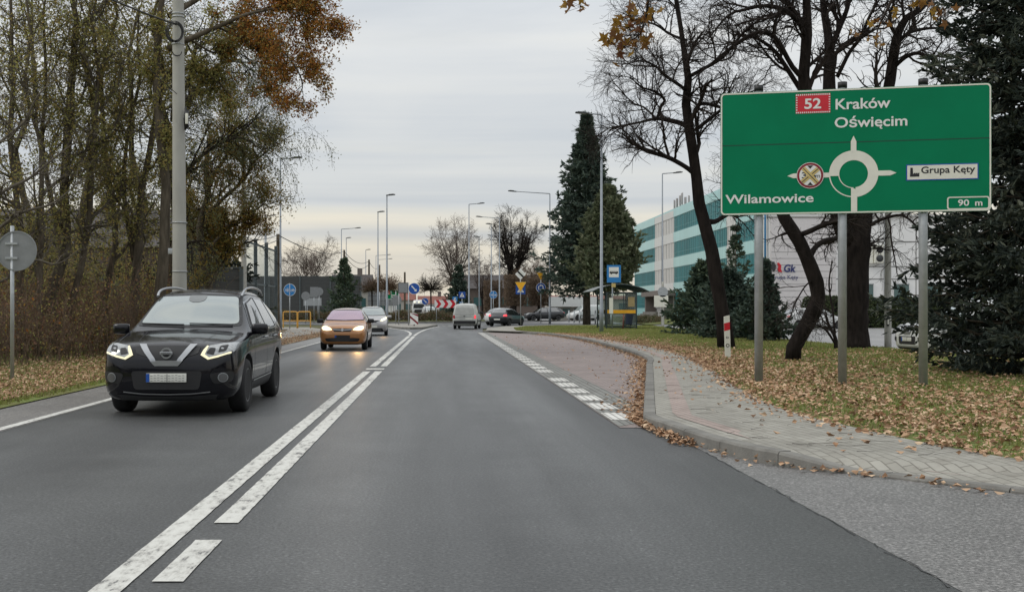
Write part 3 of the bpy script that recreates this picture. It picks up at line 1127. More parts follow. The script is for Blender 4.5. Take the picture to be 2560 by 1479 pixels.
# side road of chipped asphalt entering at the lower right
sheet('side_road', [(2.58, -20), (30, -20), (30, 6.2), (10, 6.45), (7, 6.9), (5.4, 7.6), (4.6, 8.42), (4.05, 8.97), (3.55, 9.72), (3.22, 10.05), (2.9, 10.7), (2.68, 11.75), (2.58, 12.6)], .002, 'chipseal')
sheet('road_shoulder', [(-7.05, -20), (-5.02, -20), (-5.02, 60), (-6.1, 64), (-6.25, 40)], .004, 'shoulder')
sheet('verge_left', [(-60, -20), (-6.5, -20), (-6.15, 14), (-6.1, 36), (-8.2, 44), (-60, 44)], .02, 'grass')
sheet('footpath_soil', [(-8.2, 44), (-6.1, 36), (-6.02, 60), (-6.1, 77), (-60, 77), (-60, 44)], .012, 'dirt')
sheet('footpath', [(-9.2, 52), (-7.4, 50), (-7.2, 64), (-7.4, 74), (-8.6, 80), (-10, 86), (-60, 92), (-60, 84), (-10.5, 78), (-9.4, 68)], .022, 'path')
# the bus bay: red paving with grey edge rows
BAY = [(2.42, 13.9), (2.60, 14.6), (3.10, 17.5), (3.95, 22), (4.85, 27), (5.4, 30), (5.75, 35), (6.0, 42), (6.15, 50), (5.75, 58.5), (4.9, 63), (3.6, 66.4), (2.48, 67.6)]
sheet('bus_bay_paving', [(2.10, 13.4), (2.36, 13.4)] + BAY[1:] + [(2.10, 68)], .006, 'redcobble')
sheet('bus_bay_edge_paving', [(2.11, 13.5), (2.46, 14.0), (2.84, 16.0), (2.80, 40), (2.74, 67), (2.12, 67.8)], .010, 'edgecobble')
mb = MB()
y = 14.25
k = 0
while y < 66:
    if abs(y - 23.4) > 1.2:
        mb.quad((2.13, y, .014), (2.47, y, .014), (2.47, y + 1.0, .014), (2.13, y + 1.0, .014))
    y += 1.53
struct(mb.build('bus_bay_marking', M['whitecobble']), label='broken white line along the edge of the bus bay')

# painted lines
mb = MB()


rngp = np.random.default_rng(17)


def stripe(pts, w, z=.007):
    p = np.array(smooth_path([(a, b, 0) for a, b in pts], 5))
    s = np.concatenate([[0], np.cumsum(np.linalg.norm(np.diff(p, axis=0), axis=1))])
    m_ = max(3, int(s[-1] / .11))
    q = np.linspace(0, s[-1], m_)
    c = np.stack([np.interp(q, s, p[:, j]) for j in range(3)], 1)
    d = nrm(np.gradient(c, axis=0))
    n = np.stack([d[:, 1], -d[:, 0], d[:, 2] * 0], 1)
    up = np.array([0, 0, z])
    # the edges of the paint are ragged
    A = c - n * (w / 2 + rngp.normal(size=m_) * .0015)[:, None] + up
    B = c + n * (w / 2 + rngp.normal(size=m_) * .0015)[:, None] + up
    i = np.arange(m_ - 1)
    mb.add(np.concatenate([A, B]), np.stack([i, m_ + i, m_ + i + 1, i + 1], 1), 0)


stripe([(-1.665, -20), (-1.665, 25.4)], .16)
stripe([(-1.665, 27.6), (-1.665, 58.5)], .16)
stripe([(-1.405, -20), (-1.405, 2.0)], .16)
stripe([(-1.405, 5.83), (-1.405, 6.88)], .16)
stripe([(-1.405, 7.43), (-1.405, 25.5)], .16)
stripe([(-1.405, 27.7), (-1.405, 58.5)], .16)
mb.quad((-1.75, 26.2, .007), (-1.33, 26.2, .007), (-1.33, 26.75, .007), (-1.75, 26.75, .007))
stripe([(-1.665, 59.3), (-1.8, 66), (-2.4, 74), (-3.6, 82), (-4.4, 90)], .15)
stripe([(-1.405, 59.3), (-1.35, 66), (-1.1, 76), (-.7, 84), (-.1, 91)], .15)
stripe([(-5.12, -20), (-5.12, 30), (-5.12, 58), (-5.4, 68), (-6.1, 78)], .13, .010)
for i in range(9):
    x0 = -1.0 + i * .52
    mb.quad((x0, 92.5 + i * .12, .007), (x0 + .3, 92.5 + i * .12, .007), (x0 + .3, 93.2 + i * .12, .007), (x0, 93.2 + i * .12, .007))
struct(mb.build('road_markings', M['line']), label='white double centre line and edge lines')

# tar seam where the new surface meets the old
rngs = np.random.default_rng(8)
mb = MB()
ys_ = np.arange(2.0, 12.4, .12)
xs_ = 2.575 + rngs.normal(size=len(ys_)) * .010
ws_ = np.abs(rngs.normal(size=len(ys_))) * .004 + .002
for k in range(len(ys_) - 1):
    if rngs.uniform() < .3:
        continue
    mb.quad((xs_[k] - ws_[k], ys_[k], .0045), (xs_[k] + ws_[k], ys_[k], .0045), (xs_[k + 1] + ws_[k + 1], ys_[k + 1], .0045), (xs_[k + 1] - ws_[k + 1], ys_[k + 1], .0045))
struct(mb.build('road_seam', M['tar']))

# raised footway and verge on the right
KERB = [(2.46, 67.9), (3.62, 66.8), (4.95, 63.3), (5.85, 58.7), (6.27, 50), (6.12, 42), (5.85, 35), (5.42, 30), (4.86, 27), (3.95, 22), (3.12, 17.5), (2.60, 14.65), (2.48, 14.0), (2.44, 13.7), (2.46, 13.4), (2.53, 12.6), (2.62, 11.7), (2.82, 10.6), (3.12, 9.95), (3.50, 9.62), (4.08, 8.93), (4.62, 8.38), (5.5, 7.7), (7.05, 7.0), (10, 6.55), (30, 6.3)]
WALK_R = [(5.6, 62.5), (6.67, 54), (7.1, 44.8), (7.1, 35.8), (6.55, 29.9), (5.94, 25.3), (5.2, 20.7), (4.62, 16.9), (4.40, 14.2), (4.52, 12.2), (4.72, 10.7), (5.1, 9.45), (6.0, 8.75), (8, 8.4), (30, 8.2)]
DROP = lambda x: 0.0


def kerb_z(p):
    # the kerb is dropped where the side road crosses
    return .125 if p[1] > 12 else max(.035, min(.125, .125 - (p[0] - 3.05) * .22))


def kerb(name, path, w=.15, mat='concrete', zf=None, z0=-.05, seg=1.0, side=1):
    p = np.array([(q[0], q[1]) for q in smooth_path([(a, b, 0) for a, b in path], 8)])
    s = np.concatenate([[0], np.cumsum(np.linalg.norm(np.diff(p, axis=0), axis=1))])
    mb = MB()
    rng = np.random.default_rng(5)
    for a in np.arange(0, s[-1] - .2, seg):
        b = min(a + seg - .010, s[-1])
        q = np.linspace(a, b, 4)
        c = np.stack([np.interp(q, s, p[:, 0]), np.interp(q, s, p[:, 1])], 1)
        d = nrm(np.gradient(c, axis=0))
        n = np.stack([-d[:, 1], d[:, 0]], 1) * side
        jz = rng.normal() * .003
        prof = [(0, z0), (.004, 'm'), (.022, 't'), (w, 't'), (w, z0)]
        V = []
        for i in range(4):
            zt = (zf(c[i]) if zf else .12) + jz
            for o, z in prof:
                zz = {'m': zt - .022, 't': zt}.get(z, z)
                V.append((*(c[i] + n[i] * o), zz))
        F = []
        k = len(prof)
        for i in range(3):
            for j in range(k - 1):
                F.append([i * k + j, i * k + j + 1, (i + 1) * k + j + 1, (i + 1) * k + j])
        F += [list(range(k))[::-1], list(range(3 * k, 4 * k))]
        if side > 0:
            F = [f[::-1] for f in F]
        mb.add(V, F, 0)
    return struct(mb.build(name, M[mat]))


kp = KERB
kerb('kerb', kp, .15, 'concrete', kerb_z, side=1)


def offset(path, d):
    p = np.array(path, float)
    t = nrm(np.gradient(p, axis=0))
    n = np.stack([-t[:, 1], t[:, 0]], 1)
    return p + n * d


inner = offset([(q[0], q[1]) for q in smooth_path([(a, b, 0) for a, b in KERB], 4)], .155)
outer = [(q[0], q[1]) for q in smooth_path([(a, b, 0) for a, b in WALK_R], 4)]
red0 = offset([(q[0], q[1]) for q in smooth_path([(a, b, 0) for a, b in KERB], 4)], .36)
red1 = offset([(q[0], q[1]) for q in smooth_path([(a, b, 0) for a, b in KERB], 4)], .58)


def strip(name, A, B, zf, mat, n=160, zg=None):
    def rs(p):
        p = np.array(p, float)
        s = np.concatenate([[0], np.cumsum(np.linalg.norm(np.diff(p, axis=0), axis=1))])
        q = np.linspace(0, s[-1], n)
        return np.stack([np.interp(q, s, p[:, 0]), np.interp(q, s, p[:, 1])], 1)
    a, b = rs(A), rs(B)
    mb = MB()
    k = 5
    V = []
    for i in range(n):
        za, zb = zf(a[i]), (zg or zf)(b[i])
        for j in range(k + 1):
            f = j / k
            V.append((*(a[i] + (b[i] - a[i]) * f), za + (zb - za) * f))
    F = [[i * (k + 1) + j, (i + 1) * (k + 1) + j, (i + 1) * (k + 1) + j + 1, i * (k + 1) + j + 1] for i in range(n - 1) for j in range(k)]
    mb.add(V, F, 0)
    return struct(mb.build(name, M[mat]))


def walk_z(p):
    return max(.03, min(.118, kerb_z(p) - .006)) if p[1] > 9.3 else max(.03, min(.118, .032 + (p[1] - 7.2) * .02))


kin = lambda p: min(.118, kerb_z(p) - .006)
pav = strip('pavement', inner[::-1], outer[::-1], kin, 'greycobble', zg=lambda p: .113)
rr = strip('pavement_red_row', red0[::-1], red1[::-1], lambda p: kin(p) + (.112 - kin(p)) * .16 + .005, 'redrow')
# verge: one sheet with a soft roll, from the footway to the service road
VERGE = outer + [(30, 12), (26, 20), (17.2, 28), (14.9, 35), (14.5, 42), (14.7, 60), (15.6, 78), (16.4, 88), (14, 92), (9.5, 90), (6.2, 84), (4.9, 77), (4.6, 70), (4.95, 66)]
mb = MB()
poly_sheet(mb, [tuple(p) for p in outer[::-1]] + [(4.95, 66), (4.6, 70), (4.9, 77), (6.2, 84), (9.5, 90), (14, 92), (16.4, 88), (15.6, 78), (14.7, 60), (14.5, 42), (14.9, 35), (17.2, 28), (26, 20), (30, 12)], VG)
struct(mb.build('verge_right', M['grass']))
VERGE_P = [tuple(p) for p in outer[::-1]] + [(4.95, 66), (4.6, 70), (4.9, 77), (6.2, 84), (9.5, 90), (14, 92), (16.4, 88), (15.6, 78), (14.7, 60), (14.5, 42), (14.9, 35), (17.2, 28), (26, 20), (30, 12)]
# gravel path between kerb end and the roundabout
sheet('crossing_path', [(2.6, 68.2), (3.9, 67.2), (5.3, 64.5), (6.2, 60.5), (5.6, 62.5), (4.95, 66), (4.6, 70), (4.9, 77), (6.2, 84), (9.5, 90), (14, 92), (14, 94.5), (9, 92.6), (4.8, 86.5), (3.2, 79), (2.8, 71)], .095, 'path')
sheet('service_yard', [(14.7, 34), (17, 27.4), (30, 11), (120, 11), (120, 190), (31, 190), (17.6, 95), (16.5, 88), (15.7, 78), (14.8, 60), (14.6, 42)], .035, 'oldroad')
sheet('yard_turf', [(17.4, 96), (30.8, 112), (30.8, 176), (18.5, 112)], .09, 'grass')
sheet('forecourt', [(6, 112), (17, 106), (24, 190), (10, 260), (3, 200), (4, 150), (11, 142), (14.4, 128)], .03, 'oldroad')
kerb('yard_kerb', [(14.7, 60), (14.5, 42), (14.9, 35), (17.2, 28), (26, 20)], .12, 'concrete', lambda p: .12, side=-1)
# roundabout island, splitter island
mb = MB()
poly_sheet(mb, ringpts(RC, RI - .1, 0, 2 * PI, 61)[:-1], .14)
struct(mb.build('roundabout_island', M['grass']))
kerb('island_kerb', [tuple(p) for p in ringpts(RC, RI + .06, 0, -2 * PI, 40)], .16, 'concrete', lambda p: .15, side=-1)
SPL = [(-2.05, 78.5), (-1.35, 79.5), (-.95, 86), (-.45, 93), (-1.0, 96.5), (-4.2, 98), (-5.0, 95), (-4.3, 88), (-2.9, 80.5)]
sheet('traffic_island', SPL, .13, 'path')
kerb('traffic_island_kerb', SPL + [SPL[0]], .14, 'concrete', lambda p: .13, side=-1)
mb = MB()
q = [(math.cos(a), math.sin(a)) for a in np.linspace(0, 2 * PI, 40)]
mb.ring((0, 0), RI + .3, RI + .45, (Vector((RC[0], RC[1], 0)), Vector((1, 0, 0)), Vector((0, 1, 0)), Vector((0, 0, 1))), .009, 0, 80)
struct(mb.build('roundabout_marking', M['line']))


# ------------------------------------------------------------------ loose cover: leaves and grass
def scatter_leaves():
    rng = np.random.default_rng(11)
    mb = MB()

    def put(X, Y, Z, size):
        C = np.column_stack([X, Y, Z])
        mb.leaves(C, size, rng, 0, .84, .75, .42)
    o = np.array(outer)
    order = np.argsort(o[:, 1])
    oy, ox = o[order, 1], o[order, 0]
    # deep drift under the trees, thinning into the turf
    n = 38000
    Y = 9.3 + rng.uniform(0, 1, n) ** 1.45 * 50
    X = np.interp(Y, oy, ox) + rng.exponential(1.5, n) * np.interp(Y, [9, 14, 20, 30, 60], [1.6, 1.9, 1.2, .55, .45]) + rng.normal(size=n) * .06 - .1
    wv = .5 + .30 * np.sin(X * 1.7 + 1 + .8 * np.sin(Y * .6)) * np.sin(Y * .9) + .30 * np.sin(X * 4.3 + Y * 2.1) * np.sin(Y * 3.3 - X) + rng.normal(size=n) * .2
    keep = (wv > .36) & (X < 14) & ~((Y < 12.4) & (rng.uniform(size=n) < .55)) & ~((X < np.interp(Y, oy, ox) + .5) & (Y < 17) & (Y > 12) & (rng.uniform(size=n) < .6))
    X, Y = X[keep], Y[keep]
    put(X, Y, VG + rng.uniform(.004, .05, len(X)), rng.uniform(.03, .105, len(X)))
    # broad carpet over the turf under the sign
    n = 5000
    X, Y = rng.uniform(4.8, 15, n), rng.uniform(12, 36, n)
    k = inside(VERGE_P, X, Y)
    X, Y = X[k], Y[k]
    put(X, Y, VG + rng.uniform(.01, .06, len(X)), rng.uniform(.05, .11, len(X)))
    # on the footway
    n = 900
    Y = rng.uniform(10, 60, n)
    X = np.interp(Y, oy, ox) - rng.exponential(.35, n)
    xl = np.interp(Y, np.array(KERB)[::-1][4:, 1], np.array(KERB)[::-1][4:, 0])
    k = X > xl + .2
    put(X[k], Y[k], np.full(k.sum(), .135), rng.uniform(.05, .10, k.sum()))
    # gutter of the bay and along the front kerb
    kk = np.array([(q[0], q[1]) for q in smooth_path([(a, b, 0) for a, b in KERB], 10)])
    t = nrm(np.gradient(kk, axis=0))
    nn = np.stack([t[:, 1], -t[:, 0]], 1)
    ok = (kk[:, 1] > 8.4) & (kk[:, 1] < 62)
    kk, nn = kk[ok], nn[ok]
    i = rng.integers(0, len(kk), 7000)
    dens = np.where(kk[i, 1] > 13.6, .14, .05)
    lim = (kk[i, 1] > 13.4) | ((kk[i, 1] > 11.6) & (rng.uniform(size=7000) < .5)) | (rng.uniform(size=7000) < .045)
    d = rng.exponential(1, 7000) * dens
    q = kk[i] + nn[i] * d[:, None] + rng.normal(size=(7000, 2)) * .05
    lim &= ~((q[:, 0] < 2.36) & (q[:, 1] < 15.5))
    q = q[lim]
    dd = d[lim]
    put(q[:, 0], q[:, 1], .014 + .05 * np.exp(-dd / .12) * rng.uniform(0, 1, len(q)), rng.uniform(.03, .085, len(q)))
    # bay and left side
    n = 220
    put(rng.uniform(2.6, 5.6, n), rng.uniform(17, 60, n), np.full(n, .014), rng.uniform(.04, .08, n))
    n = 22000
    Y = rng.uniform(13, 42, n)
    X = -6.5 - rng.exponential(1.6, n)
    k = (X > -13)
    put(X[k], Y[k], .02 + rng.uniform(.005, .04, k.sum()), rng.uniform(.05, .11, k.sum()))
    n = 2500
    Y = rng.uniform(40, 76, n)
    X = -6.1 - rng.exponential(1.2, n)
    put(X, Y, .02 + rng.uniform(.005, .02, n), rng.uniform(.05, .1, n))
    return struct(mb.build('fallen_leaves', M['leaf_fallen']), 'stuff', 'dry brown leaves lying on the verges and along the kerb')


def scatter_twigs():
    rng = np.random.default_rng(12)
    n = 80
    X, Y = rng.uniform(2.9, 4.8, n), rng.uniform(9.8, 19, n)
    S = np.column_stack([X, Y, np.full(n, .137)])
    a = rng.normal(0, .5, n)
    D = np.column_stack([np.cos(a), np.sin(a), np.zeros(n)])
    Pn, Rr = shoots(rng, S, D, rng.uniform(.06, .32, n), rng.uniform(.0015, .003, n), 4, .25, 0, .5)
    Pn[:, :, 2] = .137
    kl = np.interp(Pn[:, 0, 1], np.array(KERB)[::-1][4:, 1], np.array(KERB)[::-1][4:, 0]) + .2
    Pn, Rr = Pn[Pn[:, :, 0].min(1) > kl], Rr[Pn[:, :, 0].min(1) > kl]
    for arr in (Pn,):
        pass
    mb = MB()
    mb.tubes(Pn, Rr, 3, 0)
    return struct(mb.build('twig_litter', M['twig']), 'stuff', 'small twigs lying on the grey footway')


def scatter_grass():
    rng = np.random.default_rng(13)
    mb = MB()

    def blades(X, Y, z, h):
        n = len(X)
        a = rng.uniform(0, 6.28, n)
        w = .006 + .0006 * Y
        le = rng.normal(size=(n, 2)) * .35 * h[:, None]
        B0 = np.column_stack([X - np.cos(a) * w, Y - np.sin(a) * w, np.full(n, z)])
        B1 = np.column_stack([X + np.cos(a) * w, Y + np.sin(a) * w, np.full(n, z)])
        T = np.column_stack([X + le[:, 0], Y + le[:, 1], z + h])
        V = np.stack([B0, B1, T], 1).reshape(-1, 3)
        i = np.arange(n) * 3
        mb.add(V, np.stack([i, i + 1, i + 2], 1), 0)
    n = 150000
    Y = 9 + rng.uniform(0, 1, n) ** 1.7 * 80
    X = rng.uniform(4.3, 17, n)
    k = inside(VERGE_P, X, Y)
    X, Y = X[k], Y[k]
    pt = np.sin(X * 2.1 + np.sin(Y * 1.3)) * np.sin(Y * 1.1 + X * .4) + rng.normal(size=len(X)) * .45
    k = (pt > -.35) | (Y > 33)
    X, Y = X[k], Y[k]
    blades(X, Y, VG - .005, rng.uniform(.03, .075, len(X)))
    n = 20000
    Y = 13 + rng.uniform(0, 1, n) ** 1.4 * 31
    X = -6.25 - rng.exponential(1.5, n) - .1 * np.abs(rng.normal(size=n))
    k = X > -13
    X, Y = X[k], Y[k]
    blades(X, Y, .015, rng.uniform(.03, .09, len(X)))
    return struct(mb.build('grass', M['blade']), 'stuff', 'short patchy grass of the roadside verges')


scatter_leaves()
scatter_twigs()
scatter_grass()
# ------------------------------------------------------------------ the big direction sign
def direction_sign():
    A, B = Vector((4.845, 19.75, 0)), Vector((9.09, 18.8, 0))
    ea = (B - A).normalized()
    Wd, Hb, z0 = (B - A).length, 2.115, 3.02
    fr = (A + Vector((0, 0, z0)), ea, Vector((0, 0, 1)), ea.cross(Vector((0, 0, 1))).normalized())
    org = A + ea * Wd * .5
    root = thing('direction_sign', 'big green direction sign on three grey posts with a white roundabout diagram', 'road sign', org)

    def bp(x, y):
        t = (x - 130) / 2132
        w = t * 19.75 / (18.8 + .95 * t)
        f = (y - (165 - 70 * t)) / ((1128 - 23 * t) - (165 - 70 * t))
        return w * Wd, (1 - f) * Hb
    px = Wd / 2132

    def rrect(x0, z0_, x1, z1, r, n=5):
        out = []
        for cx, cz, a in ((x1 - r, z1 - r, 0), (x0 + r, z1 - r, 90), (x0 + r, z0_ + r, 180), (x1 - r, z0_ + r, 270)):
            for i in range(n + 1):
                an = math.radians(a + 90 * i / n)
                out.append((cx + r * math.cos(an), cz + r * math.sin(an)))
        return out
    b = MB()
    b.prism(rrect(0, 0, Wd, Hb, .07), fr, -.03, 0, 0)
    b.prism([(0, Hb * .5655), (Wd, Hb * .5655), (Wd, Hb * .5735), (0, Hb * .5735)], fr, .001, .001, 1)
    panel = b.build('panel', [M['green'], M['seam']], root, org)
    bk = MB()
    for zz in (.25, 1.05, 1.85):
        bk.prism([(.05, zz), (Wd - .05, zz), (Wd - .05, zz + .06), (.05, zz + .06)], fr, -.07, -.031, 0)
    bk.build('back_rail', M['galv'], root, org)

    def border(mb, o, i, d, m=0):
        k = len(o)
        for j in range(k):
            q = [o[j], o[(j + 1) % k], i[(j + 1) % k], i[j]]
            mb.prism(q, fr, d, d, m)
    bd = MB()
    border(bd, rrect(.006, .006, Wd - .006, Hb - .006, .066), rrect(.03, .03, Wd - .03, Hb - .03, .05), .004)
    x0, zb = bp(1912, 1100)
    zt = bp(1912, 993)[1]
    border(bd, rrect(x0, .03, Wd - .03, zt, .04), rrect(x0 + .022, .05, Wd - .05, zt - .02, .03), .005)
    bd.build('border', M['cream'], root, org)
    # place names
    for s, xa, xb, yb, cap in (("Kraków", 1035, 1467, 297, 90), ("Oświęcim", 1028, 1600, 441, 87), ("Wilamowice", 168, 862, 1034, 76), ("90", 1998, 2086, 1064, 52), ("m", 2133, 2190, 1064, 52)):
        a, b_ = bp(xa, yb), bp(xb, yb)
        tx = MB()
        text_into(tx, s, fr, a[0], a[1], b_[0] - a[0], cap * px * 1.0, .006, 0, .017)
        tx.build('lettering', M['white'], root, org)
    # route number badge with dashed rim
    rb = MB()
    x0, zt = bp(722, 176)
    x1, zb = bp(995, 322)
    rb.prism([(x0, zb), (x1, zb), (x1, zt), (x0, zt)], fr, .004, .004, 0)
    n = 17
    for i in range(n):
        for zz in (zb + .004, zt - .028):
            u = x0 + (x1 - x0) * (i + .1) / n
            rb.prism([(u, zz), (u + (x1 - x0) * .55 / n, zz), (u + (x1 - x0) * .55 / n, zz + .024), (u, zz + .024)], fr, .006, .006, 1)
    for i in range(8):
        for xx in (x0 + .004, x1 - .028):
            z = zb + (zt - zb) * (i + .25) / 8
            rb.prism([(xx, z), (xx + .024, z), (xx + .024, z + .018), (xx, z + .018)], fr, .007, .007, 1)
    badge = rb.build('route_badge', [M['red'], M['white']], root, org)
    t2 = MB()
    a, b_ = bp(790, 290), bp(922, 290)
    text_into(t2, "52", fr, a[0], a[1], b_[0] - a[0], 86 * px, .007, 0, .022)
    t2.build('route_number', M['white'], badge, org)
    # roundabout diagram
    d = MB()
    cx, cz = bp(1177, 806)
    r0, r1 = 113 * px, 194 * px
    d.ring((cx, cz), r0, r1, fr, .004, 0, 54, -PI / 2 + .13, PI)
    d.ring((cx, cz), r1 - .018, r1, fr, .004, 0, 30, PI, 1.5 * PI)
    d.ring((cx, cz), r0, r0 + .014, fr, .0045, 0, 30, PI, 1.5 * PI)
    h = 22 * px

    def arrow(p0, p1, hw, tip):
        a, b_ = Vector(p0), Vector(p1)
        t = (b_ - a).normalized()
        n_ = Vector((-t.y, t.x))
        e = b_ - t * tip
        d.prism([tuple(a + n_ * hw), tuple(a - n_ * hw), tuple(e - n_ * hw), tuple(b_), tuple(e + n_ * hw)][::-1 if False else 1], fr, .005, .005, 0)
    arrow((cx, cz + r1 - .02), (cx, bp(1175, 505)[1]), h, .10)
    arrow((cx + r1 - .02, cz + .0), (bp(1515, 800)[0], cz), h * .95, .10)
    arrow((cx - r1 + .02, cz - .01), (bp(655, 817)[0], cz - .01), h * .9, .10)
    d.prism([(cx - r1 + .0, cz - .03), (cx - r0, cz - .03), (cx - r0, cz + .03), (cx - r1, cz + .03)], fr, .0055, .0055, 0)
    xb0, xb1 = bp(1157, 1090)[0], bp(1205, 1090)[0]
    d.prism([(xb0, .03), (xb1, .03), (xb1, cz - r0 - .03), (xb0, cz - r0 - .01)], fr, .006, .006, 0)
    d.build('roundabout_diagram', M['cream'], root, org)
    # taped-over height limit disc
    k = MB()
    c = bp(835, 817)
    R = 109 * px
    k.disc(c, R, fr, .007, .012, 1)
    k.ring(c, R * .965, R, fr, .0125, 2, 40)
    k.disc(c, R * .80, fr, .012, .0145, 2)
    for s in (-1, 1):
        k.prism([(c[0] - .05, c[1] + s * R * .76), (c[0] + .05, c[1] + s * R * .76), (c[0], c[1] + s * R * .50)][::s], fr, .016, .016, 0)
    text_into(k, "3,6", fr, c[0] - R * .62, c[1] - R * .2, R * 1.02, R * .46, .016, 0, .015)
    text_into(k, "m", fr, c[0] + R * .40, c[1] - R * .2, R * .32, None, .016, 0, .01)
    for ang, dd in ((40, .018), (-48, .020)):
        a = math.radians(ang)
        t, n_ = (math.cos(a), math.sin(a)), (-math.sin(a), math.cos(a))
        for sgn in (-.20, .20):
            q = []
            for u, w in ((-.78, -.07), (.78, -.07), (.78, .07), (-.78, .07)):
                w2 = w + sgn * .5
                q.append((c[0] + R * (u * t[0] + w2 * n_[0]), c[1] + R * (u * t[1] + w2 * n_[1])))
            k.prism(q, fr, dd, dd, 3)
        k.prism([(c[0] + R * (u * t[0] + w * n_[0]), c[1] + R * (u * t[1] + w * n_[1])) for u, w in ((-.78, -.03), (.78, -.03), (.78, .03), (-.78, .03))], fr, dd + .001, dd + .001, 4)
    k.build('height_limit_disc', [M['ink'], M['darkred'], M['white'], M['ochre'], M['darkmetal']], root, org)
    # company plate
    c = MB()
    x0, zt = bp(1590, 737)
    x1, zb = bp(2160, 855)
    c.prism([(x0, zb), (x1, zb), (x1, zt), (x0, zt)], fr, .003, .006, 0)
    c.prism([(x0 + .018, zb + .018), (x1 - .018, zb + .018), (x1 - .018, zt - .018), (x0 + .018, zt - .018)], fr, .0085, .0085, 1)
    a, b_ = bp(1708, 811), bp(2133, 811)
    text_into(c, "Grupa Kęty", fr, a[0], a[1] + .01, b_[0] - a[0], 56 * px, .011, 2, .018)
    ax, az = bp(1620, 833)
    u = px
    c.prism([(ax, az), (ax + 72 * u, az), (ax + 72 * u, az + 34 * u), (ax + 58 * u, az + 24 * u), (ax + 56 * u, az + 34 * u), (ax + 42 * u, az + 24 * u), (ax + 40 * u, az + 34 * u), (ax + 24 * u, az + 22 * u), (ax + 21 * u, az + 74 * u), (ax + 3 * u, az + 74 * u)], fr, .011, .011, 2)
    c.build('company_plate', [M['blue'], M['cream'], M['ink']], root, org)
    # posts
    for u, zg in ((1868, VG), (2075, VG), (2275, VG)):
        t = (u - 1086) / 2800
        # intersection of the view ray with the board line
        s = (t * A.y - A.x) / (ea.x - t * ea.y)
        p = A + ea * s - fr[3] * .115
        pb = MB()
        pb.tube([(p.x, p.y, 0), (p.x, p.y, z0 + Hb + .03)], .072, 16, 0)
        post = pb.build('post', M['galv'], root, org)
        cp = MB()
        cp.tube([(p.x, p.y, z0 + Hb + .03), (p.x, p.y, z0 + Hb + .13)], .078, 16, 0)
        cp.build('post_cap', M['black'], post, org)


direction_sign()


# ------------------------------------------------------------------ small road signs
FACE = lambda p, rz=0.0: (Vector(p), Vector((math.cos(rz), math.sin(rz), 0)), Vector((0, 0, 1)), Vector((math.sin(rz), -math.cos(rz), 0)))


def arc_poly(r, n=26):
    return [(r * math.cos(i / n * 2 * PI), r * math.sin(i / n * 2 * PI)) for i in range(n)]


def plate(name, poly, fr, mats, deco, root, org, t=.025):
    mb = MB()
    mb.prism(poly, fr, -t, 0, 0)
    for pl, d, m in deco:
        mb.prism(pl, fr, d, d, m)
    return mb.build(name, [M[k] for k in mats], root, org)


def post(root, org, x, y, z0, z1, r=.035, mat='galv'):
    mb = MB()
    mb.tube([(x, y, z0), (x, y, z1)], r, 10, 0)
    return mb.build('post', M[mat], root, org)


def pxsign(u, vc, y):
    p = P(u, vc, y)
    return p


def arrow2d(L, w, hw, hl, ang):
    a = math.radians(ang)
    pts = [(-L, -w), (L - hl, -w), (L - hl, -hw), (L, 0), (L - hl, hw), (L - hl, w), (-L, w)]
    return [(x * math.cos(a) - y * math.sin(a), x * math.sin(a) + y * math.cos(a)) for x, y in pts]


# back of a round sign on the left verge
o = P(30, 760, 22.2)
o.z = .02
t = thing('road_sign', 'round sign seen from behind, blank grey disc on a thin post by the left bushes', 'road sign', o)
post(t, o, o.x, o.y, 0, 3.02, .038, 'galv')
c = P(40, 617, 22.15)
fr = FACE((c.x, c.y + .02, c.z))
mb = MB()
mb.disc((0, 0), .385, fr, -.03, 0, 0, 44)
mb.ring((0, 0), .365, .39, fr, .012, 0, 44, th=.03)
for dz in (-.14, .14):
    mb.prism([(-.12 + o.x - c.x, dz - .02), (.12 + o.x - c.x, dz - .02), (.12 + o.x - c.x, dz + .02), (-.12 + o.x - c.x, dz + .02)], fr, .0, .025, 1)
mb.build('sign_plate', [M['signback'], M['galv']], t, o)

# keep right, on the traffic island
o = P(1006, 760, 88.5)
o.z = .13
t = thing('keep_right_sign', 'large round blue keep-right arrow sign on the traffic island', 'road sign', o)
post(t, o, o.x, o.y, .1, 3.45)
c = P(1019, 710, 88.4)
plate('sign_plate', arc_poly(.45, 30), FACE(c), ['white', 'blue', 'white'], [(arc_poly(.42, 30), .004, 1), (arrow2d(.30, .045, .13, .16, -48), .008, 2)], t, o)
o2 = P(1046, 741, 150)
o = Vector((o2.x, 150, 0))
t = thing('keep_right_sign', 'small far-off round blue keep-right arrow sign beyond the roundabout', 'road sign', o)
post(t, o, o.x, o.y, 0, 2.4)
plate('sign_plate', arc_poly(.45, 24), FACE(P(1046, 741, 149.9)), ['white', 'blue', 'white'], [(arc_poly(.42, 24), .006, 1), (arrow2d(.30, .05, .13, .16, -48), .012, 2)], t, o)

# grey back of a square sign, with round back below
o = P(982, 760, 90.5)
o.z = .13
t = thing('road_sign', 'grey back of a square sign on two legs, left of the large keep-right arrow', 'road sign', o)
post(t, o, o.x - .02, o.y, .1, 3.4)
post(t, o, o.x + .74, o.y, .1, 3.4)
c = P(992, 708, 90.4)
plate('sign_plate', [(-.40, -.42), (.40, -.42), (.40, .42), (-.40, .42)], FACE(c), ['darkmetal', 'signback'], [([(-.36, -.38), (.36, -.38), (.36, .38), (-.36, .38)], .004, 1)], t, o)
o3 = P(974, 760, 96)
o = Vector((o3.x, 96, .13))
t = thing('road_sign', 'grey back of a round sign low down behind the square sign back', 'road sign', o)
post(t, o, o.x, o.y, .1, 2.9)
plate('sign_plate', arc_poly(.42), FACE(P(976, 738, 95.9)), ['signback'], [], t, o)

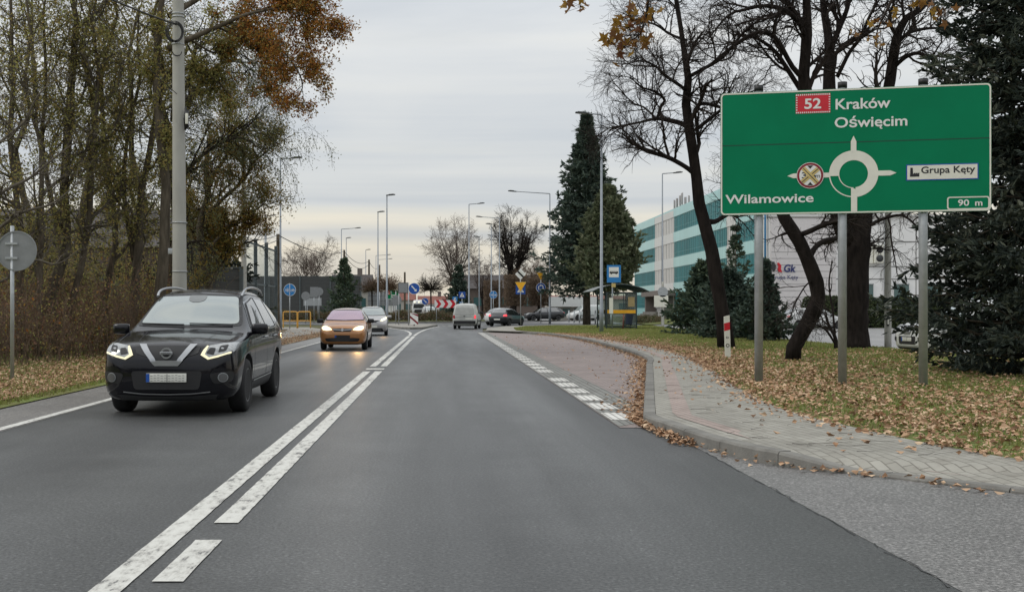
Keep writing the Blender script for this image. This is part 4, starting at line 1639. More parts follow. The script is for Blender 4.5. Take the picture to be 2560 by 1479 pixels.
# flexible striped marker
o = P(1019, 760, 86)
o.z = .13
t = thing('marker_board', 'red and white slanted-stripe marker board on the nose of the traffic island', 'marker board', o)
c = P(1019, 784, 86)
fr = FACE(c)
w, h = .30, .46
mb = MB()
mb.prism([(-w, -h), (w, -h + .06), (w, h * .72), (-w * .1, h), (-w, h)], fr, -.04, 0, 0)
for z0 in (-1.02, -.34, .34):
    q = [(-w, z0 + .34 + .06), (-w, z0 + .58), (w, z0 + .06), (w, z0 - .18)]
    q = [(x, max(-h + .01, min(h * (.97 if x < 0 else .70), z))) for x, z in q]
    mb.prism(q[::-1], fr, .005, .005, 1)
mb.build('sign_plate', [M['white'], M['darkred']], t, o)
post(t, o, o.x, o.y + .06, .05, c.z - .2, .05, 'darkmetal')

# red chevrons on the roundabout island
o = P(1096, 760, 114.6)
o.z = .14
t = thing('chevron_board', 'long red and white chevron board on the roundabout island', 'road sign', o)
c = P(1096, 747.5, 114.5)
fr = FACE(c)
w, h = 1.09, .385
mb = MB()
mb.prism([(-w, -h), (w, -h), (w, h), (-w, h)], fr, -.04, 0, 0)
for i in range(3):
    x = -w + .02 + i * .72
    q = [(x + .08, -h), (x + .40, -h), (x + .66, 0), (x + .40, h), (x + .08, h), (x + .34, 0)]
    q = [(min(a, w), b) for a, b in q]
    mb.prism(q, fr, .006, .006, 1)
mb.build('sign_plate', [M['white'], M['red']], t, o)
for s in (-.9, .9):
    post(t, o, o.x + s, o.y + .08, .1, c.z + .3, .04)


def zebra_deco(s):
    return [([(-s * .86, -s * .86), (s * .86, -s * .86), (s * .86, s * .86), (-s * .86, s * .86)], .004, 1), ([(-s * .72, -s * .62), (s * .72, -s * .62), (0, s * .74)], .008, 2),
            ([(-s * .10, -s * .42), (s * .03, -s * .42), (s * .14, s * .05), (s * .02, s * .30), (-s * .10, s * .05)], .012, 3), ([(-s * .40, -s * .56), (-s * .26, -s * .56), (-s * .20, -s * .48), (-s * .34, -s * .48)], .012, 3), ([(s * .20, -s * .56), (s * .34, -s * .56), (s * .28, -s * .48), (s * .16, -s * .48)], .012, 3)]


# pedestrian crossing sign and car-park sign beyond the white van
o = Vector((P(1137, 760, 118).x, 118, 0))
t = thing('crossing_sign', 'square blue pedestrian crossing sign above the white delivery van', 'road sign', o)
post(t, o, o.x, o.y, 0, 3.2)
s = .34
plate('sign_plate', [(-s, -s), (s, -s), (s, s), (-s, s)], FACE(P(1137, 725.5, 117.9)), ['blue', 'blue', 'white', 'ink'], zebra_deco(s), t, o)
o = Vector((P(1119.5, 760, 121).x, 121, 0))
t = thing('parking_sign', 'blue parking sign with a white P above the chevron board', 'road sign', o)
post(t, o, o.x, o.y, 0, 2.5)
s = .26
c = P(1119.5, 735.5, 120.9)
ob = plate('sign_plate', [(-s, -s), (s, -s), (s, s), (-s, s)], FACE(c), ['skyblue'], [], t, o)
mb = MB()
text_into(mb, "P", FACE(c), 0, -.15, None, .32, .008, 0, .02, 'C')
mb.build('lettering', M['white'], ob, (0, 0, 0)).location = -o
o = Vector((P(1136, 760, 126).x, 126, 0))
t = thing('road_sign', 'small blue sign with white bars low behind the crossing sign', 'road sign', o)
post(t, o, o.x, o.y, 0, 1.9)
s = .22
plate('sign_plate', [(-s, -s), (s, -s), (s, s), (-s, s)], FACE(P(1135, 747, 125.9)), ['skyblue', 'white'], [([(-.15 + k * .12, -.16), (-.09 + k * .12, -.16), (-.03 + k * .12, .16), (-.09 + k * .12, .16)], .006, 1) for k in range(3)], t, o)


def cycle_walk(u, vc, y, r, label, ztop):
    o = Vector((P(u, 760, y).x, y, 0))
    t = thing('footway_sign', label, 'road sign', o)
    post(t, o, o.x, o.y, 0, ztop)
    deco = [(arc_poly(r * .94), .004, 1), ([(-.018, -r * .9), (.018, -r * .9), (.018, r * .9), (-.018, r * .9)], .008, 2)]
    # walkers on one half, a bicycle on the other
    for x, s in ((-.26, .8), (-.13, 1)):
        deco += [([(x - .03 * s, -.14 * s), (x + .03 * s, -.14 * s), (x + .035 * s, .06 * s), (x - .035 * s, .06 * s)], .008, 2), ([(x + .03 * s * math.cos(a), .11 * s + .03 * s * math.sin(a)) for a in np.linspace(0, 6.28, 9)[:-1]], .008, 2)]
    ob = plate('sign_plate', arc_poly(r, 28), FACE(P(u, vc, y - .1)), ['white', 'skyblue', 'white'], deco, t, o)
    mb = MB()
    f = FACE(P(u, vc, y - .1))
    for cx in (.13, .30):
        mb.ring((cx, -.05), .055, .078, f, .010, 0, 16)
    for a, b in (((.13, -.05), (.19, .05)), ((.19, .05), (.28, .05)), ((.28, .05), (.30, -.05)), ((.19, .05), (.22, -.04)), ((.22, -.04), (.28, .05))):
        A2, B2 = Vector(a), Vector(b)
        n_ = Vector((-(B2 - A2).y, (B2 - A2).x)).normalized() * .011
        mb.prism([tuple(A2 - n_), tuple(B2 - n_), tuple(B2 + n_), tuple(A2 + n_)], f, .012, .012, 0)
    mb.build('bicycle_symbol', M['white'], ob, (0, 0, 0)).location = -o


cycle_walk(713, 713, 80, .43, 'round blue shared footway and cycle sign by the yellow railings', 3.2)
cycle_walk(1214, 725, 122, .42, 'round blue shared footway and cycle sign above the charcoal hatchback', 3.3)

# give way, end of priority, crossing
TRI = lambda r: [(-r, r * .60), (0, -r * 1.13), (r, r * .60)]
o = G(1281, 800, VG)
t = thing('give_way_sign', 'yellow give-way triangle under a tilted end-of-priority sign at the edge of the verge', 'road sign', o)
post(t, o, o.x, o.y, .1, P(1281, 660, o.y).z)
y = o.y - .06
fr = FACE(P(1281, 674.5, y))
k = .44
dia = [(0, -k), (k, 0), (0, k), (-k, 0)]
mb = MB()
mb.prism(dia, fr, -.025, 0, 0)
mb.prism([(-.27, 0), (0, -.27), (.27, 0), (0, .27)], fr, .005, .005, 2)
mb.prism([(-.265, .165), (-.265, .175), (-.175, .265), (-.165, .265), (.265, -.165), (.265, -.175), (.175, -.265), (.165, -.265)], fr, .008, .008, 1)
mb.build('end_of_priority_plate', [M['white'], M['ink'], M['plate']], t, o)
plate('give_way_plate', TRI(.45), FACE(P(1281, 702, y)), ['ochre', 'yellow'], [(TRI(.41), .005, 1)], t, o)
s = .38
plate('crossing_plate', [(-s, -s), (s, -s), (s, s), (-s, s)], FACE(P(1281, 712, y + .14)), ['blue', 'blue', 'white', 'ink'], zebra_deco(s), t, o)
o = G(1331, 795, VG)
t = thing('roundabout_sign', 'yellow give-way triangle above a round blue roundabout sign on one post', 'road sign', o)
post(t, o, o.x, o.y, .1, P(1331, 672, o.y).z)
y = o.y - .06
plate('give_way_plate', TRI(.40), FACE(P(1331, 677, y)), ['ochre', 'yellow'], [(TRI(.36), .005, 1)], t, o)
mb = MB()
fr = FACE(P(1331, 707.5, y))
mb.disc((0, 0), .44, fr, -.025, 0, 0)
mb.disc((0, 0), .41, fr, .003, .005, 1)
for i in range(3):
    a0 = 2 * PI / 3 * i + .3
    mb.ring((0, 0), .17, .26, fr, .009, 0, 12, a0, a0 + 1.35)
    a = a0 + 1.35
    mb.prism([(.10 * math.cos(a), .10 * math.sin(a)), (.33 * math.cos(a), .33 * math.sin(a)), (.215 * math.cos(a + .62), .215 * math.sin(a + .62))], fr, .0095, .0095, 0)
mb.build('roundabout_plate', [M['white'], M['blue']], t, o)

# backs of signs and boards on the left of the roundabout
for u0, u1, v0, v1, yy, lab, zt in ((763, 782, 706, 731, 112, 'grey back of an upright square sign in front of the noise wall', None), (747, 791, 733, 752, 116, 'pale grey back of a wide low board in front of the noise wall', None)):
    o = Vector((P((u0 + u1) / 2, 760, yy).x, yy, .02))
    t = thing('road_sign', lab, 'road sign', o)
    a, b = P(u0, v1, yy), P(u1, v0, yy)
    w, h = b.x - a.x, b.z - a.z
    plate('sign_plate', [(0, 0), (w, 0), (w, h), (0, h)], FACE(a), ['galv' if v1 > 740 else 'signback'], [], t, o)
    for q in ((.5,) if w < 1 else (.2, .8)):
        post(t, o, a.x + w * q, yy + .06, 0, b.z - .05)
for u, v, yy, lab in ((752, 728, 110, 'round grey sign back, left of the square sign back by the noise wall'), (785, 717, 114, 'round grey sign back, right of the square sign back by the noise wall')):
    o = Vector((P(u, 760, yy).x, yy, .02))
    t = thing('road_sign', lab, 'road sign', o)
    post(t, o, o.x, yy + .06, 0, P(u, v, yy).z + .3)
    plate('sign_plate', arc_poly(.42), FACE(P(u, v, yy)), ['signback'], [], t, o)

# big grey back of the opposite direction sign, the green one before it and the black town board
o = Vector((P(940, 760, 152).x, 152, 0))
t = thing('direction_sign', 'wide grey back of a direction sign beyond the roundabout', 'road sign', o)
a, b = P(905, 752, 152), P(978, 716, 152)
w, h = b.x - a.x, b.z - a.z
plate('sign_plate', [(0, 0), (w, 0), (w, h), (0, h)], FACE(a), ['signback', 'darkmetal'], [([(0, h * q), (w, h * q), (w, h * q + .04), (0, h * q + .04)], .005, 1) for q in (.33, .66)], t, o)
for q in (.15, .4, .62, .88):
    post(t, o, a.x + w * q, 151.9, 0, b.z, .06)
o = Vector((P(962, 760, 137).x, 137, .14))
t = thing('arrow_sign', 'small green arrow-shaped direction sign with a red 52 badge on the roundabout island', 'road sign', o)
a, b = P(948, 736, 137), P(984, 713, 137)
w, h = b.x - a.x, b.z - a.z
fr = FACE(a)
ob = plate('sign_plate', [(0, 0), (w * .86, 0), (w, h * .5), (w * .86, h), (0, h)], fr, ['white', 'green', 'red'], [([(.04, .04), (w * .84, .04), (w * .96, h * .5), (w * .84, h - .04), (.04, h - .04)], .005, 1), ([(.09, h * .5), (.58, h * .5), (.58, h - .08), (.09, h - .08)], .009, 2)], t, o)
mb = MB()
text_into(mb, "52", fr, .33, h * .56, .34, None, .013, 0, .02, 'C')
mb.build('route_number', M['white'], ob, (0, 0, 0)).location = -o
for k, (q, ww) in enumerate(((.30, .5), (.12, .6))):
    mb = MB()
    mb.prism([(.70, h * q + .1), (.70 + ww, h * q + .1), (.70 + ww, h * q + .2), (.70, h * q + .2)], fr, .010, .010, 0)
    mb.build('lettering', M['white'], ob, (0, 0, 0)).location = -o
for q in (.2, .7):
    post(t, o, a.x + w * q, 137.06, .1, b.z)
o = Vector((P(952, 760, 133).x, 133, .14))
t = thing('name_board', 'black board with a white rim and two white lines of writing above the roundabout hedge', 'road sign', o)
a, b = P(936, 712, 133), P(969, 697, 133)
w, h = b.x - a.x, b.z - a.z
deco = [([(.05, .05), (w - .05, .05), (w - .05, h - .05), (.05, h - .05)], .005, 1)]
for k, (x0, x1, z) in enumerate(((.45, .95, h * .62), (.3, 1.25, h * .28))):
    n = 4 + 3 * k
    for j in range(n):
        xa = x0 + (x1 - x0) * j / n
        deco.append(([(xa, z), (xa + (x1 - x0) / n * .72, z), (xa + (x1 - x0) / n * .72, z + .10), (xa, z + .10)], .009, 0))
plate('sign_plate', [(0, 0), (w, 0), (w, h), (0, h)], FACE(a), ['white', 'ink'], deco, t, o)
for q in (.2, .8):
    post(t, o, a.x + w * q, 133.06, .1, b.z)

# red and white kilometre post
o = P(1789, 880, 30)
o = Vector((o.x, 29.9, VG))
t = thing('delineator_post', 'white delineator post with a red reflector band and the figure 0 beside the crooked trunks', 'marker post', o)
fr = (o, Vector((math.cos(-.1), math.sin(-.1), 0)), Vector((-.03, 0, 1)), Vector((math.sin(-.1), -math.cos(-.1), 0)))
mb = MB()
mb.prism([(-.075, 0), (.075, 0), (.075, 1.13), (-.075, 1.09)], fr, -.03, 0, 0)
mb.prism([(-.075, .71), (.075, .75), (.075, .95), (-.075, .91)], fr, .003, .003, 1)
mb.prism([(-.075, .71), (.075, .75), (.075, .95), (-.075, .91)][::-1], fr, -.033, -.033, 1)
ob = mb.build('body', [M['cream'], M['red']], t, o)
mb = MB()
mb.ring((0, .335), .030, .048, fr, .004, 0, 20)
mb.build('lettering', M['ink'], t, o)
mb = MB()
text_into(mb, "52", fr, 0, .52, .07, .05, .004, 0, .02, 'C')
mb.build('lettering', M['ink'], t, o)


# ------------------------------------------------------------------ street lamps and utility poles
def lamp(u, vtop, y, arm, lab, zb=0.0, r=.085, ua=None, va=None, mat='lamp_grey', head=.75):
    """arm>0 reaches to the right (metres)"""
    x = (u - 1086) / 2800 * y
    zt = P(u, vtop, y).z
    o = Vector((x, y, zb))
    t = thing('street_lamp', lab, 'street lamp', o, 0, 'street lamps')
    mb = MB()
    mb.lathe([(r * 1.25, zb - .05), (r * 1.25, zb + 1.3), (r, zb + 1.34), (r * .52, zt)], (x, y, 0), 12, 'z')
    mb.build('pole', M[mat], t, o)
    s = 1 if arm > 0 else -1
    L = abs(arm)
    e = Vector((x + s * max(.05, L - head * .7), y, zt + .06 * L))
    ab = MB()
    ab.tube([(x, y, zt - .12), (x, y, zt), (x + s * .06, y, zt + .02), tuple(e)], [r * .5, r * .5, r * .48, r * .38], 8, 0)
    a = ab.build('arm', M[mat], t, o)
    hb = MB()
    d = Vector((s, 0, .09)).normalized()
    hb.box((0, 0, 0), (head, .30, .075), 0, 0, .03)
    hb.box((.05 * s, 0, .05), (head * .55, .2, .05), 0, 0, .02)
    hb.box((.02 * s, 0, -.041), (head * .6, .22, .008), 1)
    Mx = Matrix.Translation(e + d * head * .35) @ Matrix.Rotation(-s * .09, 4, 'Y')
    hb.build('lamp_head', [M['darkmetal'], M['galv']], a, o, xf=Mx)
    return t


lamp(690, 392, 76, 1.35, 'tall street lamp right of the glass noise barrier, arm to the right')
lamp(1480, 283, 64, -1.36, 'tallest street lamp, in front of the bus shelter, arm to the left', VG, .095)
lamp(1353, 477, 101, -3.6, 'street lamp left of the big spruce with a long arm to the left', VG)
lamp(1630, 428, 91, 1.5, 'street lamp before the teal office block, arm to the right', .03)
lamp(952, 481, 93, .35, 'street lamp with a stub arm rising above the black name board', .1)
lamp(930, 522, 116, .35, 'street lamp with a stub arm, just left of the one above the name board', .14)
lamp(840, 564, 140, 2.3, 'street lamp behind the dark bush with a long arm to the right')
lamp(852, 586, 165, .6, 'slim far lamp close right of the long-armed one behind the dark bush')
lamp(900, 615, 188, .7, 'far street lamp left of the wooden pole, short hooked arm')
lamp(925, 629, 205, 2.6, 'far street lamp with its long arm behind the two stub-armed ones')
lamp(930, 639, 222, 2.7, 'farthest street lamp with a long arm, lower than its neighbour')
lamp(652, 512, 112, .6, 'thin street lamp seen above the glass noise barrier')
lamp(655, 532, 124, 1.0, 'lower street lamp above the glass noise barrier, arm to the right')
lamp(1154, 503, 121, 1.55, 'street lamp before the bare tree, arm to the right', .14)
lamp(1179, 583, 150, -.3, 'plain slim street lamp between the bare trees')
lamp(1209, 552, 140, -.55, 'street lamp in front of the pollarded tree with a short arm to the left')
lamp(1229, 537, 128, -2.55, 'street lamp with a long arm to the left before the pollarded tree')


def pole(u, vb, vt, y, rb, rt, lab, name='utility_pole', mat='pole_concrete', ut=None, zb=0.0):
    x = (u - 1086) / 2800 * y
    zt = P(u, vt, y).z
    xt = ((ut if ut is not None else u) - 1086) / 2800 * y
    o = Vector((x, y, zb))
    t = thing(name, lab, 'utility pole', o)
    mb = MB()
    k = 14
    mb.tube([(x + (xt - x) * i / k, y, zb - .1 + (zt - zb) * i / k) for i in range(k + 1)], [rb + (rt - rb) * i / k for i in range(k + 1)], 20, 0)
    mb.build('shaft', M[mat], t, o)
    return t, o


t, o = pole(443, 900, -260, 28, .185, .125, 'thick pale concrete pole standing behind the black sport utility vehicle', ut=437)
for u, v, rr_ in ((442, 548, .178), (442, 668, .180), (438.5, 35, .150), (438.5, 43, .150), (438.6, 110, .152)):
    p = P(u, v, 28)
    mb = MB()
    mb.lathe([(rr_, -.012), (rr_ + .008, -.012), (rr_ + .008, .012), (rr_, .012)], (p.x, 28, p.z), 20)
    mb.build('band', M['galv'], t, o)
mb = MB()
p = P(436, 80, 27.8)
for k in range(4):
    a = np.linspace(0, 2 * PI, 18)
    mb.tube([(p.x + (.16 + .02 * k) * math.cos(q) - .05, 27.8 - .02 * k, p.z + (.20 + .02 * k) * math.sin(q)) for q in a], .011, 5, 0, False)
p = P(436, 128, 27.8)
for k in range(2):
    mb.tube([(p.x + .11 * math.cos(q), 27.8 - .02 * k, p.z + (.09 + .02 * k) * math.sin(q)) for q in np.linspace(PI, 2 * PI, 12)], .010, 5, 0, False)
mb.build('cable_coil', M['black'], t, o)
mb = MB()
p = P(459, 293, 27.85)
mb.tube([(p.x, p.y, p.z - .22), (p.x + .01, p.y, p.z + .22)], .05, 10, 0)
mb.tube([(p.x - .03, p.y, p.z - .27), (p.x - .05, p.y, p.z), (p.x - .02, p.y, p.z + .3)], .025, 6, 0)
mb.box((p.x + .015, p.y - .05, p.z), (.07, .03, .26), 1, 0, .01)
mb.build('splice_box', [M['black'], M['cream']], t, o)
mb = MB()
p = P(421, 618, 28)
mb.box((p.x, 28, p.z), (.14, .06, .14), 0, 0, .01)
mb.box((p.x + .08, 28, p.z), (.14, .03, .03), 0)
mb.build('number_tag', M['galv'], t, o)
mb = MB()
mb.tube([(o.x - .19, 28, .02), (o.x - .17, 28, 2.6)], .018, 6, 0)
mb.build('earth_pipe', M['galv'], t, o)
pole(601, 800, 330, 56, .145, .10, 'slimmer concrete pole in the autumn leaves left of the glass barrier', ut=599)
pole(684, 805, 572, 74, .12, .11, 'short wooden pole at the end of the glass noise barrier', mat='bark2')
pole(847, 760, 613, 150, .16, .13, 'far wooden pole behind the dark bush', mat='bark2')
pole(908, 770, 637, 180, .17, .14, 'far wooden pole between the lamps left of the name board', mat='bark2')
pole(934, 770, 650, 215, .18, .14, 'farthest wooden pole behind the stub-armed lamps', mat='bark2')
pole(996, 740, 668, 220, .2, .18, 'far wooden pole above the globe trees', mat='bark2')
t, o = pole(2185, 855, 300, 38, .115, .085, 'rust-stained concrete lamp post standing by the service road behind the sign', zb=.03)
mb = MB()
mb.box((o.x - .05, o.y - .12, 1.05), (.07, .05, .42), 0, 0, .01)
mb.box((o.x - .05, o.y - .15, 1.0), (.04, .01, .22), 1)
mb.build('meter_box', [M['black'], M['cream']], t, o)
t, o = pole(1631, 800, 690, 89, .11, .09, 'short pale post with a round plate and a notice board before the office block', name='notice_post', zb=.03)
plate('round_plate', arc_poly(.40), FACE(P(1631, 718, 88.85)), ['galv'], [], t, o)
plate('notice', [(-.55, -.45), (.55, -.45), (.55, .45), (-.55, .45)], FACE(P(1627, 741, 88.85)), ['cream'], [], t, o)


def cable(lab, pts, r=.012, sag=.0):
    p = [Vector(q) for q in pts]
    out = []
    n = 22
    for i in range(n + 1):
        f = i / n
        q = p[0].lerp(p[1], f)
        q.z -= sag * 4 * f * (1 - f)
        out.append(q)
    mb = MB()
    mb.tube(out, r, 5, 0)
    o = mb.build('overhead_cable', M['black'])
    tag(o, lab, 'cable', 'overhead cables')


cable('thick overhead cable running from the coil on the concrete pole up to the left', [P(438, 62, 28), P(265, -5, 24)], .022, .02)
cable('thin overhead cable rising from the splice box on the concrete pole to the upper left', [P(452, 245, 28), P(200, -10, 26)], .009, .12)
cable('upper cable between the slim concrete pole and the short wooden pole', [P(602, 590, 56), P(684, 578, 74)], .02, .12)
cable('lower cable between the slim concrete pole and the short wooden pole', [P(602, 605, 56), P(684, 590, 74)], .02, .15)
cable('cable from the short wooden pole to the far pole behind the dark bush', [P(684, 578, 74), P(847, 618, 150)], .03, .7)
cable('upper cable sagging between the two far wooden poles', [P(847, 618, 150), P(908, 642, 180)], .035, .9)
cable('lower cable sagging between the two far wooden poles', [P(847, 626, 150), P(908, 650, 180)], .035, 1.2)
cable('cable running down from the far wooden pole to the globe trees', [P(908, 642, 180), P(934, 655, 215)], .035, .8)

# ------------------------------------------------------------------ railings, noise barriers
t = thing('railing', 'yellow tubular pedestrian railing at the end of the left footpath', 'railing', (P(731, 760, 82).x, 82, 0))
o = t.location.copy()
for a, b in ((697, 731), (733, 764)):
    x0, x1 = (a - 1086) / 2800 * 82, (b - 1086) / 2800 * 82
    mb = MB()
    mb.tube(smooth_path([(x0, 82, 0), (x0, 82, 1.0), (x0 + .04, 82, 1.17), (x0 + .2, 82, 1.2), (x1 - .2, 82, 1.2), (x1 - .04, 82, 1.17), (x1, 82, 1.0), (x1, 82, 0)], 4), .042, 8, 0)
    mb.tube([(x0, 82, .55), (x1, 82, .55)], .036, 8, 0)
    mb.build('rail_panel', M['yellowrail'] if 'yellowrail' in M else M.setdefault('yellowrail', pm('railing_yellow', (.62, .33, .06), .5)), t, o)

M['clear'] = clear_mat('acrylic_sheet', (.80, .86, .88), .93, 1.12)
t = thing('noise_barrier', 'tall see-through noise barrier with grey steel posts along the left footpath', 'fence', (-10.5, 62, 0))
o = Vector((-10.5, 62, 0))
ys = [60.6, 64.3, 68.0, 71.6]
XB = lambda y: -10.55 + (y - 60) * .012
for y in ys:
    mb = MB()
    mb.box((XB(y), y, 2.68), (.19, .12, 5.36), 0)
    mb.box((XB(y) - .06, y, 2.68), (.02, .16, 5.3), 0)
    mb.box((XB(y) + .06, y, 2.68), (.02, .16, 5.3), 0)
    mb.build('post', M['steelgreen'] if 'steelgreen' in M else M.setdefault('steelgreen', pm('barrier_steel', (.10, .12, .125), .5, .4)), t, o)
for a, b in zip(ys[:-1], ys[1:]):
    x = XB((a + b) / 2)
    mb = MB()
    for z0, z1 in ((.35, 2.75), (2.85, 5.0)):
        mb.quad((x, a + .12, z0), (x, b - .12, z0), (x, b - .12, z1), (x, a + .12, z1))
    ob = mb.build('clear_panel', M['clear'], t, o)
    fb = MB()
    for z in (.30, 2.80, 5.04):
        fb.box((x, (a + b) / 2, z), (.07, b - a - .22, .10), 0)
    fb.build('panel_frame', M['steelgreen'], ob, Vector((0, 0, 0))).location = -o
mb = MB()
for a, b in zip(ys[:-1], ys[1:]):
    mb.box((XB((a + b) / 2), (a + b) / 2, .12), (.12, b - a - .22, .30), 0)
mb.build('plinth', M['concrete'], t, o)

M['barriergrey'] = pm('barrier_panel_grey', (.055, .058, .058), .75, var=.15, scale=3, bump=.2, bscale=14, stretch=(1, 1, 6))


def solid_barrier(lab, x0, x1, y, zt, n, yl=0.0):
    o = Vector(((x0 + x1) / 2, y, 0))
    t = thing('noise_barrier', lab, 'fence', o)
    mb = MB()
    nb = int(zt / .5)
    for i in range(nb):
        mb.box(((x0 + x1) / 2, y, zt * (i + .5) / nb), (x1 - x0, .12, zt / nb - .02), 0)
    mb.box(((x0 + x1) / 2, y + .02, zt / 2), (x1 - x0 - .02, .06, zt - .06), 0)
    mb.build('panel', M['barriergrey'], t, o)
    for i in range(n + 1):
        x = x0 + (x1 - x0) * i / n
        mb = MB()
        mb.box((x, y - .05, zt / 2 + .04), (.16, .2, zt + .08), 0)
        mb.build('post', M['steelgreen'], t, o)
    mb = MB()
    mb.box(((x0 + x1) / 2, y, zt + .03), (x1 - x0, .17, .05), 0)
    mb.build('coping', M['steelgreen'], t, o)


solid_barrier('dark grey noise wall seen behind the black sport utility vehicle and the concrete pole', -13.2, -8.95, 51, 3.22, 3)
solid_barrier('long dark grey noise wall beyond the roundabout on the left', -34, -10.4, 147, 5.6, 6)

# rail of posts along the forecourt
t0 = None
for i in range(9):
    p = P(1400 + i * 13, 790, 116 - i * 3.2)
    o = Vector((p.x, p.y, .06))
    if t0 is None:
        mb = MB()
        mb.tube([(0, 0, 0), (0, 0, 1.15)], .07, 8, 0)
        mb.lathe([(.07, 1.15), (.06, 1.19), (.02, 1.21)], (0, 0, 0), 8)
        t0 = mb.build('bollard', M['galv'])
        b = t0
    else:
        b = t0.copy()
        COL.objects.link(b)
    b.location = o
    tag(b, 'pale bollard in the row along the forecourt behind the spruce trunks', 'bollard', 'forecourt bollards')


# ------------------------------------------------------------------ bus stop
def bus_shelter():
    y0, y1, x0, x1 = 73.2, 77.4, 10.62, 12.55
    o = Vector(((x0 + x1) / 2, (y0 + y1) / 2, VG))
    t = thing('bus_shelter', 'glazed bus shelter with a curved roof and a yellow stripe on the verge', 'bus shelter', o)
    z = VG
    G_ = M.setdefault('shelter_green', pm('shelter_frame', (.035, .055, .062), .45, .2))
    zt = z + 2.38
    for x in (x0, x1):
        for y in (y0, y1):
            mb = MB()
            mb.box((x, y, z + 1.19), (.08, .08, 2.38), 0, 0, .008)
            mb.build('leg', G_, t, o)
    mb = MB()
    for y in (y0, y1):
        for zz in (z + .12, z + 1.0, zt - .03):
            mb.box(((x0 + x1) / 2, y, zz), (x1 - x0 - .08, .05, .06), 0)
    for x in (x1,):
        for zz in (z + .12, zt - .03):
            mb.box((x, (y0 + y1) / 2, zz), (.05, y1 - y0 - .08, .06), 0)
    mb.box(((x0 + x1) / 2 + .15, y0 + .001, z + 1.2), (.05, .045, 2.3), 0)
    mb.box(((x0 + x1) / 2 - .45, y1 + .001, z + 1.2), (.05, .045, 2.3), 0)
    mb.build('frame', G_, t, o)
    gl = M.setdefault('shelterglass', clear_mat('shelter_glass', (.90, .95, .94), .93))
    for nm, c, s in (('side_glass', ((x0 + x1) / 2, y0, z + 1.25), (x1 - x0 - .1, .012, 2.15)), ('side_glass', ((x0 + x1) / 2, y1, z + 1.25), (x1 - x0 - .1, .012, 2.15)), ('back_glass', (x1, (y0 + y1) / 2, z + 1.25), (.012, y1 - y0 - .1, 2.15))):
        mb = MB()
        mb.box(c, s, 0)
        mb.build(nm, gl, t, o)
    mb = MB()
    for y in (y0 - .03, y1 + .03):
        mb.box(((x0 + x1) / 2, y, z + 1.12), (x1 - x0 - .12, .01, .22), 0)
    mb.build('safety_stripe', M['yellow'], t, o)
    # barrel roof with ribs, overhanging towards the road
    xs = np.linspace(x0 - .95, x1 + .75, 13)
    zs = zt + .04 + .46 * np.sin((xs - xs[0]) / (xs[-1] - xs[0]) * PI) ** .8 * (1.0)
    mb = MB()
    for i in range(12):
        for yy0, yy1 in ((y0 - .35, y1 + .35),):
            a, b = (xs[i], zs[i]), (xs[i + 1], zs[i + 1])
            mb.add([(a[0], yy0, a[1]), (b[0], yy0, b[1]), (b[0], yy1, b[1]), (a[0], yy1, a[1]), (a[0], yy0, a[1] + .02), (b[0], yy0, b[1] + .02), (b[0], yy1, b[1] + .02), (a[0], yy1, a[1] + .02)],
                   [[3, 2, 1, 0], [4, 5, 6, 7], [0, 1, 5, 4], [2, 3, 7, 6]], 0)
    mb.build('roof', M.setdefault('roofsheet', clear_mat('roof_sheet', (.66, .70, .70), .55)), t, o)
    mb = MB()
    for yy in np.linspace(y0 - .3, y1 + .3, 6):
        mb.tube([(xs[i], yy, zs[i] - .03) for i in range(13)], .035, 6, 0)
    for i in (0, 12):
        mb.tube([(xs[i], y0 - .35, zs[i]), (xs[i], y1 + .35, zs[i])], .03, 6, 0)
    mb.build('roof_ribs', G_, t, o)
    mb = MB()
    mb.box((x1 - .35, (y0 + y1) / 2, z + .48), (.36, 2.6, .05), 0, 0, .01)
    for yy in (y0 + .9, y1 - .9):
        mb.box((x1 - .25, yy, z + .24), (.06, .06, .48), 0)
    mb.build('bench', M['darkmetal'], t, o)
    mb = MB()
    mb.box((x1 - .33, y0 - .02, z + 1.75), (.42, .02, .62), 0)
    mb.build('timetable', M.setdefault('paperbrown', pm('sun_bleached_paper', (.36, .27, .13), .7)), t, o)
    # litter bin
    b = Vector((x1 - .62, y0 - .45, VG))
    tb = thing('litter_bin', 'tilted dark blue litter bin with a rusty post in front of the bus shelter', 'litter bin', b)
    mb = MB()
    mb.lathe([(.20, .28), (.23, .35), (.25, .98), (.26, 1.0), (.22, 1.0)], (0, 0, 0), 14)
    mb.build('body', M.setdefault('binblue', pm('bin_blue', (.02, .032, .065), .5)), tb, (0, 0, 0), xf=Matrix.Rotation(.12, 4, 'Y'))
    mb = MB()
    mb.tube([(-.32, 0, 0), (-.26, 0, .95)], .045, 8, 0)
    mb.box((-.2, 0, .75), (.12, .04, .04), 0)
    mb.build('post', M.setdefault('rust', pm('rusty_steel', (.16, .06, .045), .8)), tb, (0, 0, 0))


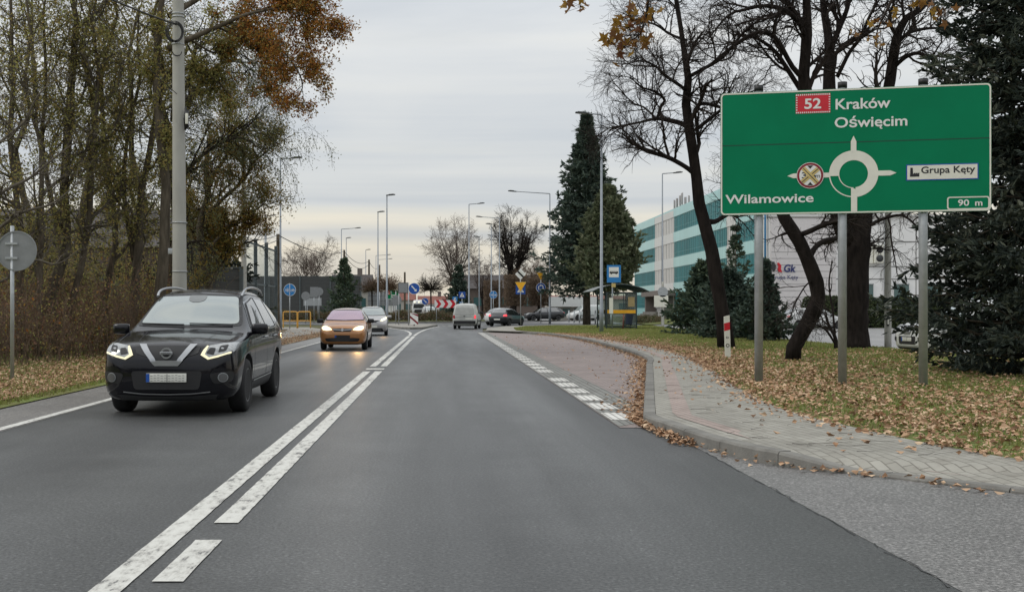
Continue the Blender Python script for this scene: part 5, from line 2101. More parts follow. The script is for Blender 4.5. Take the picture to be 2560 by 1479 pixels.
bus_shelter()
o = G(1507, 812, VG)
o = Vector((P(1507, 760, 72).x, 72, VG))
t = thing('bus_stop_sign', 'blue bus stop sign with a white field and a bus, in front of the shelter', 'road sign', o)
post(t, o, o.x, o.y, .1, P(1507, 660, 72).z, .045, 'lamp_grey')
a, b = P(1493.5, 695, 71.9), P(1527.5, 652, 71.9)
w, h = b.x - a.x, b.z - a.z
fr = FACE(a, -.06)
bus = [(.16, .60), (.20, .68), (.68, .68), (.73, .60), (.73, .55), (.16, .55)]
plate('sign_plate', [(0, 0), (w, 0), (w, h), (0, h)], fr, ['skyblue', 'white', 'ink'], [([(w * .15, h * .30), (w * .85, h * .30), (w * .85, h * .88), (w * .15, h * .88)], .005, 1),
      ([(w * .19, h * .52), (w * .80, h * .52), (w * .80, h * .60), (w * .74, h * .66), (w * .25, h * .66), (w * .19, h * .60)], .009, 2), ([(w * .25, h * .615), (w * .73, h * .615), (w * .71, h * .645), (w * .27, h * .645)], .012, 1)] +
      [([(w * cx + .045 * math.cos(q), h * .515 + .045 * math.sin(q)) for q in np.linspace(0, 6.28, 11)[:-1]], .010, 2) for cx in (.32, .66)], t, o)
c = P(1510, 702, 71.9)
plate('stop_name_plate', [(-.13, -.12), (.13, -.12), (.13, .14), (-.13, .14)], FACE(c), ['ochre'], [], t, o)
plate('timetable', [(-.12, -.5), (.12, -.5), (.12, .5), (-.12, .5)], FACE(P(1504, 752, 71.92)), ['cream'], [], t, o)


# ------------------------------------------------------------------ buildings
M['teal'] = stripes_mat('teal_glazing', (.010, .135, .150), (.08, .33, .35), 1.05, .09, 'Y', .4, .15, .25)
M['paleblue'] = stripes_mat('pale_blue_spandrel', (.30, .56, .57), (.24, .47, .49), 1.05, .10, 'Y', .3, .5, .05)
M['whitewin'] = stripes_mat('white_framed_glazing', (.22, .23, .235), (.60, .58, .56), .95, .42, 'Y', .3, .5, .3)
M['offwall'] = pm('pale_office_panel', (.62, .62, .60), .6, var=.05, scale=.5)
M['whitewall'] = pm('white_render', (.80, .795, .78), .8, var=.05, scale=.4)
M['bluepipe'] = pm('blue_downpipe', (.02, .15, .30), .5)
M['tealwin'] = pm('teal_window', (.05, .115, .115), .15, spec=.8)
M['brownstone'] = pm('entrance_stone', (.17, .145, .13), .8)


def office():
    X, Y0, Y1 = 31.5, 110.5, 186.0
    o = Vector((X + 7, (Y0 + Y1) / 2, 0))
    t = thing('office_block', 'long four-storey office block with teal glazing and pale blue bands', 'building', o)
    mb = MB()
    mb.box((X + 7.15, (Y0 + Y1) / 2, 7.35), (14, Y1 - Y0, 14.7), 0)
    mb.build('wall', M['offwall'], t, o)
    zs = [(1.55, 3.62), (4.95, 7.02), (8.35, 10.42), (11.75, 13.82)]
    bays = [(112.0, 114.4, 'offwall'), (114.5, 121.6, 'teal'), (121.7, 125.6, 'whitewin'), (125.7, 154.2, 'teal'), (154.3, 168.0, 'whitewin'), (168.1, 185.8, 'teal')]
    edges = [0] + [z for p in zs for z in p] + [14.75]
    for i in range(0, len(edges), 2):
        za, zb = edges[i], edges[i + 1]
        for ya, yb, k in bays:
            mb = MB()
            mb.box((X + .05, (ya + yb) / 2, (za + zb) / 2), (.16, yb - ya, zb - za - .01), 0)
            mb.build('spandrel', M['offwall'] if k != 'teal' else M['paleblue'], t, o)
    for za, zb in zs:
        for ya, yb, k in bays:
            if k == 'offwall':
                continue
            if k == 'whitewin' and za < 2 and ya > 150:
                continue
            mb = MB()
            mb.box((X + .10, (ya + yb) / 2, (za + zb) / 2), (.10, yb - ya - .02, zb - za - .01), 0)
            w = mb.build('window_band', M[k], t, o)
            if k == 'teal':
                fb = MB()
                for yy in np.arange(ya + .1, yb - .05, 1.05):
                    fb.box((X + .035, yy, (za + zb) / 2), (.045, .05, zb - za - .02), 0)
                for zz in (za + .06, za + (zb - za) * .3, zb - .06):
                    fb.box((X + .04, (ya + yb) / 2, zz), (.035, yb - ya - .04, .045), 0)
                fb.build('mullions', M['mullion'], w, Vector((0, 0, 0))).location = -o
                continue
            fb = MB()
            st = 1.9
            yy = ya + st
            while yy < yb - .2:
                fb.box((X + .03, yy, (za + zb) / 2), (.05, .30, zb - za - .02), 0)
                yy += st
            fb.build('mullions', M['offwall'], w, Vector((0, 0, 0))).location = -o
    # entrance with a deep canopy
    mb = MB()
    mb.box((X - 1.0, 160.5, 3.55), (2.0, 15, .75), 0)
    mb.box((X - .9, 154.2, 1.6), (1.5, .6, 3.15), 0)
    mb.box((X - .9, 166.6, 1.6), (1.5, .6, 3.15), 0)
    e = mb.build('entrance_canopy', M['brownstone'], t, o)
    mb = MB()
    mb.box((X - .05, 160, 1.5), (.12, 4, 2.7), 0)
    mb.build('entrance_door', M['tealwin'], t, o)
    mb = MB()
    for k in range(4):
        mb.box((X - 1.6 - .35 * k, 163, .5 - .13 * k), (.35, 10, 1.0 - .26 * k), 0)
    mb.build('steps', M['concrete'], t, o)
    mb = MB()
    mb.box((X + 7.1, (Y0 + Y1) / 2, 14.85), (14.2, Y1 - Y0 + .3, .25), 0)
    mb.build('roof', M['paleblue'], t, o)
    mb = MB()
    rng = np.random.default_rng(3)
    yb = 160
    for k in range(9):
        x, y = X + 2 + rng.uniform(0, 1.2), yb + rng.uniform(-3.2, 3.2)
        h = rng.uniform(1.6, 3.0)
        mb.tube([(x, y, 14.9), (x, y, 14.9 + h)], .05, 6, 0)
        mb.box((x - .12, y, 14.9 + h * .72), (.16, .34, 1.3), 0, rng.uniform(-1, 1), .03)
    mb.tube([(X + 2.5, yb - 3.4, 15.6), (X + 2.5, yb + 3.4, 15.6)], .06, 6, 0)
    mb.build('roof_antenna', M.setdefault('antenna', pm('antenna_pinkish', (.36, .33, .32), .6)), t, o)
    mb = MB()
    mb.tube([(X - .08, Y0 - .1, 0), (X - .08, Y0 - .1, 14.6)], .10, 8, 0)
    mb.build('downpipe', M['bluepipe'], t, o)


office()


def hall():
    y, x0, x1, h = 110.05, 31.75, 62.0, 10.3
    o = Vector(((x0 + x1) / 2, y + 6, 0))
    t = thing('factory_hall', 'plain white factory hall with small teal windows and a company logo', 'building', o)
    mb = MB()
    mb.box(((x0 + x1) / 2, y + 6.1, h / 2), (x1 - x0, 12, h), 0)
    mb.build('wall', M['whitewall'], t, o)
    mb = MB()
    for z in (2.4, 4.3, 5.5, 7.9):
        mb.box(((x0 + x1) / 2, y + .085, z), (x1 - x0 - .1, .03, .09), 0)
    for xx in np.arange(x0 + 8.2, x1, 3.0):
        mb.box((xx, y + .086, 5.1), (.07, .03, 9.8), 0)
    mb.box(((x0 + x1) / 2, y + .05, .35), (x1 - x0 - .1, .12, .7), 0)
    mb.box((35.0, y - .02, h / 2), (6.3, .2, h - .3), 1)
    for k in range(13):
        mb.box((35.0, y - .125, .7 + k * .62), (6.2, .02, .035), 0)
    mb.build('cladding', [M['seamgrey'], M.setdefault('pinkpanel', pm('pale_panel', (.64, .61, .605), .7, var=.04))], t, o)
    mb = MB()
    mb.box(((x0 + x1) / 2, y + 6, h + .1), (x1 - x0 + .3, 12.4, .2), 0)
    mb.build('roof', M['offwall'], t, o)
    for u, v0, v1, du in ((2219, 699, 726, 36), (2139, 699, 726, 20), (2075, 700, 726, 18), (2300, 699, 726, 36), (2400, 699, 726, 36)):
        a = P(u, (v0 + v1) / 2, y)
        mb = MB()
        mb.box((a.x, y + .05, a.z - .2), (du / 2800 * y, .12, 1.5), 0)
        w = mb.build('window', M['tealwin'], t, o)
        mb = MB()
        mb.box((a.x, y - .03, a.z + .55), (du / 2800 * y + .06, .12, .10), 0)
        mb.build('window_frame', M['bluepipe'] if False else M['galv'], w, Vector((0, 0, 0))).location = -o
    a = P(2156, 625, y - .4)
    mb = MB()
    mb.box((a.x + .25, y - .3, a.z), (.95, .40, 1.75), 0, 0, .04)
    for dz in (-.42, .42):
        mb.lathe([(.34, -.51), (.34, -.515), (.05, -.52)], (a.x + .32, y, a.z + dz), 20, 'y', 1)
    mb.box((a.x - .55, y - .25, a.z), (.5, .3, 1.75), 0)
    mb.build('air_conditioner', [M['cream'], M['darkmetal']], t, o)
    mb = MB()
    for u in (2176,):
        a = P(u, 640, y)
        mb.tube([(a.x, y - .05, 0), (a.x, y - .05, h)], .06, 6, 0)
    mb.build('downpipe', M['galv'], t, o)
    # logo: red flame with violet letters, name beneath
    fr = frame((31.75, y - .16, 0), (1, 0, 0))
    lg = MB()
    a = P(1917, 658, y)
    lx, lz = a.x - 31.75, a.z
    lg.prism([(lx - .12, lz - .42), (lx + .26, lz - .46), (lx + .12, lz - .15), (lx + .16, lz + .18), (lx - .05, lz + .46), (lx - .26, lz + .44), (lx - .12, lz + .10), (lx - .20, lz - .15)], fr, .01, .05, 0)
    lg.prism([(lx - .75, lz + .55), (lx - .50, lz + .55), (lx - .35, lz - .1), (lx - .55, lz - .45), (lx - .85, lz - .1)], fr, .01, .05, 1)
    text_into(lg, "Gk", fr, lx + .42, lz - .42, 1.15, .72, .05, 2, .03, 'L', .15)
    text_into(lg, "Grupa Kęty", fr, lx - .85, lz - 1.12, 2.65, .42, .05, 2, .0)
    lg.build('company_logo', [M['red'], M['darkmetal'], M['navy']], t, o)
    # brownish-roofed house peeping out farther right
    o2 = Vector((62, 130, 0))
    t2 = thing('house', 'house with a pale orange tiled roof glimpsed between the sign post and the dark spruce', 'building', o2)
    mb = MB()
    mb.box((62, 130, 3.6), (16, 10, 7.2), 0)
    mb.build('wall', M['whitewall'], t2, o2)
    mb = MB()
    fr2 = (Vector((62, 124.4, 7.1)), Vector((1, 0, 0)), Vector((0, 0, 1)), Vector((0, -1, 0)))
    mb.prism([(-8.6, 0), (8.6, 0), (5.5, 3.6), (-5.5, 3.6)], fr2, -11.2, 0, 0)
    mb.build('roof', M.setdefault('orangetile', pm('orange_roof_tiles', (.38, .17, .10), .8, var=.2, scale=3)), t2, o2)


hall()


def far_house(lab, cx, y, w, d, h, rh, wall, roof, name='house'):
    o = Vector((cx, y, 0))
    t = thing(name, lab, 'building', o)
    mb = MB()
    mb.box((cx, y + d / 2, h / 2), (w, d, h), 0)
    mb.build('wall', M[wall], t, o)
    mb = MB()
    fr = (Vector((cx, y + d / 2, h)), Vector((0, 1, 0)), Vector((0, 0, 1)), Vector((1, 0, 0)))
    mb.prism([(-d / 2 - .4, -.05), (d / 2 + .4, -.05), (0, rh)], fr, -w / 2 - .3, w / 2 + .3, 0)
    r = mb.build('roof', M[roof], t, o)
    mb = MB()
    mb.box((cx + w * .2, y + d / 2, h + rh + .1), (.7, .7, 1.6), 0)
    mb.build('chimney', M['brownstone'], r, Vector((0, 0, 0))).location = -o
    for k in range(3):
        wx = cx + w * (-.3 + .3 * k)
        mb = MB()
        mb.box((wx, y - .03, h * .55), (1.2, .1, 1.3), 0)
        mb.build('window', M['tealwin'], t, o)


M['darkroof'] = pm('dark_roof', (.07, .062, .06), .8)
M['redroof'] = pm('red_roof', (.20, .075, .055), .8, var=.2, scale=2)
M['housewall'] = pm('house_render', (.42, .40, .36), .8)
M['dullwall'] = pm('dull_render', (.13, .10, .085), .85)
far_house('house with a dark pitched roof behind the noise wall, right of the dark bush', -13.2, 165, 5.5, 8, 4.2, 2.3, 'housewall', 'darkroof')
far_house('pale house low behind the grey back of the far direction sign', -13, 185, 11, 8, 2.6, 1.2, 'whitewall', 'darkroof')
far_house('brown house with a chimney behind the clipped brown trees', 9.5, 176, 13, 9, 4.6, 2.2, 'dullwall', 'darkroof')
far_house('low pale shop building behind the dark estate car', 27, 200, 16, 10, 3.2, .6, 'housewall', 'redroof')
far_house('distant cream house beyond the globe trees', -9.5, 250, 7, 8, 3.4, 2.0, 'housewall', 'redroof')
far_house('distant white house low behind the far keep-right sign', -1.6, 232, 6, 8, 2.5, 1.6, 'whitewall', 'redroof')
# white kiosk with posts in front of the forecourt
o = Vector((P(1408, 760, 133).x, 133, .03))
t = thing('kiosk', 'white flat-roofed kiosk beyond the two spruce trunks', 'building', o)
mb = MB()
mb.box((o.x + .2, 134.6, 2.25), (5.6, 3.4, 1.15), 0)
mb.build('roof', M['p_white'], t, o)
mb = MB()
mb.box((o.x + .2, 135.0, .85), (5.2, 2.4, 1.62), 0)
mb.build('wall', M['housewall'], t, o)
for k in range(4):
    mb = MB()
    mb.box((o.x - 2 + k * 1.4, 133.75, 1.0), (.9, .08, .9), 0)
    mb.build('window', M['tealwin'], t, o)
# ------------------------------------------------------------------ vehicles (local: front at y=0, rear at y=length, x across, z up)
def pchip(x, y, q):
    x, y = np.array(x, float), np.array(y, float)
    h = np.diff(x)
    d = np.diff(y) / h
    m = np.zeros(len(x))
    for i in range(1, len(x) - 1):
        if d[i - 1] * d[i] > 0:
            w1, w2 = 2 * h[i] + h[i - 1], h[i] + 2 * h[i - 1]
            m[i] = (w1 + w2) / (w1 / d[i - 1] + w2 / d[i])
    m[0], m[-1] = d[0], d[-1]
    i = np.clip(np.searchsorted(x, q) - 1, 0, len(h) - 1)
    t = (q - x[i]) / h[i]
    return ((1 + 2 * t) * (1 - t) ** 2 * y[i] + t * (1 - t) ** 2 * h[i] * m[i] + t * t * (3 - 2 * t) * y[i + 1] + t * t * (t - 1) * h[i] * m[i + 1])


KR = [.4, .35, .46, .22, .38, .5]


def car_loft(rows, nst=84):
    R = np.array(rows, float)
    y = R[:, 0]
    # stations bunch towards the two ends
    q = np.unique(np.concatenate([np.linspace(y[0], y[-1], nst), np.linspace(y[0], y[0] + .2, 14), np.linspace(y[-1] - .2, y[-1], 14), y]))
    c = [pchip(y, R[:, j], q) for j in range(1, 10)]
    zb, zm, zt, zp, w0, w1, w2, w3, dz = c
    rings = []
    for i in range(len(q)):
        cp = [(0, zb[i]), (w0[i] * .8, zb[i]), (w0[i], zb[i] + .08), (w1[i], zm[i]), (w2[i], zt[i]), (w3[i], zp[i] - dz[i]), (w3[i] * .55, zp[i] - dz[i] * .22), (0, zp[i])]
        cp = np.array(cp)
        pts = [cp[0]]
        for j in range(1, 7):
            k = KR[j - 1]
            a = cp[j] + (cp[j - 1] - cp[j]) * k
            b = cp[j] + (cp[j + 1] - cp[j]) * k
            for t in (0, .25, .5, .75, 1):
                pts.append((1 - t) ** 2 * a + 2 * t * (1 - t) * cp[j] + t * t * b)
        pts.append(cp[-1])
        pts = np.array(pts)
        half = np.stack([pts[:, 0], np.full(len(pts), q[i]), pts[:, 1]], 1)
        mir = half[1:-1][::-1].copy()
        mir[:, 0] *= -1
        rings.append(np.concatenate([half, mir]))
    V = np.array(rings)
    ns, k, _ = V.shape
    idx = np.arange(ns * k).reshape(ns, k)
    a, b = idx[:-1], idx[1:]
    F = np.stack([a, b, np.roll(b, -1, 1), np.roll(a, -1, 1)], -1).reshape(-1, 4)
    F = F.tolist() + [idx[0].tolist(), idx[-1].tolist()[::-1]]
    return V.reshape(-1, 3), F


def patch(mb, bvh, poly, view, off=.004, step=.05, side=1, m=0):
    """a panel lying on the bodywork: outline seen from 'front', 'rear', 'side' or 'top'"""
    P2 = np.array(poly, float)
    lo, hi = P2.min(0), P2.max(0)
    gx, gy = np.meshgrid(np.arange(lo[0] + step / 2, hi[0], step), np.arange(lo[1] + step / 2, hi[1], step))
    gx, gy = gx.ravel(), gy.ravel()
    ok = inside(P2, gx, gy)
    edge = []
    for i in range(len(P2)):
        a, b = P2[i], P2[(i + 1) % len(P2)]
        n = max(1, int(np.linalg.norm(b - a) / step))
        for t in range(n):
            edge.append(a + (b - a) * t / n)
    ne = len(edge)
    pts = [Vector((p[0], p[1])) for p in edge] + [Vector((a, b)) for a, b in zip(gx[ok], gy[ok])]
    vo, _, fo, _, _, _ = delaunay_2d_cdt(pts, [(i, (i + 1) % ne) for i in range(ne)], [], 1, 1e-6)
    D = {'front': Vector((0, 1, 0)), 'rear': Vector((0, -1, 0)), 'side': Vector((-side, 0, 0)), 'top': Vector((0, 0, -1))}[view]
    V = []
    for p in vo:
        o = {'front': Vector((p.x, -2, p.y)), 'rear': Vector((p.x, 8, p.y)), 'side': Vector((side * 3, p.x, p.y)), 'top': Vector((p.x, p.y, 4))}[view]
        hit, nrm, _, _ = bvh.ray_cast(o, D)
        if hit is None:
            hit, nrm, _, _ = bvh.find_nearest(o + D * (o - Vector((0, 2, .8))).length)
        if nrm.dot(D) > 0:
            nrm = -nrm
        V.append(tuple(hit + nrm * off))
    F = []
    for f in fo:
        f = list(f)
        a, b, c = [Vector(V[i]) for i in f[:3]]
        if (b - a).cross(c - a).dot(D) > 0:
            f = f[::-1]
        F.append(f)
    mb.add(V, F, m, True)


def rounded(poly, r=.04, n=3):
    p = [np.array(q, float) for q in poly]
    out = []
    for i in range(len(p)):
        a, b, c = p[i - 1], p[i], p[(i + 1) % len(p)]
        la, lc = np.linalg.norm(a - b), np.linalg.norm(c - b)
        s, e = b + (a - b) / la * min(r, la * .45), b + (c - b) / lc * min(r, lc * .45)
        for t in np.linspace(0, 1, n + 1):
            out.append((1 - t) ** 2 * s + 2 * t * (1 - t) * b + t * t * e)
    return out


def grow_poly(poly, d):
    P2 = np.array(poly, float)
    c = P2.mean(0)
    w = P2 - c
    return c + w * (1 + d / (np.linalg.norm(w, axis=1, keepdims=True) + 1e-6))


def circle(cx, cz, r, n=20):
    return [(cx + r * math.cos(i / n * 2 * math.pi), cz + r * math.sin(i / n * 2 * math.pi)) for i in range(n)]


def mirror(poly):
    return [(-a, b) for a, b in poly]


def wheel(parent, x, y, r, w, rimmat, spokes=5):
    s = 1 if x > 0 else -1
    mb = MB()
    prof = [(r * .62, -w / 2 + .012), (r * .70, -w / 2), (r * .93, -w / 2 + .006), (r * .99, -w / 2 + .035), (r, -w * .2), (r, w * .2), (r * .99, w / 2 - .035), (r * .93, w / 2 - .006), (r * .70, w / 2), (r * .62, w / 2 - .012)]
    mb.lathe(prof, (x, y, r), 32, 'x', 0)
    t = mb.build('wheel', M['tyre'], parent)
    rb = MB()
    o = s * (w / 2 - .012)
    rb.lathe([(.01, o - s * .06), (r * .64, o - s * .06), (r * .66, o), (r * .60, o + s * .004), (r * .57, o - s * .03)], (x, y, r), 32, 'x', 0, cap=False)
    rb.lathe([(.001, o - s * .028), (r * .13, o - s * .018), (r * .16, o - s * .05)], (x, y, r), 16, 'x', 0, cap=False)
    for i in range(spokes):
        a = i / spokes * 2 * math.pi + .3
        for da in (-.13, .13):
            p = [Vector((x + o - s * q, y + math.cos(a + da * e) * r * f, r + math.sin(a + da * e) * r * f)) for q, f, e in ((.035, .12, .4), (.022, .38, 1), (.016, .62, 1.25))]
            rb.tube(p, [r * .055, r * .05, r * .05], 6, 0)
    rb.build('rim', rimmat, t)
    return t


def car(name, label, cat, spec, loc, rz, group=None):
    """spec: rows, paint, wheels (yf, yr, r, w, track), panels"""
    t = thing(name, label, cat, (0, 0, 0), 0, group)
    V, F = car_loft(spec['rows'])
    bvh = BVHTree.FromPolygons([Vector(v) for v in V], F)
    mb = MB()
    mb.add(V, F, 0, True)
    yf, yr, r, ww, tr = spec['wheels']
    tmp = mb.build('tmp_body', [M[spec['paint']], M['well']])
    cut = MB()
    for yw in (yf, yr):
        for s in (-1, 1):
            cut.lathe([(r * 1.17, s * (tr - ww / 2 - .09)), (r * 1.17, s * (tr + .45))][::s], (0, yw, r * 1.02), 40, 'x', 0, sm=True)
    cutter = cut.build('tmp_cut', [M['well'], M['well']])
    bo = tmp.modifiers.new('wells', 'BOOLEAN')
    bo.object = cutter
    bo.operation = 'DIFFERENCE'
    bo.solver = 'EXACT'
    bo.material_mode = 'TRANSFER'
    dg = bpy.context.evaluated_depsgraph_get()
    me = bpy.data.meshes.new_from_object(tmp.evaluated_get(dg))
    me.name = 'body'
    bpy.data.objects.remove(tmp)
    bpy.data.objects.remove(cutter)
    body = link('body', me, t)
    # parts on the bodywork
    for nm, mat, items, under in spec['panels']:
        groups = {}
        for it in items:
            groups.setdefault(it.get('id', 0), []).append(it)
        for its in groups.values():
            pb = MB()
            for it in its:
                patch(pb, bvh, it['p'], it['v'], it.get('o', .005), it.get('st', .05), it.get('s', 1), it.get('m', 0))
            ob = pb.build(nm, [M[q] for q in (mat if isinstance(mat, (list, tuple)) else [mat])], body if under == 'body' else t)
    for yw in (yf, yr):
        for s in (-1, 1):
            wheel(t, s * tr, yw, r, ww, M[spec.get('rim', 'rim')], spec.get('spokes', 5))
    ctx = dict(root=t, body=body, bvh=bvh)
    if 'mirror' in spec:
        y, x, z, mm = spec['mirror']
        for s in (-1, 1):
            mb = MB()
            mb.box((s * (x + .12), y, z), (.23, .11, .15), 0, s * .12, .045)
            mb.tube([(s * (x - .03), y + .02, z - .06), (s * (x + .05), y + .01, z - .05)], .03, 6, 0)
            mb.build('wing_mirror', M[mm], t)
    if 'extra' in spec:
        spec['extra'](ctx)
    L = spec['rows'][-1][0]
    c, s_ = math.cos(rz), math.sin(rz)
    t.location = (loc[0], loc[1], loc[2] if len(loc) > 2 else 0)
    t.rotation_euler = (0, 0, rz)
    return t


def both(poly, v='front', **k):
    return [dict(p=poly, v=v, id=0, **k), dict(p=mirror(poly), v=v, id=1, **k)]


def sides(polys, **k):
    out = []
    for i, p in enumerate(polys):
        out += [dict(p=p, v='side', s=1, id=2 * i, **k), dict(p=p, v='side', s=-1, id=2 * i + 1, **k)]
    return out


# ---- the black sport utility vehicle
SUV_ROWS = [
    (0.00, .34, .50, .64, .74, .50, .60, .60, .46, .02),
    (0.05, .25, .52, .74, .86, .68, .74, .73, .58, .025),
    (0.13, .21, .55, .82, .935, .78, .83, .80, .68, .03),
    (0.30, .195, .58, .90, .99, .85, .885, .84, .74, .035),
    (0.70, .20, .62, .975, 1.06, .86, .905, .87, .78, .045),
    (1.10, .20, .66, 1.02, 1.115, .86, .91, .885, .79, .045),
    (1.28, .20, .67, 1.035, 1.19, .86, .91, .885, .765, .05),
    (1.90, .20, .68, 1.065, 1.555, .86, .91, .885, .655, .06),
    (2.20, .20, .68, 1.08, 1.66, .86, .91, .885, .635, .06),
    (2.70, .20, .68, 1.095, 1.71, .86, .91, .885, .63, .065),
    (3.50, .21, .70, 1.12, 1.70, .86, .91, .885, .615, .06),
    (4.05, .24, .74, 1.14, 1.65, .85, .905, .875, .575, .06),
    (4.36, .28, .78, 1.13, 1.46, .82, .885, .85, .57, .06),
    (4.55, .33, .80, 1.10, 1.22, .76, .84, .80, .58, .05),
    (4.64, .42, .80, 1.02, 1.08, .66, .74, .70, .55, .04)]


def suv_extra(c):
    t, bvh = c['root'], c['bvh']
    # chrome V of the grille with its round badge
    g = MB()
    patch(g, bvh, rounded([(-.43, .915), (.43, .915), (.40, .82), (.20, .76), (-.20, .76), (-.40, .82)], .03), 'front', .008)
    patch(g, bvh, [(-.31, .915), (.31, .915), (.16, .70), (-.16, .70)], 'front', .011)
    grille = g.build('grille', M['black'], t)
    v = MB()
    for s in (-1, 1):
        pts = [(s * .375, .925), (s * .285, .925), (s * .135, .735), (s * .175, .69)]
        patch(v, bvh, pts if s > 0 else pts, 'front', .028, .03)
    patch(v, bvh, [(-.175, .69), (-.135, .735), (.135, .735), (.175, .69), (.15, .665), (-.15, .665)], 'front', .028, .03)
    v.build('grille_trim', M['chrome'], grille)
    b = MB()
    hit, nrm, _, _ = bvh.ray_cast(Vector((0, -2, .83)), Vector((0, 1, 0)))
    fr = (Vector((0, hit.y - .045, .83)), Vector((1, 0, 0)), Vector((0, 0, 1)), Vector((0, -1, 0)))
    b.ring((0, 0), .052, .072, fr, .012, 0, 28, th=.02)
    b.box((0, hit.y - .06, .83), (.165, .012, .036), 0, 0, .004)
    b.box((0, hit.y - .03, .83), (.03, .05, .03), 0)
    tb = MB()
    text_into(tb, "NISSAN", (Vector((0, hit.y - .0675, .83)), Vector((1, 0, 0)), Vector((0, 0, 1)), Vector((0, -1, 0))), 0, -.011, .12, .022, 0, 0, 0, 'C')
    bo = b.build('badge', M['chrome'], grille)
    tb.build('badge_lettering', M['ink'], grille)
    # plate with a country band and the two worn text fields
    pb = MB()
    hy = bvh.ray_cast(Vector((0, -2, .52)), Vector((0, 1, 0)))[0].y
    pb.box((0, hy - .02, .513), (.52, .014, .114), 0, 0, .004)
    pb.box((-.237, hy - .0285, .513), (.044, .004, .108), 1)
    pb.box((.012, hy - .0285, .513), (.006, .004, .105), 2)
    for dx in (-.1, .13):
        for dz in (.030, -.002, -.034):
            for k in range(5):
                pb.box((dx - .09 + k * .045, hy - .0285, .513 + dz + .004 * ((k * 7) % 3 - 1)), (.028, .004, .004), 2)
    pb.build('number_plate', [M['plate'], M['blue'], M['plastic']], t)
    for s in (-1, 1):
        rr = MB()
        pts = [(s * .615, 2.02, 1.585), (s * .622, 2.10, 1.635), (s * .62, 2.22, 1.675), (s * .615, 2.45, 1.705), (s * .608, 2.9, 1.725), (s * .60, 3.4, 1.72), (s * .595, 3.85, 1.68), (s * .59, 4.02, 1.62)]
        rr.tube(smooth_path(pts, 5), .020, 8, 0)
        rr.build('roof_rail', M['chrome'], t)
        for y in (2.45, 3.35):
            h = MB()
            x = bvh.ray_cast(Vector((s * 3, y, .99)), Vector((-s, 0, 0)))[0].x
            h.tube([(x, y - .09, .985), (x + s * .035, y - .07, .99), (x + s * .04, y + .05, .992), (x, y + .08, .99)], .014, 6, 0)
            h.build('door_handle', M['chrome'], t)
    w = MB()
    for x0, x1 in ((-.05, -.66), (.62, .02)):
        p = []
        for k in range(5):
            x = x0 + (x1 - x0) * k / 4
            hh = bvh.ray_cast(Vector((x, -2, 1.165 + .004 * k)), Vector((0, 1, 0)))
            p.append(hh[0] + hh[1] * .02)
        w.tube(p, .009, 5, 0)
    w.build('wiper', M['black'], t)
    m = MB()
    patch(m, bvh, rounded([(-.13, 1.592), (.13, 1.592), (.12, 1.52), (.05, 1.49), (-.05, 1.49), (-.12, 1.52)], .03), 'front', .0115)
    m.build('rear_view_mirror', M['mirrorgrey'], t)


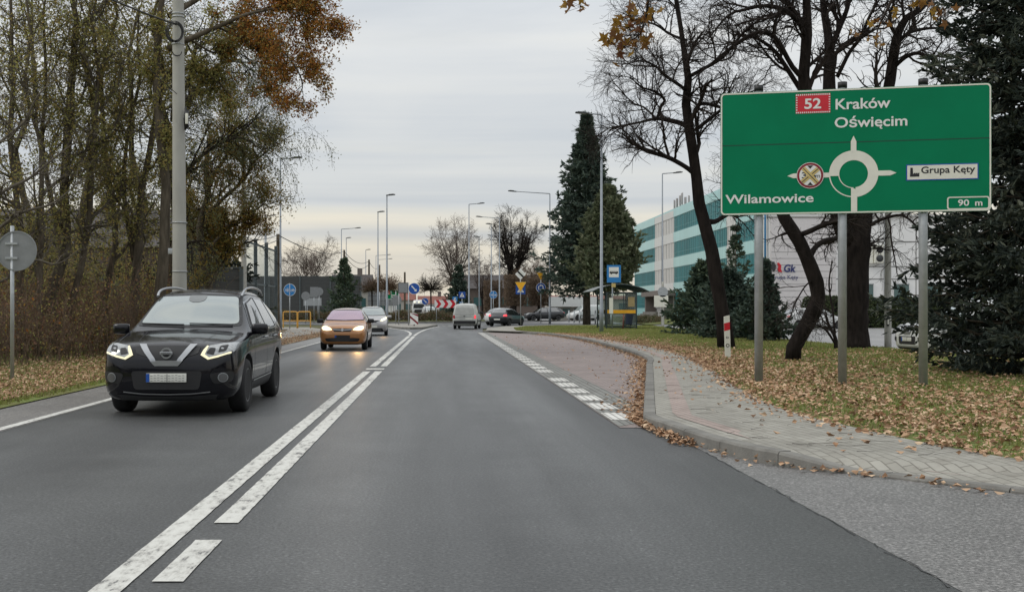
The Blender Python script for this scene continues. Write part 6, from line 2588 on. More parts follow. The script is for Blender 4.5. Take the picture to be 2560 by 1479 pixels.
HL = [(.435, .80), (.53, .745), (.66, .775), (.80, .82), (.845, .865), (.86, .955), (.70, .945), (.52, .915)]
LED = [(.435, .80), (.53, .742), (.66, .772), (.80, .818), (.80, .838), (.66, .797), (.545, .772), (.488, .808), (.525, .905), (.505, .912), (.465, .86)]
SUV = dict(rows=SUV_ROWS, paint='p_black', wheels=(.93, 3.635, .362, .235, .785), rim='rim_dark', mirror=(1.42, .86, 1.12, 'p_black'), extra=suv_extra, panels=[
    ('windscreen', ['black', 'windscreen'], [dict(p=rounded([(-.745, 1.165), (-.40, 1.148), (0, 1.142), (.40, 1.148), (.745, 1.165), (.60, 1.605), (0, 1.625), (-.60, 1.605)], .05), v='front', o=.004),
                                            dict(p=rounded([(-.695, 1.19), (-.38, 1.175), (0, 1.170), (.38, 1.175), (.695, 1.19), (.565, 1.575), (0, 1.59), (-.565, 1.575)], .06), v='front', o=.008, m=1)], 'body'),
    ('window_surround', 'chrome', sides([rounded([(1.45, 1.062), (1.98, 1.50), (2.55, 1.585), (3.50, 1.555), (4.08, 1.40), (4.12, 1.20), (3.5, 1.108)], .04)], o=.005), 't'),
    ('window_seal', 'black', sides([rounded([(1.50, 1.078), (1.99, 1.48), (2.55, 1.57), (3.48, 1.54), (4.05, 1.39), (4.09, 1.21), (3.5, 1.125)], .04)], o=.008), 't'),
    ('side_window', 'glass', sides([rounded([(1.62, 1.095), (2.04, 1.475), (2.56, 1.555), (2.60, 1.105)], .03), rounded([(2.68, 1.108), (2.66, 1.555), (3.36, 1.535), (3.50, 1.14)], .03), rounded([(3.58, 1.15), (3.47, 1.515), (4.01, 1.38), (4.05, 1.22)], .03)], o=.012), 't'),
    ('headlight', ['lampglass', 'led', 'black'], both(rounded(HL, .02), o=.012, st=.03) + both(LED, o=.02, st=.02, m=1) + both(rounded([(.50, .82), (.60, .80), (.62, .885), (.545, .89)], .02), o=.016, m=2) + both(rounded([(.65, .83), (.745, .85), (.76, .925), (.665, .91)], .02), o=.016, m=2), 't'),
    ('lower_grille', 'black', [dict(p=rounded([(-.46, .60), (.46, .60), (.42, .36), (-.42, .36)], .05), v='front', o=.006)], 't'),
    ('fog_lamp', ['black', 'galv', 'rim_dark'], both(rounded([(.55, .57), (.84, .60), (.83, .46), (.60, .43)], .05), o=.007) + both(circle(.715, .517, .060), o=.014, st=.03, m=1) + both(circle(.715, .517, .052), o=.02, st=.03, m=2), 't'),
    ('bumper_trim', 'chrome', [dict(p=[(-.56, .325), (-.3, .30), (0, .293), (.3, .30), (.56, .325), (.56, .338), (.3, .316), (0, .309), (-.3, .316), (-.56, .338)], v='front', o=.012, st=.03)], 't'),
    ('bonnet_seam_and_crease_shade', 'black', [dict(p=q, v='top', o=.002, st=.03) for s in (-1, 1) for q in ([(s * .70, .33), (s * .712, .33), (s * .80, 1.12), (s * .788, 1.12)], [(s * .42, .25), (s * .426, .25), (s * .52, 1.05), (s * .512, 1.05)])], 't'),  # outer pair are shut lines, inner pair paints the shade of two creases
    ('bumper_skirt', 'plastic', [dict(p=[(-.66, .30), (-.3, .275), (.3, .275), (.66, .30), (.62, .22), (-.62, .22)], v='front', o=.006)], 't'),
    ('sill_cladding', 'plastic', sides([rounded([(1.40, .22), (1.40, .38), (3.15, .40), (3.15, .24)], .03)], o=.008), 't'),
    ('sill_trim', 'chrome', sides([[(1.45, .385), (1.45, .405), (3.12, .425), (3.12, .405)]], o=.014), 't'),
    ('door_seam', 'black', sides([[(2.60, .40), (2.612, .40), (2.652, 1.09), (2.64, 1.09)], [(1.47, .42), (1.482, .42), (1.54, 1.06), (1.528, 1.06)], [(3.28, .72), (3.292, .72), (3.51, 1.11), (3.498, 1.11)]], o=.003), 't'),
    ('rear_window', 'glass', [dict(p=rounded([(-.62, 1.2), (.62, 1.2), (.52, 1.54), (-.52, 1.54)], .06), v='rear')], 't'),
    ('tail_light', 'tail', both(rounded([(.45, 1.0), (.80, 1.0), (.78, 1.14), (.5, 1.12)], .04), 'rear'), 't')])


# ---- a five-door hatchback, scaled for each of the smaller cars
def hatch_rows(L, Wd, H, nose=.70, hood=.93, tail=1.0, cowl=.86, steep=1.0):
    w, h = Wd / 2, H
    return [(0.00, .30, .44, .56, nose - .06, w * .55, w * .66, w * .66, w * .45, .03),
            (0.05, .22, .46, .62, nose + .03, w * .76, w * .84, w * .82, w * .58, .035),
            (0.14, .19, .49, .68, nose + .10, w * .86, w * .92, w * .89, w * .68, .04),
            (0.35, .18, .53, .76, nose + .17, w * .92, w * .975, w * .93, w * .76, .045),
            (cowl * .75, .18, .56, .83, hood - .03, w * .93, w * .995, w * .95, w * .82, .05),
            (cowl, .18, .57, .865, hood + .03, w * .93, w, w * .955, w * .83, .05),
            (cowl + .18, .18, .58, .88, hood + .13, w * .93, w, w * .955, w * .80, .05),
            (cowl + .72 * steep, .18, .59, .905, h - .11, w * .93, w, w * .955, w * .69, .06),
            (cowl + 1.0 * steep, .18, .59, .915, h - .035, w * .93, w, w * .955, w * .655, .06),
            (cowl + 1.5 * steep, .18, .6, .93, h, w * .93, w, w * .955, w * .645, .06),
            (L - 1.1, .19, .62, .95, h - .015, w * .93, w, w * .955, w * .63, .06),
            (L - .60, .22, .66, .965, h - .09, w * .92, w * .985, w * .94, w * .615, .06),
            (L - .30, .26, .68, .96, h - .27, w * .88, w * .96, w * .91, w * .60, .06),
            (L - .09, .30, .68, .92, tail, w * .80, w * .90, w * .85, w * .60, .05),
            (L, .40, .66, .84, tail - .10, w * .68, w * .78, w * .74, w * .55, .04)]


def hatch(L, Wd, H, pt, ws='windscreen', lamps='lampglass', head=None, front='corsa', r=.30, brake=False, rim='rim', nose=.70, hood=.93, tail=1.0, cowl=.86, mirror_mat='black', front_plate=True, rear_plate='plate', surround='black', rear=True, steep=1.0):
    w = Wd / 2
    rows = hatch_rows(L, Wd, H, nose, hood, tail, cowl, steep)
    zt = H - .075
    pan = [
        ('windscreen', ['black', ws], [dict(p=rounded([(-w * .84, hood + .075), (0, hood + .055), (w * .84, hood + .075), (w * .66, zt), (0, zt + .015), (-w * .66, zt)], .05), v='front', o=.004),
                                      dict(p=rounded([(-w * .79, hood + .10), (0, hood + .08), (w * .79, hood + .10), (w * .625, zt - .03), (0, zt - .015), (-w * .625, zt - .03)], .05), v='front', o=.008, m=1)], 'body'),
        ('side_window', 'glass', sides([rounded([(cowl + .38, .955), (cowl + .86 * steep, H - .135), (cowl + 1.30 * steep, H - .10), (cowl + 1.32 * steep, .97)], .03),
                                       rounded([(cowl + 1.42 * steep, .975), (cowl + 1.40 * steep, H - .10), (L - 1.0, H - .125), (L - .62, 1.05), (L - .75, .995)], .04)], o=.008), 't'),
        ('door_seam', 'black', sides([[(cowl + 1.33 * steep, .35), (cowl + 1.345 * steep, .35), (cowl + 1.385 * steep, .96), (cowl + 1.37 * steep, .96)], [(cowl + .30, .4), (cowl + .312, .4), (cowl + .33, .92), (cowl + .318, .92)]], o=.003), 't')]
    if front == 'corsa':
        hl = rounded([(w * .40, nose - .035), (w * .50, nose + .04), (w * .66, nose + .095), (w * .82, nose + .10), (w * .88, nose + .03), (w * .80, nose - .05), (w * .62, nose - .06)], .05)
        pan += [('headlight', [head or lamps], both(hl, o=.012, st=.04), 't'),
                ('grille', ['black', 'chrome'], [dict(p=rounded([(-w * .42, nose + .015), (w * .42, nose + .015), (w * .34, nose - .09), (-w * .34, nose - .09)], .03), v='front', o=.009),
                                                dict(p=[(-w * .40, nose - .005), (0, nose - .025), (w * .40, nose - .005), (w * .40, nose - .03), (0, nose - .055), (-w * .40, nose - .03)], v='front', o=.018, st=.03, m=1),
                                                dict(p=circle(0, nose - .03, .045), v='front', o=.026, st=.03, m=1)], 't'),
                ('lower_grille', 'black', [dict(p=rounded([(-w * .72, .40), (-w * .5, .42), (w * .5, .42), (w * .72, .40), (w * .66, .30), (-w * .66, .30)], .04), v='front', o=.008)], 't')]
        if front_plate:
            pan.append(('number_plate_holder', ['black', 'blue'], [dict(p=[(-.26, .42), (.26, .42), (.26, .51), (-.26, .51)], v='front', o=.012), dict(p=[(-.26, .43), (-.20, .43), (-.20, .51), (-.26, .51)], v='front', o=.016, m=1)], 't'))
    else:
        hl = rounded([(w * .46, nose + .01), (w * .60, nose - .02), (w * .88, nose + .10), (w * .92, nose + .22), (w * .80, nose + .20), (w * .60, nose + .12)], .03)
        pan += [('headlight', [lamps if not head else head], [dict(p=hl, v='front', id=0, o=.012, st=.04)], 't'),
                ('headlight', [lamps], [dict(p=mirror(hl), v='front', id=1, o=.012, st=.04)], 't'),
                ('grille', ['black', 'chrome'], [dict(p=rounded([(-w * .50, nose + .045), (w * .50, nose + .045), (w * .30, nose - .07), (-w * .30, nose - .07)], .04), v='front', o=.009)] +
                 [dict(p=[(s * w * .56, nose + .045), (s * w * .50, nose + .045), (s * w * .26, nose - .06), (s * w * .28, nose - .085)], v='front', o=.02, st=.03, m=1) for s in (-1, 1)] +
                 [dict(p=circle(0, nose - .005, .05), v='front', o=.026, st=.03, m=1)], 't'),
                ('lower_grille', ['black', 'chrome'], [dict(p=rounded([(-w * .62, .40), (w * .62, .40), (w * .72, .24), (-w * .72, .24)], .05), v='front', o=.008), dict(p=[(-w * .55, .285), (w * .55, .285), (w * .55, .30), (-w * .55, .30)], v='front', o=.014, m=1)], 't'),
                ('number_plate', 'plate', [dict(p=[(-.26, .42), (.26, .42), (.26, .53), (-.26, .53)], v='front', o=.014)], 't')]
    if rear:
        zr = min(tail + .06, H - .35)
        pan += [('rear_window', ['black', 'glass'], [dict(p=rounded([(-w * .74, zr), (w * .74, zr), (w * .60, H - .10), (-w * .60, H - .10)], .06), v='rear'), dict(p=rounded([(-w * .70, zr + .03), (w * .70, zr + .03), (w * .575, H - .125), (-w * .575, H - .125)], .06), v='rear', o=.009, m=1)], 't'),
                ('tail_light', ['brake' if brake else 'tail'], both(rounded([(w * .60, tail - .16), (w * .92, tail - .18), (w * .88, tail - .02), (w * .64, tail - .03)], .04), 'rear', o=.01), 't'),
                ('number_plate', 'plate', [dict(p=[(-.26, .52), (.26, .52), (.26, .63), (-.26, .63)], v='rear', o=.012)], 't'),
                ('rear_bumper_trim', 'plastic', [dict(p=rounded([(-w * .80, .36), (w * .80, .36), (w * .74, .27), (-w * .74, .27)], .03), v='rear', o=.008)], 't')]
    wb = L * .648
    return dict(rows=rows, paint=pt, wheels=(.76, .76 + wb, r, .19, w - .12), rim=rim, mirror=(cowl + .42, w * .93, .985, mirror_mat), panels=pan)


# ---- a small boxy delivery van seen from behind
def van_spec():
    L, w, h = 4.11, .86, 1.80
    rows = [(0.00, .30, .44, .56, .64, w * .55, w * .66, w * .66, w * .45, .03),
            (0.06, .22, .46, .64, .76, w * .78, w * .85, w * .83, w * .6, .035),
            (0.35, .19, .53, .80, .92, w * .93, w * .975, w * .93, w * .76, .045),
            (0.80, .19, .57, .90, 1.02, w * .95, w, w * .96, w * .83, .05),
            (1.00, .19, .58, .93, 1.12, w * .95, w, w * .96, w * .82, .05),
            (1.62, .19, .60, .97, 1.64, w * .95, w, w * .965, w * .76, .06),
            (1.95, .19, .60, .98, 1.76, w * .95, w, w * .965, w * .75, .06),
            (2.50, .19, .61, .99, h, w * .95, w, w * .97, w * .77, .07),
            (3.70, .22, .62, 1.0, h - .01, w * .95, w, w * .97, w * .78, .08),
            (3.98, .26, .64, 1.0, h - .05, w * .94, w * .99, w * .96, w * .77, .08),
            (4.07, .30, .64, 1.0, h - .16, w * .91, w * .965, w * .935, w * .76, .08),
            (4.11, .36, .64, .98, h - .28, w * .86, w * .92, w * .90, w * .74, .06)]
    pan = [('rear_door_panel', ['seamgrey', 'p_offwhite2'], [dict(p=rounded([(-.66, .98), (.66, .98), (.58, 1.62), (-.58, 1.62)], .10), v='rear', o=.004), dict(p=rounded([(-.645, .995), (.645, .995), (.568, 1.605), (-.568, 1.605)], .10), v='rear', o=.007, m=1)], 't'),
           ('rear_bumper', 'black', [dict(p=rounded([(-.78, .58), (.78, .58), (.74, .36), (-.74, .36)], .03), v='rear', o=.012)], 't'),
           ('tail_light', ['tail'], [dict(p=rounded([(.66, .74), (.80, .74), (.79, .96), (.70, .98)], .03), v='rear', o=.012, id=0)], 't'),
           ('tail_light', ['brake'], [dict(p=rounded([(-.66, .74), (-.80, .74), (-.79, .96), (-.70, .98)], .03), v='rear', o=.012, id=1)], 't'),
           ('number_plate', ['plate'], [dict(p=[(-.55, .68), (-.05, .68), (-.05, .78), (-.55, .78)], v='rear', o=.014)], 't'),
           ('door_handle', ['black'], [dict(p=rounded([(-.06, .87), (.08, .87), (.08, .92), (-.06, .92)], .02), v='rear', o=.016, st=.03)], 't'),
           ('door_crease', ['plastic'], [dict(p=[(-.64, .83), (.64, .83), (.64, .842), (-.64, .842)], v='rear', o=.008)], 't'),
           ('windscreen', ['windscreen'], [dict(p=rounded([(-.68, 1.10), (.68, 1.10), (.58, 1.66), (-.58, 1.66)], .05), v='front')], 't'),
           ('side_window', ['glass'], sides([rounded([(1.32, 1.05), (1.75, 1.58), (2.25, 1.58), (2.25, 1.05)], .04)], o=.008), 't'),
           ('side_rubbing_strip', ['plastic'], sides([[(1.1, .52), (3.0, .52), (3.0, .60), (1.1, .60)]], o=.008), 't')]
    return dict(rows=rows, paint='p_offwhite', wheels=(.80, 3.49, .31, .19, .735), rim='rim_dark', mirror=(1.35, .84, 1.14, 'black'), panels=pan)




car('suv', 'black sport utility vehicle with silver roof rails and lit headlights, nearest in the oncoming lane', 'car', SUV, (-3.55, 14.7, 0), 0, 'oncoming cars')
car('hatchback', 'orange hatchback with pinkish windscreen and lit headlamps, behind the black sport utility vehicle', 'car',
    hatch(3.82, 1.65, 1.44, 'p_orange', ws='pinkglass', head='beam', front='corsa', nose=.72, rim='rim'), (-3.36, 38.6, 0), 0, 'oncoming cars')
car('hatchback', 'silver hatchback with dark lower grille, last of the oncoming cars, leaving the roundabout', 'car',
    hatch(4.10, 1.70, 1.53, 'p_silver', head='beam2', front='note', nose=.76, hood=.98, tail=1.03, r=.31, mirror_mat='p_silver'), (-3.62, 59.5, 0), math.radians(3.0), 'oncoming cars')


def beam(t, x, y, z, power, col=(1, .58, .22)):
    """the light a lit headlamp throws on the wet-looking road"""
    ld = bpy.data.lights.new('headlight_beam', 'SPOT')
    ld.energy = power
    ld.color = col
    ld.spot_size = math.radians(64)
    ld.spot_blend = .8
    ld.shadow_soft_size = .06
    o = bpy.data.objects.new('headlight_beam', ld)
    COL.objects.link(o)
    o.parent = t
    o.location = (x, y, z)
    o.rotation_euler = Vector((0, -1, -.20)).to_track_quat('-Z', 'Y').to_euler()


for o_ in list(COL.objects):
    if o_.name == 'hatchback':
        for x_ in (-.55, .55):
            beam(o_, x_, -.12, .74, 34)
    if o_.name == 'hatchback.001':
        for x_ in (-.6, .6):
            beam(o_, x_, -.12, .82, 14)


def heading(rear, deg, L):
    """vehicle seen from behind: place its rear bumper and the direction it drives (degrees right of straight ahead)"""
    a = math.radians(deg)
    return (rear[0] + math.sin(a) * L, rear[1] + math.cos(a) * L, 0), PI - a


loc, rz = heading((1.62, 79.5), 7, 4.11)
car('delivery_van', 'dull white delivery van with black rear bumper, braking before the roundabout', 'van', van_spec(), loc, rz, 'traffic entering the roundabout')
loc, rz = heading((4.45, 91.0), 26, 4.0)
car('hatchback', 'charcoal hatchback with glowing red brake lamps, turning right beside the white van', 'car',
    hatch(4.0, 1.74, 1.45, 'p_dark', brake=True, tail=.98, rim='rim'), loc, rz, 'traffic entering the roundabout')
loc, rz = heading((4.25, 97.5), 38, 4.1)
car('hatchback', 'bright white hatchback, mostly hidden behind the charcoal one turning right', 'car',
    hatch(4.1, 1.74, 1.50, 'p_white', rim='rim'), loc, rz, 'traffic entering the roundabout')
# parked cars
car('estate_car', 'dark estate car with pale bonnet parked nose left under the spruce beyond the roundabout exit', 'car',
    hatch(4.5, 1.78, 1.50, 'p_dark', cowl=1.05, nose=.74, rim='rim'), (9.4, 128.0, .1), math.radians(-78), 'parked cars')
car('delivery_van', 'clean white van parked beyond the spruce trunk, left of the bus shelter', 'van', dict(van_spec(), paint='p_white'), (14.6, 130.5, .1), math.radians(-70), 'parked cars')
car('hatchback', 'white hatchback parked in front of the clipped hedge, beside the crooked trunk', 'car',
    hatch(4.35, 1.78, 1.49, 'p_white', rim='rim_dark', cowl=.95, steep=1.08), (27.9, 78.6, 0), math.radians(94), 'parked cars')
car('suv', 'pale grey sport utility vehicle with black lower body, parked behind the big dark spruce', 'car',
    dict(SUV, paint='p_white', rim='rim', panels=[p for p in SUV['panels'] if p[0] not in ('headlight', 'window_surround')] + [('headlight', ['lampglass'], both(rounded(HL, .02), o=.012, st=.04), 't'),
         ('door_cladding', 'black', sides([rounded([(1.35, .25), (1.35, .72), (3.2, .74), (3.2, .26)], .04)], o=.006), 't')]), (13.75, 33.6, 0), math.radians(-82), 'parked cars')
car('lorry_cab', 'white lorry with a row of lit roof lamps approaching beyond the roundabout hedge', 'lorry',
    dict(rows=[(0, .4, .8, 1.3, 2.3, .95, 1.1, 1.1, .9, .05), (.08, .35, .9, 1.4, 2.7, 1.05, 1.2, 1.2, 1.0, .06), (.3, .3, 1, 1.5, 2.95, 1.1, 1.24, 1.24, 1.08, .08), (1.2, .3, 1, 1.5, 3.05, 1.1, 1.25, 1.25, 1.1, .08), (2.2, .3, 1, 1.5, 3.05, 1.1, 1.25, 1.25, 1.1, .08), (7.0, .5, 1, 1.5, 3.1, 1.1, 1.25, 1.25, 1.12, .06)],
         paint='p_white', wheels=(1.2, 5.6, .48, .3, 1.08), rim='rim', mirror=(.5, 1.2, 2.2, 'black'), panels=[
             ('windscreen', 'glass', [dict(p=rounded([(-1.0, 1.55), (1.0, 1.55), (.95, 2.35), (-.95, 2.35)], .08), v='front')], 't'),
             ('roof_lamp', 'beam2', [dict(p=circle(x, 2.62, .14), v='front', o=.02, id=i) for i, x in enumerate((-.75, 0, .75))], 't'),
             ('grille', 'black', [dict(p=rounded([(-.8, .75), (.8, .75), (.8, 1.3), (-.8, 1.3)], .05), v='front', o=.01)], 't')]), (-4.05, 205, 0), math.radians(-2))
car('delivery_van', 'plain white van standing left of the chevron board, far beyond the roundabout', 'van', dict(van_spec(), paint='p_white'), (-1.2, 172, 0), math.radians(15))
# ------------------------------------------------------------------ vegetation on the right
def PP(lst, y, dy=None):
    """trunk points from the survey, drifting in depth by dy"""
    n = len(lst)
    return [tuple(P(u, v, y + (dy[i] if dy else 0))) for i, (u, v) in enumerate(lst)]


def R_(ws, y):
    return [w / 2 / 2800 * y for w in ws]


def foot(u, v, z=VG):
    p = G(u, v, z)
    return p


# leaning lime left of the sign
Y = 37.7
bare_tree('bare_tree', 'bare dark tree leaning left beside the sign, behind the delineator post', [
    (PP([(1788, 862), (1782, 800), (1765, 700), (1748, 600), (1722, 510), (1712, 420), (1700, 340), (1688, 260), (1694, 190), (1682, 120), (1674, 60), (1664, 0), (1650, -80), (1655, -170)], Y), R_([46, 37, 34, 33, 31, 27, 25, 22, 18, 15, 12, 10, 8, 4], Y), .45),
    (PP([(1716, 445), (1700, 420), (1650, 390), (1610, 377), (1590, 372), (1560, 355), (1540, 345)], Y, [0, -.1, -.3, -.5, -.6, -.8, -.9]), R_([13, 12, 11, 10, 8, 6, 3], Y), .3),
    (PP([(1700, 320), (1680, 305), (1640, 295), (1615, 292), (1580, 300), (1530, 310), (1500, 320)], Y, [0, .2, .5, .6, .9, 1.2, 1.4]), R_([14, 13, 11, 9, 6, 5, 3], Y), .3),
    (PP([(1618, 292), (1625, 265), (1635, 245), (1610, 225), (1580, 215), (1550, 190)], Y, [.6, .5, .5, .3, .2, 0]), R_([8, 8, 7, 6, 4, 3], Y), .3),
    (PP([(1692, 225), (1665, 205), (1635, 185), (1615, 165), (1580, 150), (1530, 160)], Y, [0, -.4, -.8, -1, -1.2, -1.5]), R_([9, 8, 7, 6, 4, 2], Y), .25),
    (PP([(1712, 320), (1750, 290), (1790, 260), (1840, 235)], Y, [0, .4, .8, 1.2]), R_([10, 9, 7, 4], Y), .3),
    (PP([(1694, 190), (1730, 170), (1780, 140), (1830, 80), (1880, 40)], Y, [0, -.3, -.5, -.8, -1]), R_([9, 9, 8, 6, 4], Y), .25),
    (PP([(1710, 270), (1730, 255), (1775, 265), (1800, 275), (1840, 320)], Y, [0, -.5, -.8, -1, -1.2]), R_([9, 9, 8, 7, 4], Y), .3),
    (PP([(1742, 545), (1760, 545), (1785, 530), (1830, 500), (1860, 450)], Y, [0, .2, .5, .9, 1.3]), R_([14, 13, 11, 8, 4], Y), .3),
    (PP([(1690, 100), (1650, 85), (1610, 60), (1560, 50)], Y, [0, .4, .8, 1.0]), R_([7, 6, 5, 3], Y), .25)],
    seed=21, levels=((9, 1.8, .85), (8, 1.05, .75), (8, .62, .75)), rmin=.0050, ups=(.02, -.02, -.04), wobs=(.2, .22, .26))

# crooked trunk between the sign posts
Y = 28.7
bare_tree('bare_tree', 'bare tree with a crooked dark trunk between the left and middle sign posts', [
    (PP([(1951, 890), (1955, 850), (1985, 800), (2012, 740), (2010, 700), (1992, 650), (1965, 590), (1935, 545), (1915, 500), (1900, 430), (1895, 330)], Y), R_([42, 40, 40, 38, 36, 34, 34, 30, 24, 18, 10], Y), .55),
    (PP([(1990, 640), (2005, 610), (2030, 592), (2060, 585), (2090, 560), (2120, 500)], Y, [0, .2, .4, .7, 1, 1.4]), R_([15, 14, 13, 11, 9, 6], Y), .35),
    (PP([(1960, 580), (1990, 570), (2030, 552), (2060, 545), (2100, 520)], Y, [0, -.2, -.4, -.6, -.8]), R_([14, 13, 12, 9, 6], Y), .35),
    (PP([(2008, 690), (1985, 700), (1960, 740), (1940, 790)], Y, [0, -.2, -.5, -.6]), R_([5, 4, 3, 2], Y), .2)],
    seed=22, levels=((8, 1.1, .8), (6, .7, .7), (6, .45, .7)), rmin=.0042, ups=(.0, -.02, -.05))

# the broad lime behind the middle post, forking into several stems
Y = 37.7
bare_tree('bare_tree', 'broad bare tree behind the middle sign post, forking into thick stems', [
    (PP([(2100, 862), (2103, 830), (2105, 760), (2105, 680), (2108, 600), (2110, 540)], Y), R_([88, 70, 63, 62, 68, 60], Y), .7),
    (PP([(2098, 610), (2075, 560), (2045, 450), (2005, 300), (1978, 210), (1985, 100), (1985, 0), (1975, -100), (1980, -220)], Y, [0, -.1, -.3, -.5, -.7, -.8, -.9, -1, -1.1]), R_([48, 46, 40, 34, 30, 24, 20, 13, 5], Y), .45),
    (PP([(2108, 620), (2085, 500), (2055, 350), (2040, 220), (2042, 120), (2030, 40), (2020, -60), (2025, -200)], Y, [.1, .3, .5, .8, 1, 1.2, 1.3, 1.5]), R_([44, 38, 34, 30, 24, 18, 12, 5], Y), .45),
    (PP([(2118, 610), (2140, 450), (2170, 300), (2190, 200), (2205, 100), (2225, 50), (2270, 20), (2320, -30)], Y, [0, .1, .2, .3, .4, .5, .6, .7]), R_([40, 34, 29, 26, 22, 19, 14, 6], Y), .45),
    (PP([(2042, 130), (2065, 70), (2085, 20), (2100, -60)], Y, [1, 1.1, 1.2, 1.3]), R_([16, 14, 12, 6], Y), .2),
    (PP([(1982, 70), (1955, 30), (1935, 0), (1920, -50)], Y, [-.8, -1.1, -1.3, -1.5]), R_([15, 13, 11, 6], Y), .2),
    (PP([(1978, 195), (1950, 165), (1925, 120), (1905, 90), (1870, 80), (1830, 95), (1770, 140), (1700, 200)], Y, [-.7, -1, -1.2, -1.4, -1.6, -1.8, -2, -2.2]), R_([13, 13, 12, 11, 9, 7, 5, 3], Y), .25),
    (PP([(1984, 95), (1965, 55), (1930, 25), (1880, 15), (1830, 25), (1790, 40), (1740, 100)], Y, [-.8, -1.2, -1.6, -1.9, -2.2, -2.4, -2.6]), R_([12, 12, 11, 9, 7, 6, 3], Y), .25),
    (PP([(2000, 270), (1950, 190), (1910, 130), (1880, 105), (1850, 90), (1800, 85)], Y, [-.5, -.2, 0, .2, .4, .6]), R_([12, 12, 10, 8, 7, 4], Y), .3),
    (PP([(2060, 190), (2090, 130), (2120, 90), (2140, 40), (2170, -10)], Y, [.8, .5, .2, 0, -.2]), R_([11, 10, 9, 7, 4], Y), .25),
    (PP([(2195, 170), (2230, 140), (2265, 132), (2310, 160), (2325, 200)], Y, [.3, 0, -.3, -.6, -.8]), R_([11, 10, 9, 7, 4], Y), .25),
    (PP([(2200, 110), (2240, 80), (2290, 70), (2350, 72)], Y, [.4, .8, 1.1, 1.4]), R_([10, 9, 7, 4], Y), .25),
    (PP([(2130, 560), (2170, 540), (2220, 530), (2260, 560)], Y, [0, -.6, -1.1, -1.5]), R_([10, 8, 6, 4], Y), .25)],
    seed=23, levels=((8, 1.9, .85), (8, 1.1, .75), (7, .62, .75)), rmin=.0050, ups=(.02, -.02, -.05), wobs=(.2, .24, .28))

# small leafless bush at the foot of the broad lime
Y = 36.5
bare_tree('bare_bush', 'small leafless bush at the foot of the broad bare tree behind the middle sign post', [
    (PP([(2058, 856), (2055, 830), (2040, 800), (2030, 775)], Y), R_([12, 9, 7, 4], Y), .3),
    (PP([(2058, 850), (2030, 810), (1985, 790)], Y, [0, -.2, -.4]), R_([6, 5, 3], Y), .3),
    (PP([(2056, 850), (2050, 770), (2040, 700), (2048, 640)], Y, [0, .2, .3, .4]), R_([6, 5, 4, 3], Y), .3)],
    seed=24, levels=((5, .8, .7), (4, .4, .7)), rmin=.005, cat='bush')

# conifers
conifer('spruce', 'huge dark spruce at the right edge, its lower boughs touching the leaves', (11.95, 22.6, VG - .05), 15.5, 2.28, 31, 'needle_dark', 62, 11, .012, .38, .62, .19, .028, 14, 10, .22, .5, upturn=.35, asym=.15)
conifer('spruce', 'tall dark spruce left of the bus stop, the tallest pointed tree', (12.9, 101, VG - .1), 18.7, 5.3, 32, 'needle', 46, 10, .17, .22, 1.12, .45, .065, 10, 8, .36, .12, upturn=.35, round_=.42)
conifer('cypress', 'dense brownish conifer right behind the bus shelter, in front of the tall spruce', (13.5, 92, VG - .05), 11.0, 3.3, 33, 'needle_brown', 32, 13, .25, -.3, .85, .40, .085, 11, 8, .3, .5, upturn=.5, round_=.25)
conifer('spruce', 'bushy young spruce behind the leaning tree trunk', (13.6, 59, VG - .05), 3.7, 2.1, 34, 'needle_young', 20, 10, .02, .05, .85, .24, .045, 9, 6, .09, .2, upturn=.3)
conifer('spruce', 'slim young spruce with an open pointed leader, right of the leaning trunk', (14.75, 57, VG - .05), 5.6, 1.55, 35, 'needle_young', 14, 6, .03, .05, 1.15, .19, .030, 8, 5, .07, .05, upturn=.5)
conifer('spruce', 'low dark spruce beside the left post of the sign', (13.2, 46.5, VG - .05), 3.25, 1.15, 36, 'needle', 20, 10, .02, -.15, 1.35, .20, .040, 9, 6, .08, .2, upturn=.3, asym=.3)
conifer('spruce', 'dark spruce between the low one and the bushy young spruce', (12.7, 50.5, VG - .05), 2.9, 1.5, 37, 'needle', 17, 11, .02, .0, .6, .20, .042, 9, 5, .08, .2, upturn=.3)
conifer('fir', 'dark bushy fir on the roundabout island, behind the orange hatchback', (P(846, 760, 128).x, 128, .1), 7.0, 2.2, 38, 'needle_young', 20, 7, .03, .0, .95, .34, .06, 8, 5, .12, .3, upturn=.45, asym=.3)
conifer('spruce', 'small dark spruce in front of the bare tree beyond the roundabout', (P(1128, 760, 150).x, 150, 0), 7.2, 2.0, 39, 'needle', 20, 8, .02, .1, .95, .36, .07, 8, 5, .15, .3)
conifer('spruce', 'very dark bushy conifer behind the grey noise wall, left of the glass barrier', (-11.6, 58, 0), 6.3, 2.4, 40, 'needle_dark', 22, 9, .05, .1, .6, .3, .05, 8, 5, .15, .3)

# clipped hedge of thuja in front of the hall
rng0 = np.random.default_rng(4)
mb = MB()
HX0, HX1, HY = 26.2, 41, 82.2
n = 30
for i in range(n):
    x = HX0 + (HX1 - HX0) * (i + .5) / n
    k = 900
    a = rng0.uniform(0, 6.28, k)
    hh = 2.30 + .14 * math.sin(i * 2.3)
    z = rng0.uniform(0, 1, k) ** .9 * hh
    rr_ = .36 * np.clip(1.15 - (z / hh) ** 6 * .8, .1, 1.1) * rng0.uniform(.8, 1.08, k)
    mb.leaves(np.column_stack([x + rr_ * np.cos(a), HY + rr_ * np.sin(a) * 1.2, z]), rng0.uniform(.12, .26, k), rng0, 0, 0, .5)
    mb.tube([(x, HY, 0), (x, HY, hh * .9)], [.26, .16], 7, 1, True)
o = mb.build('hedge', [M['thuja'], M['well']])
tag(o, 'dark green clipped thuja hedge along the yard in front of the white hall', 'hedge')

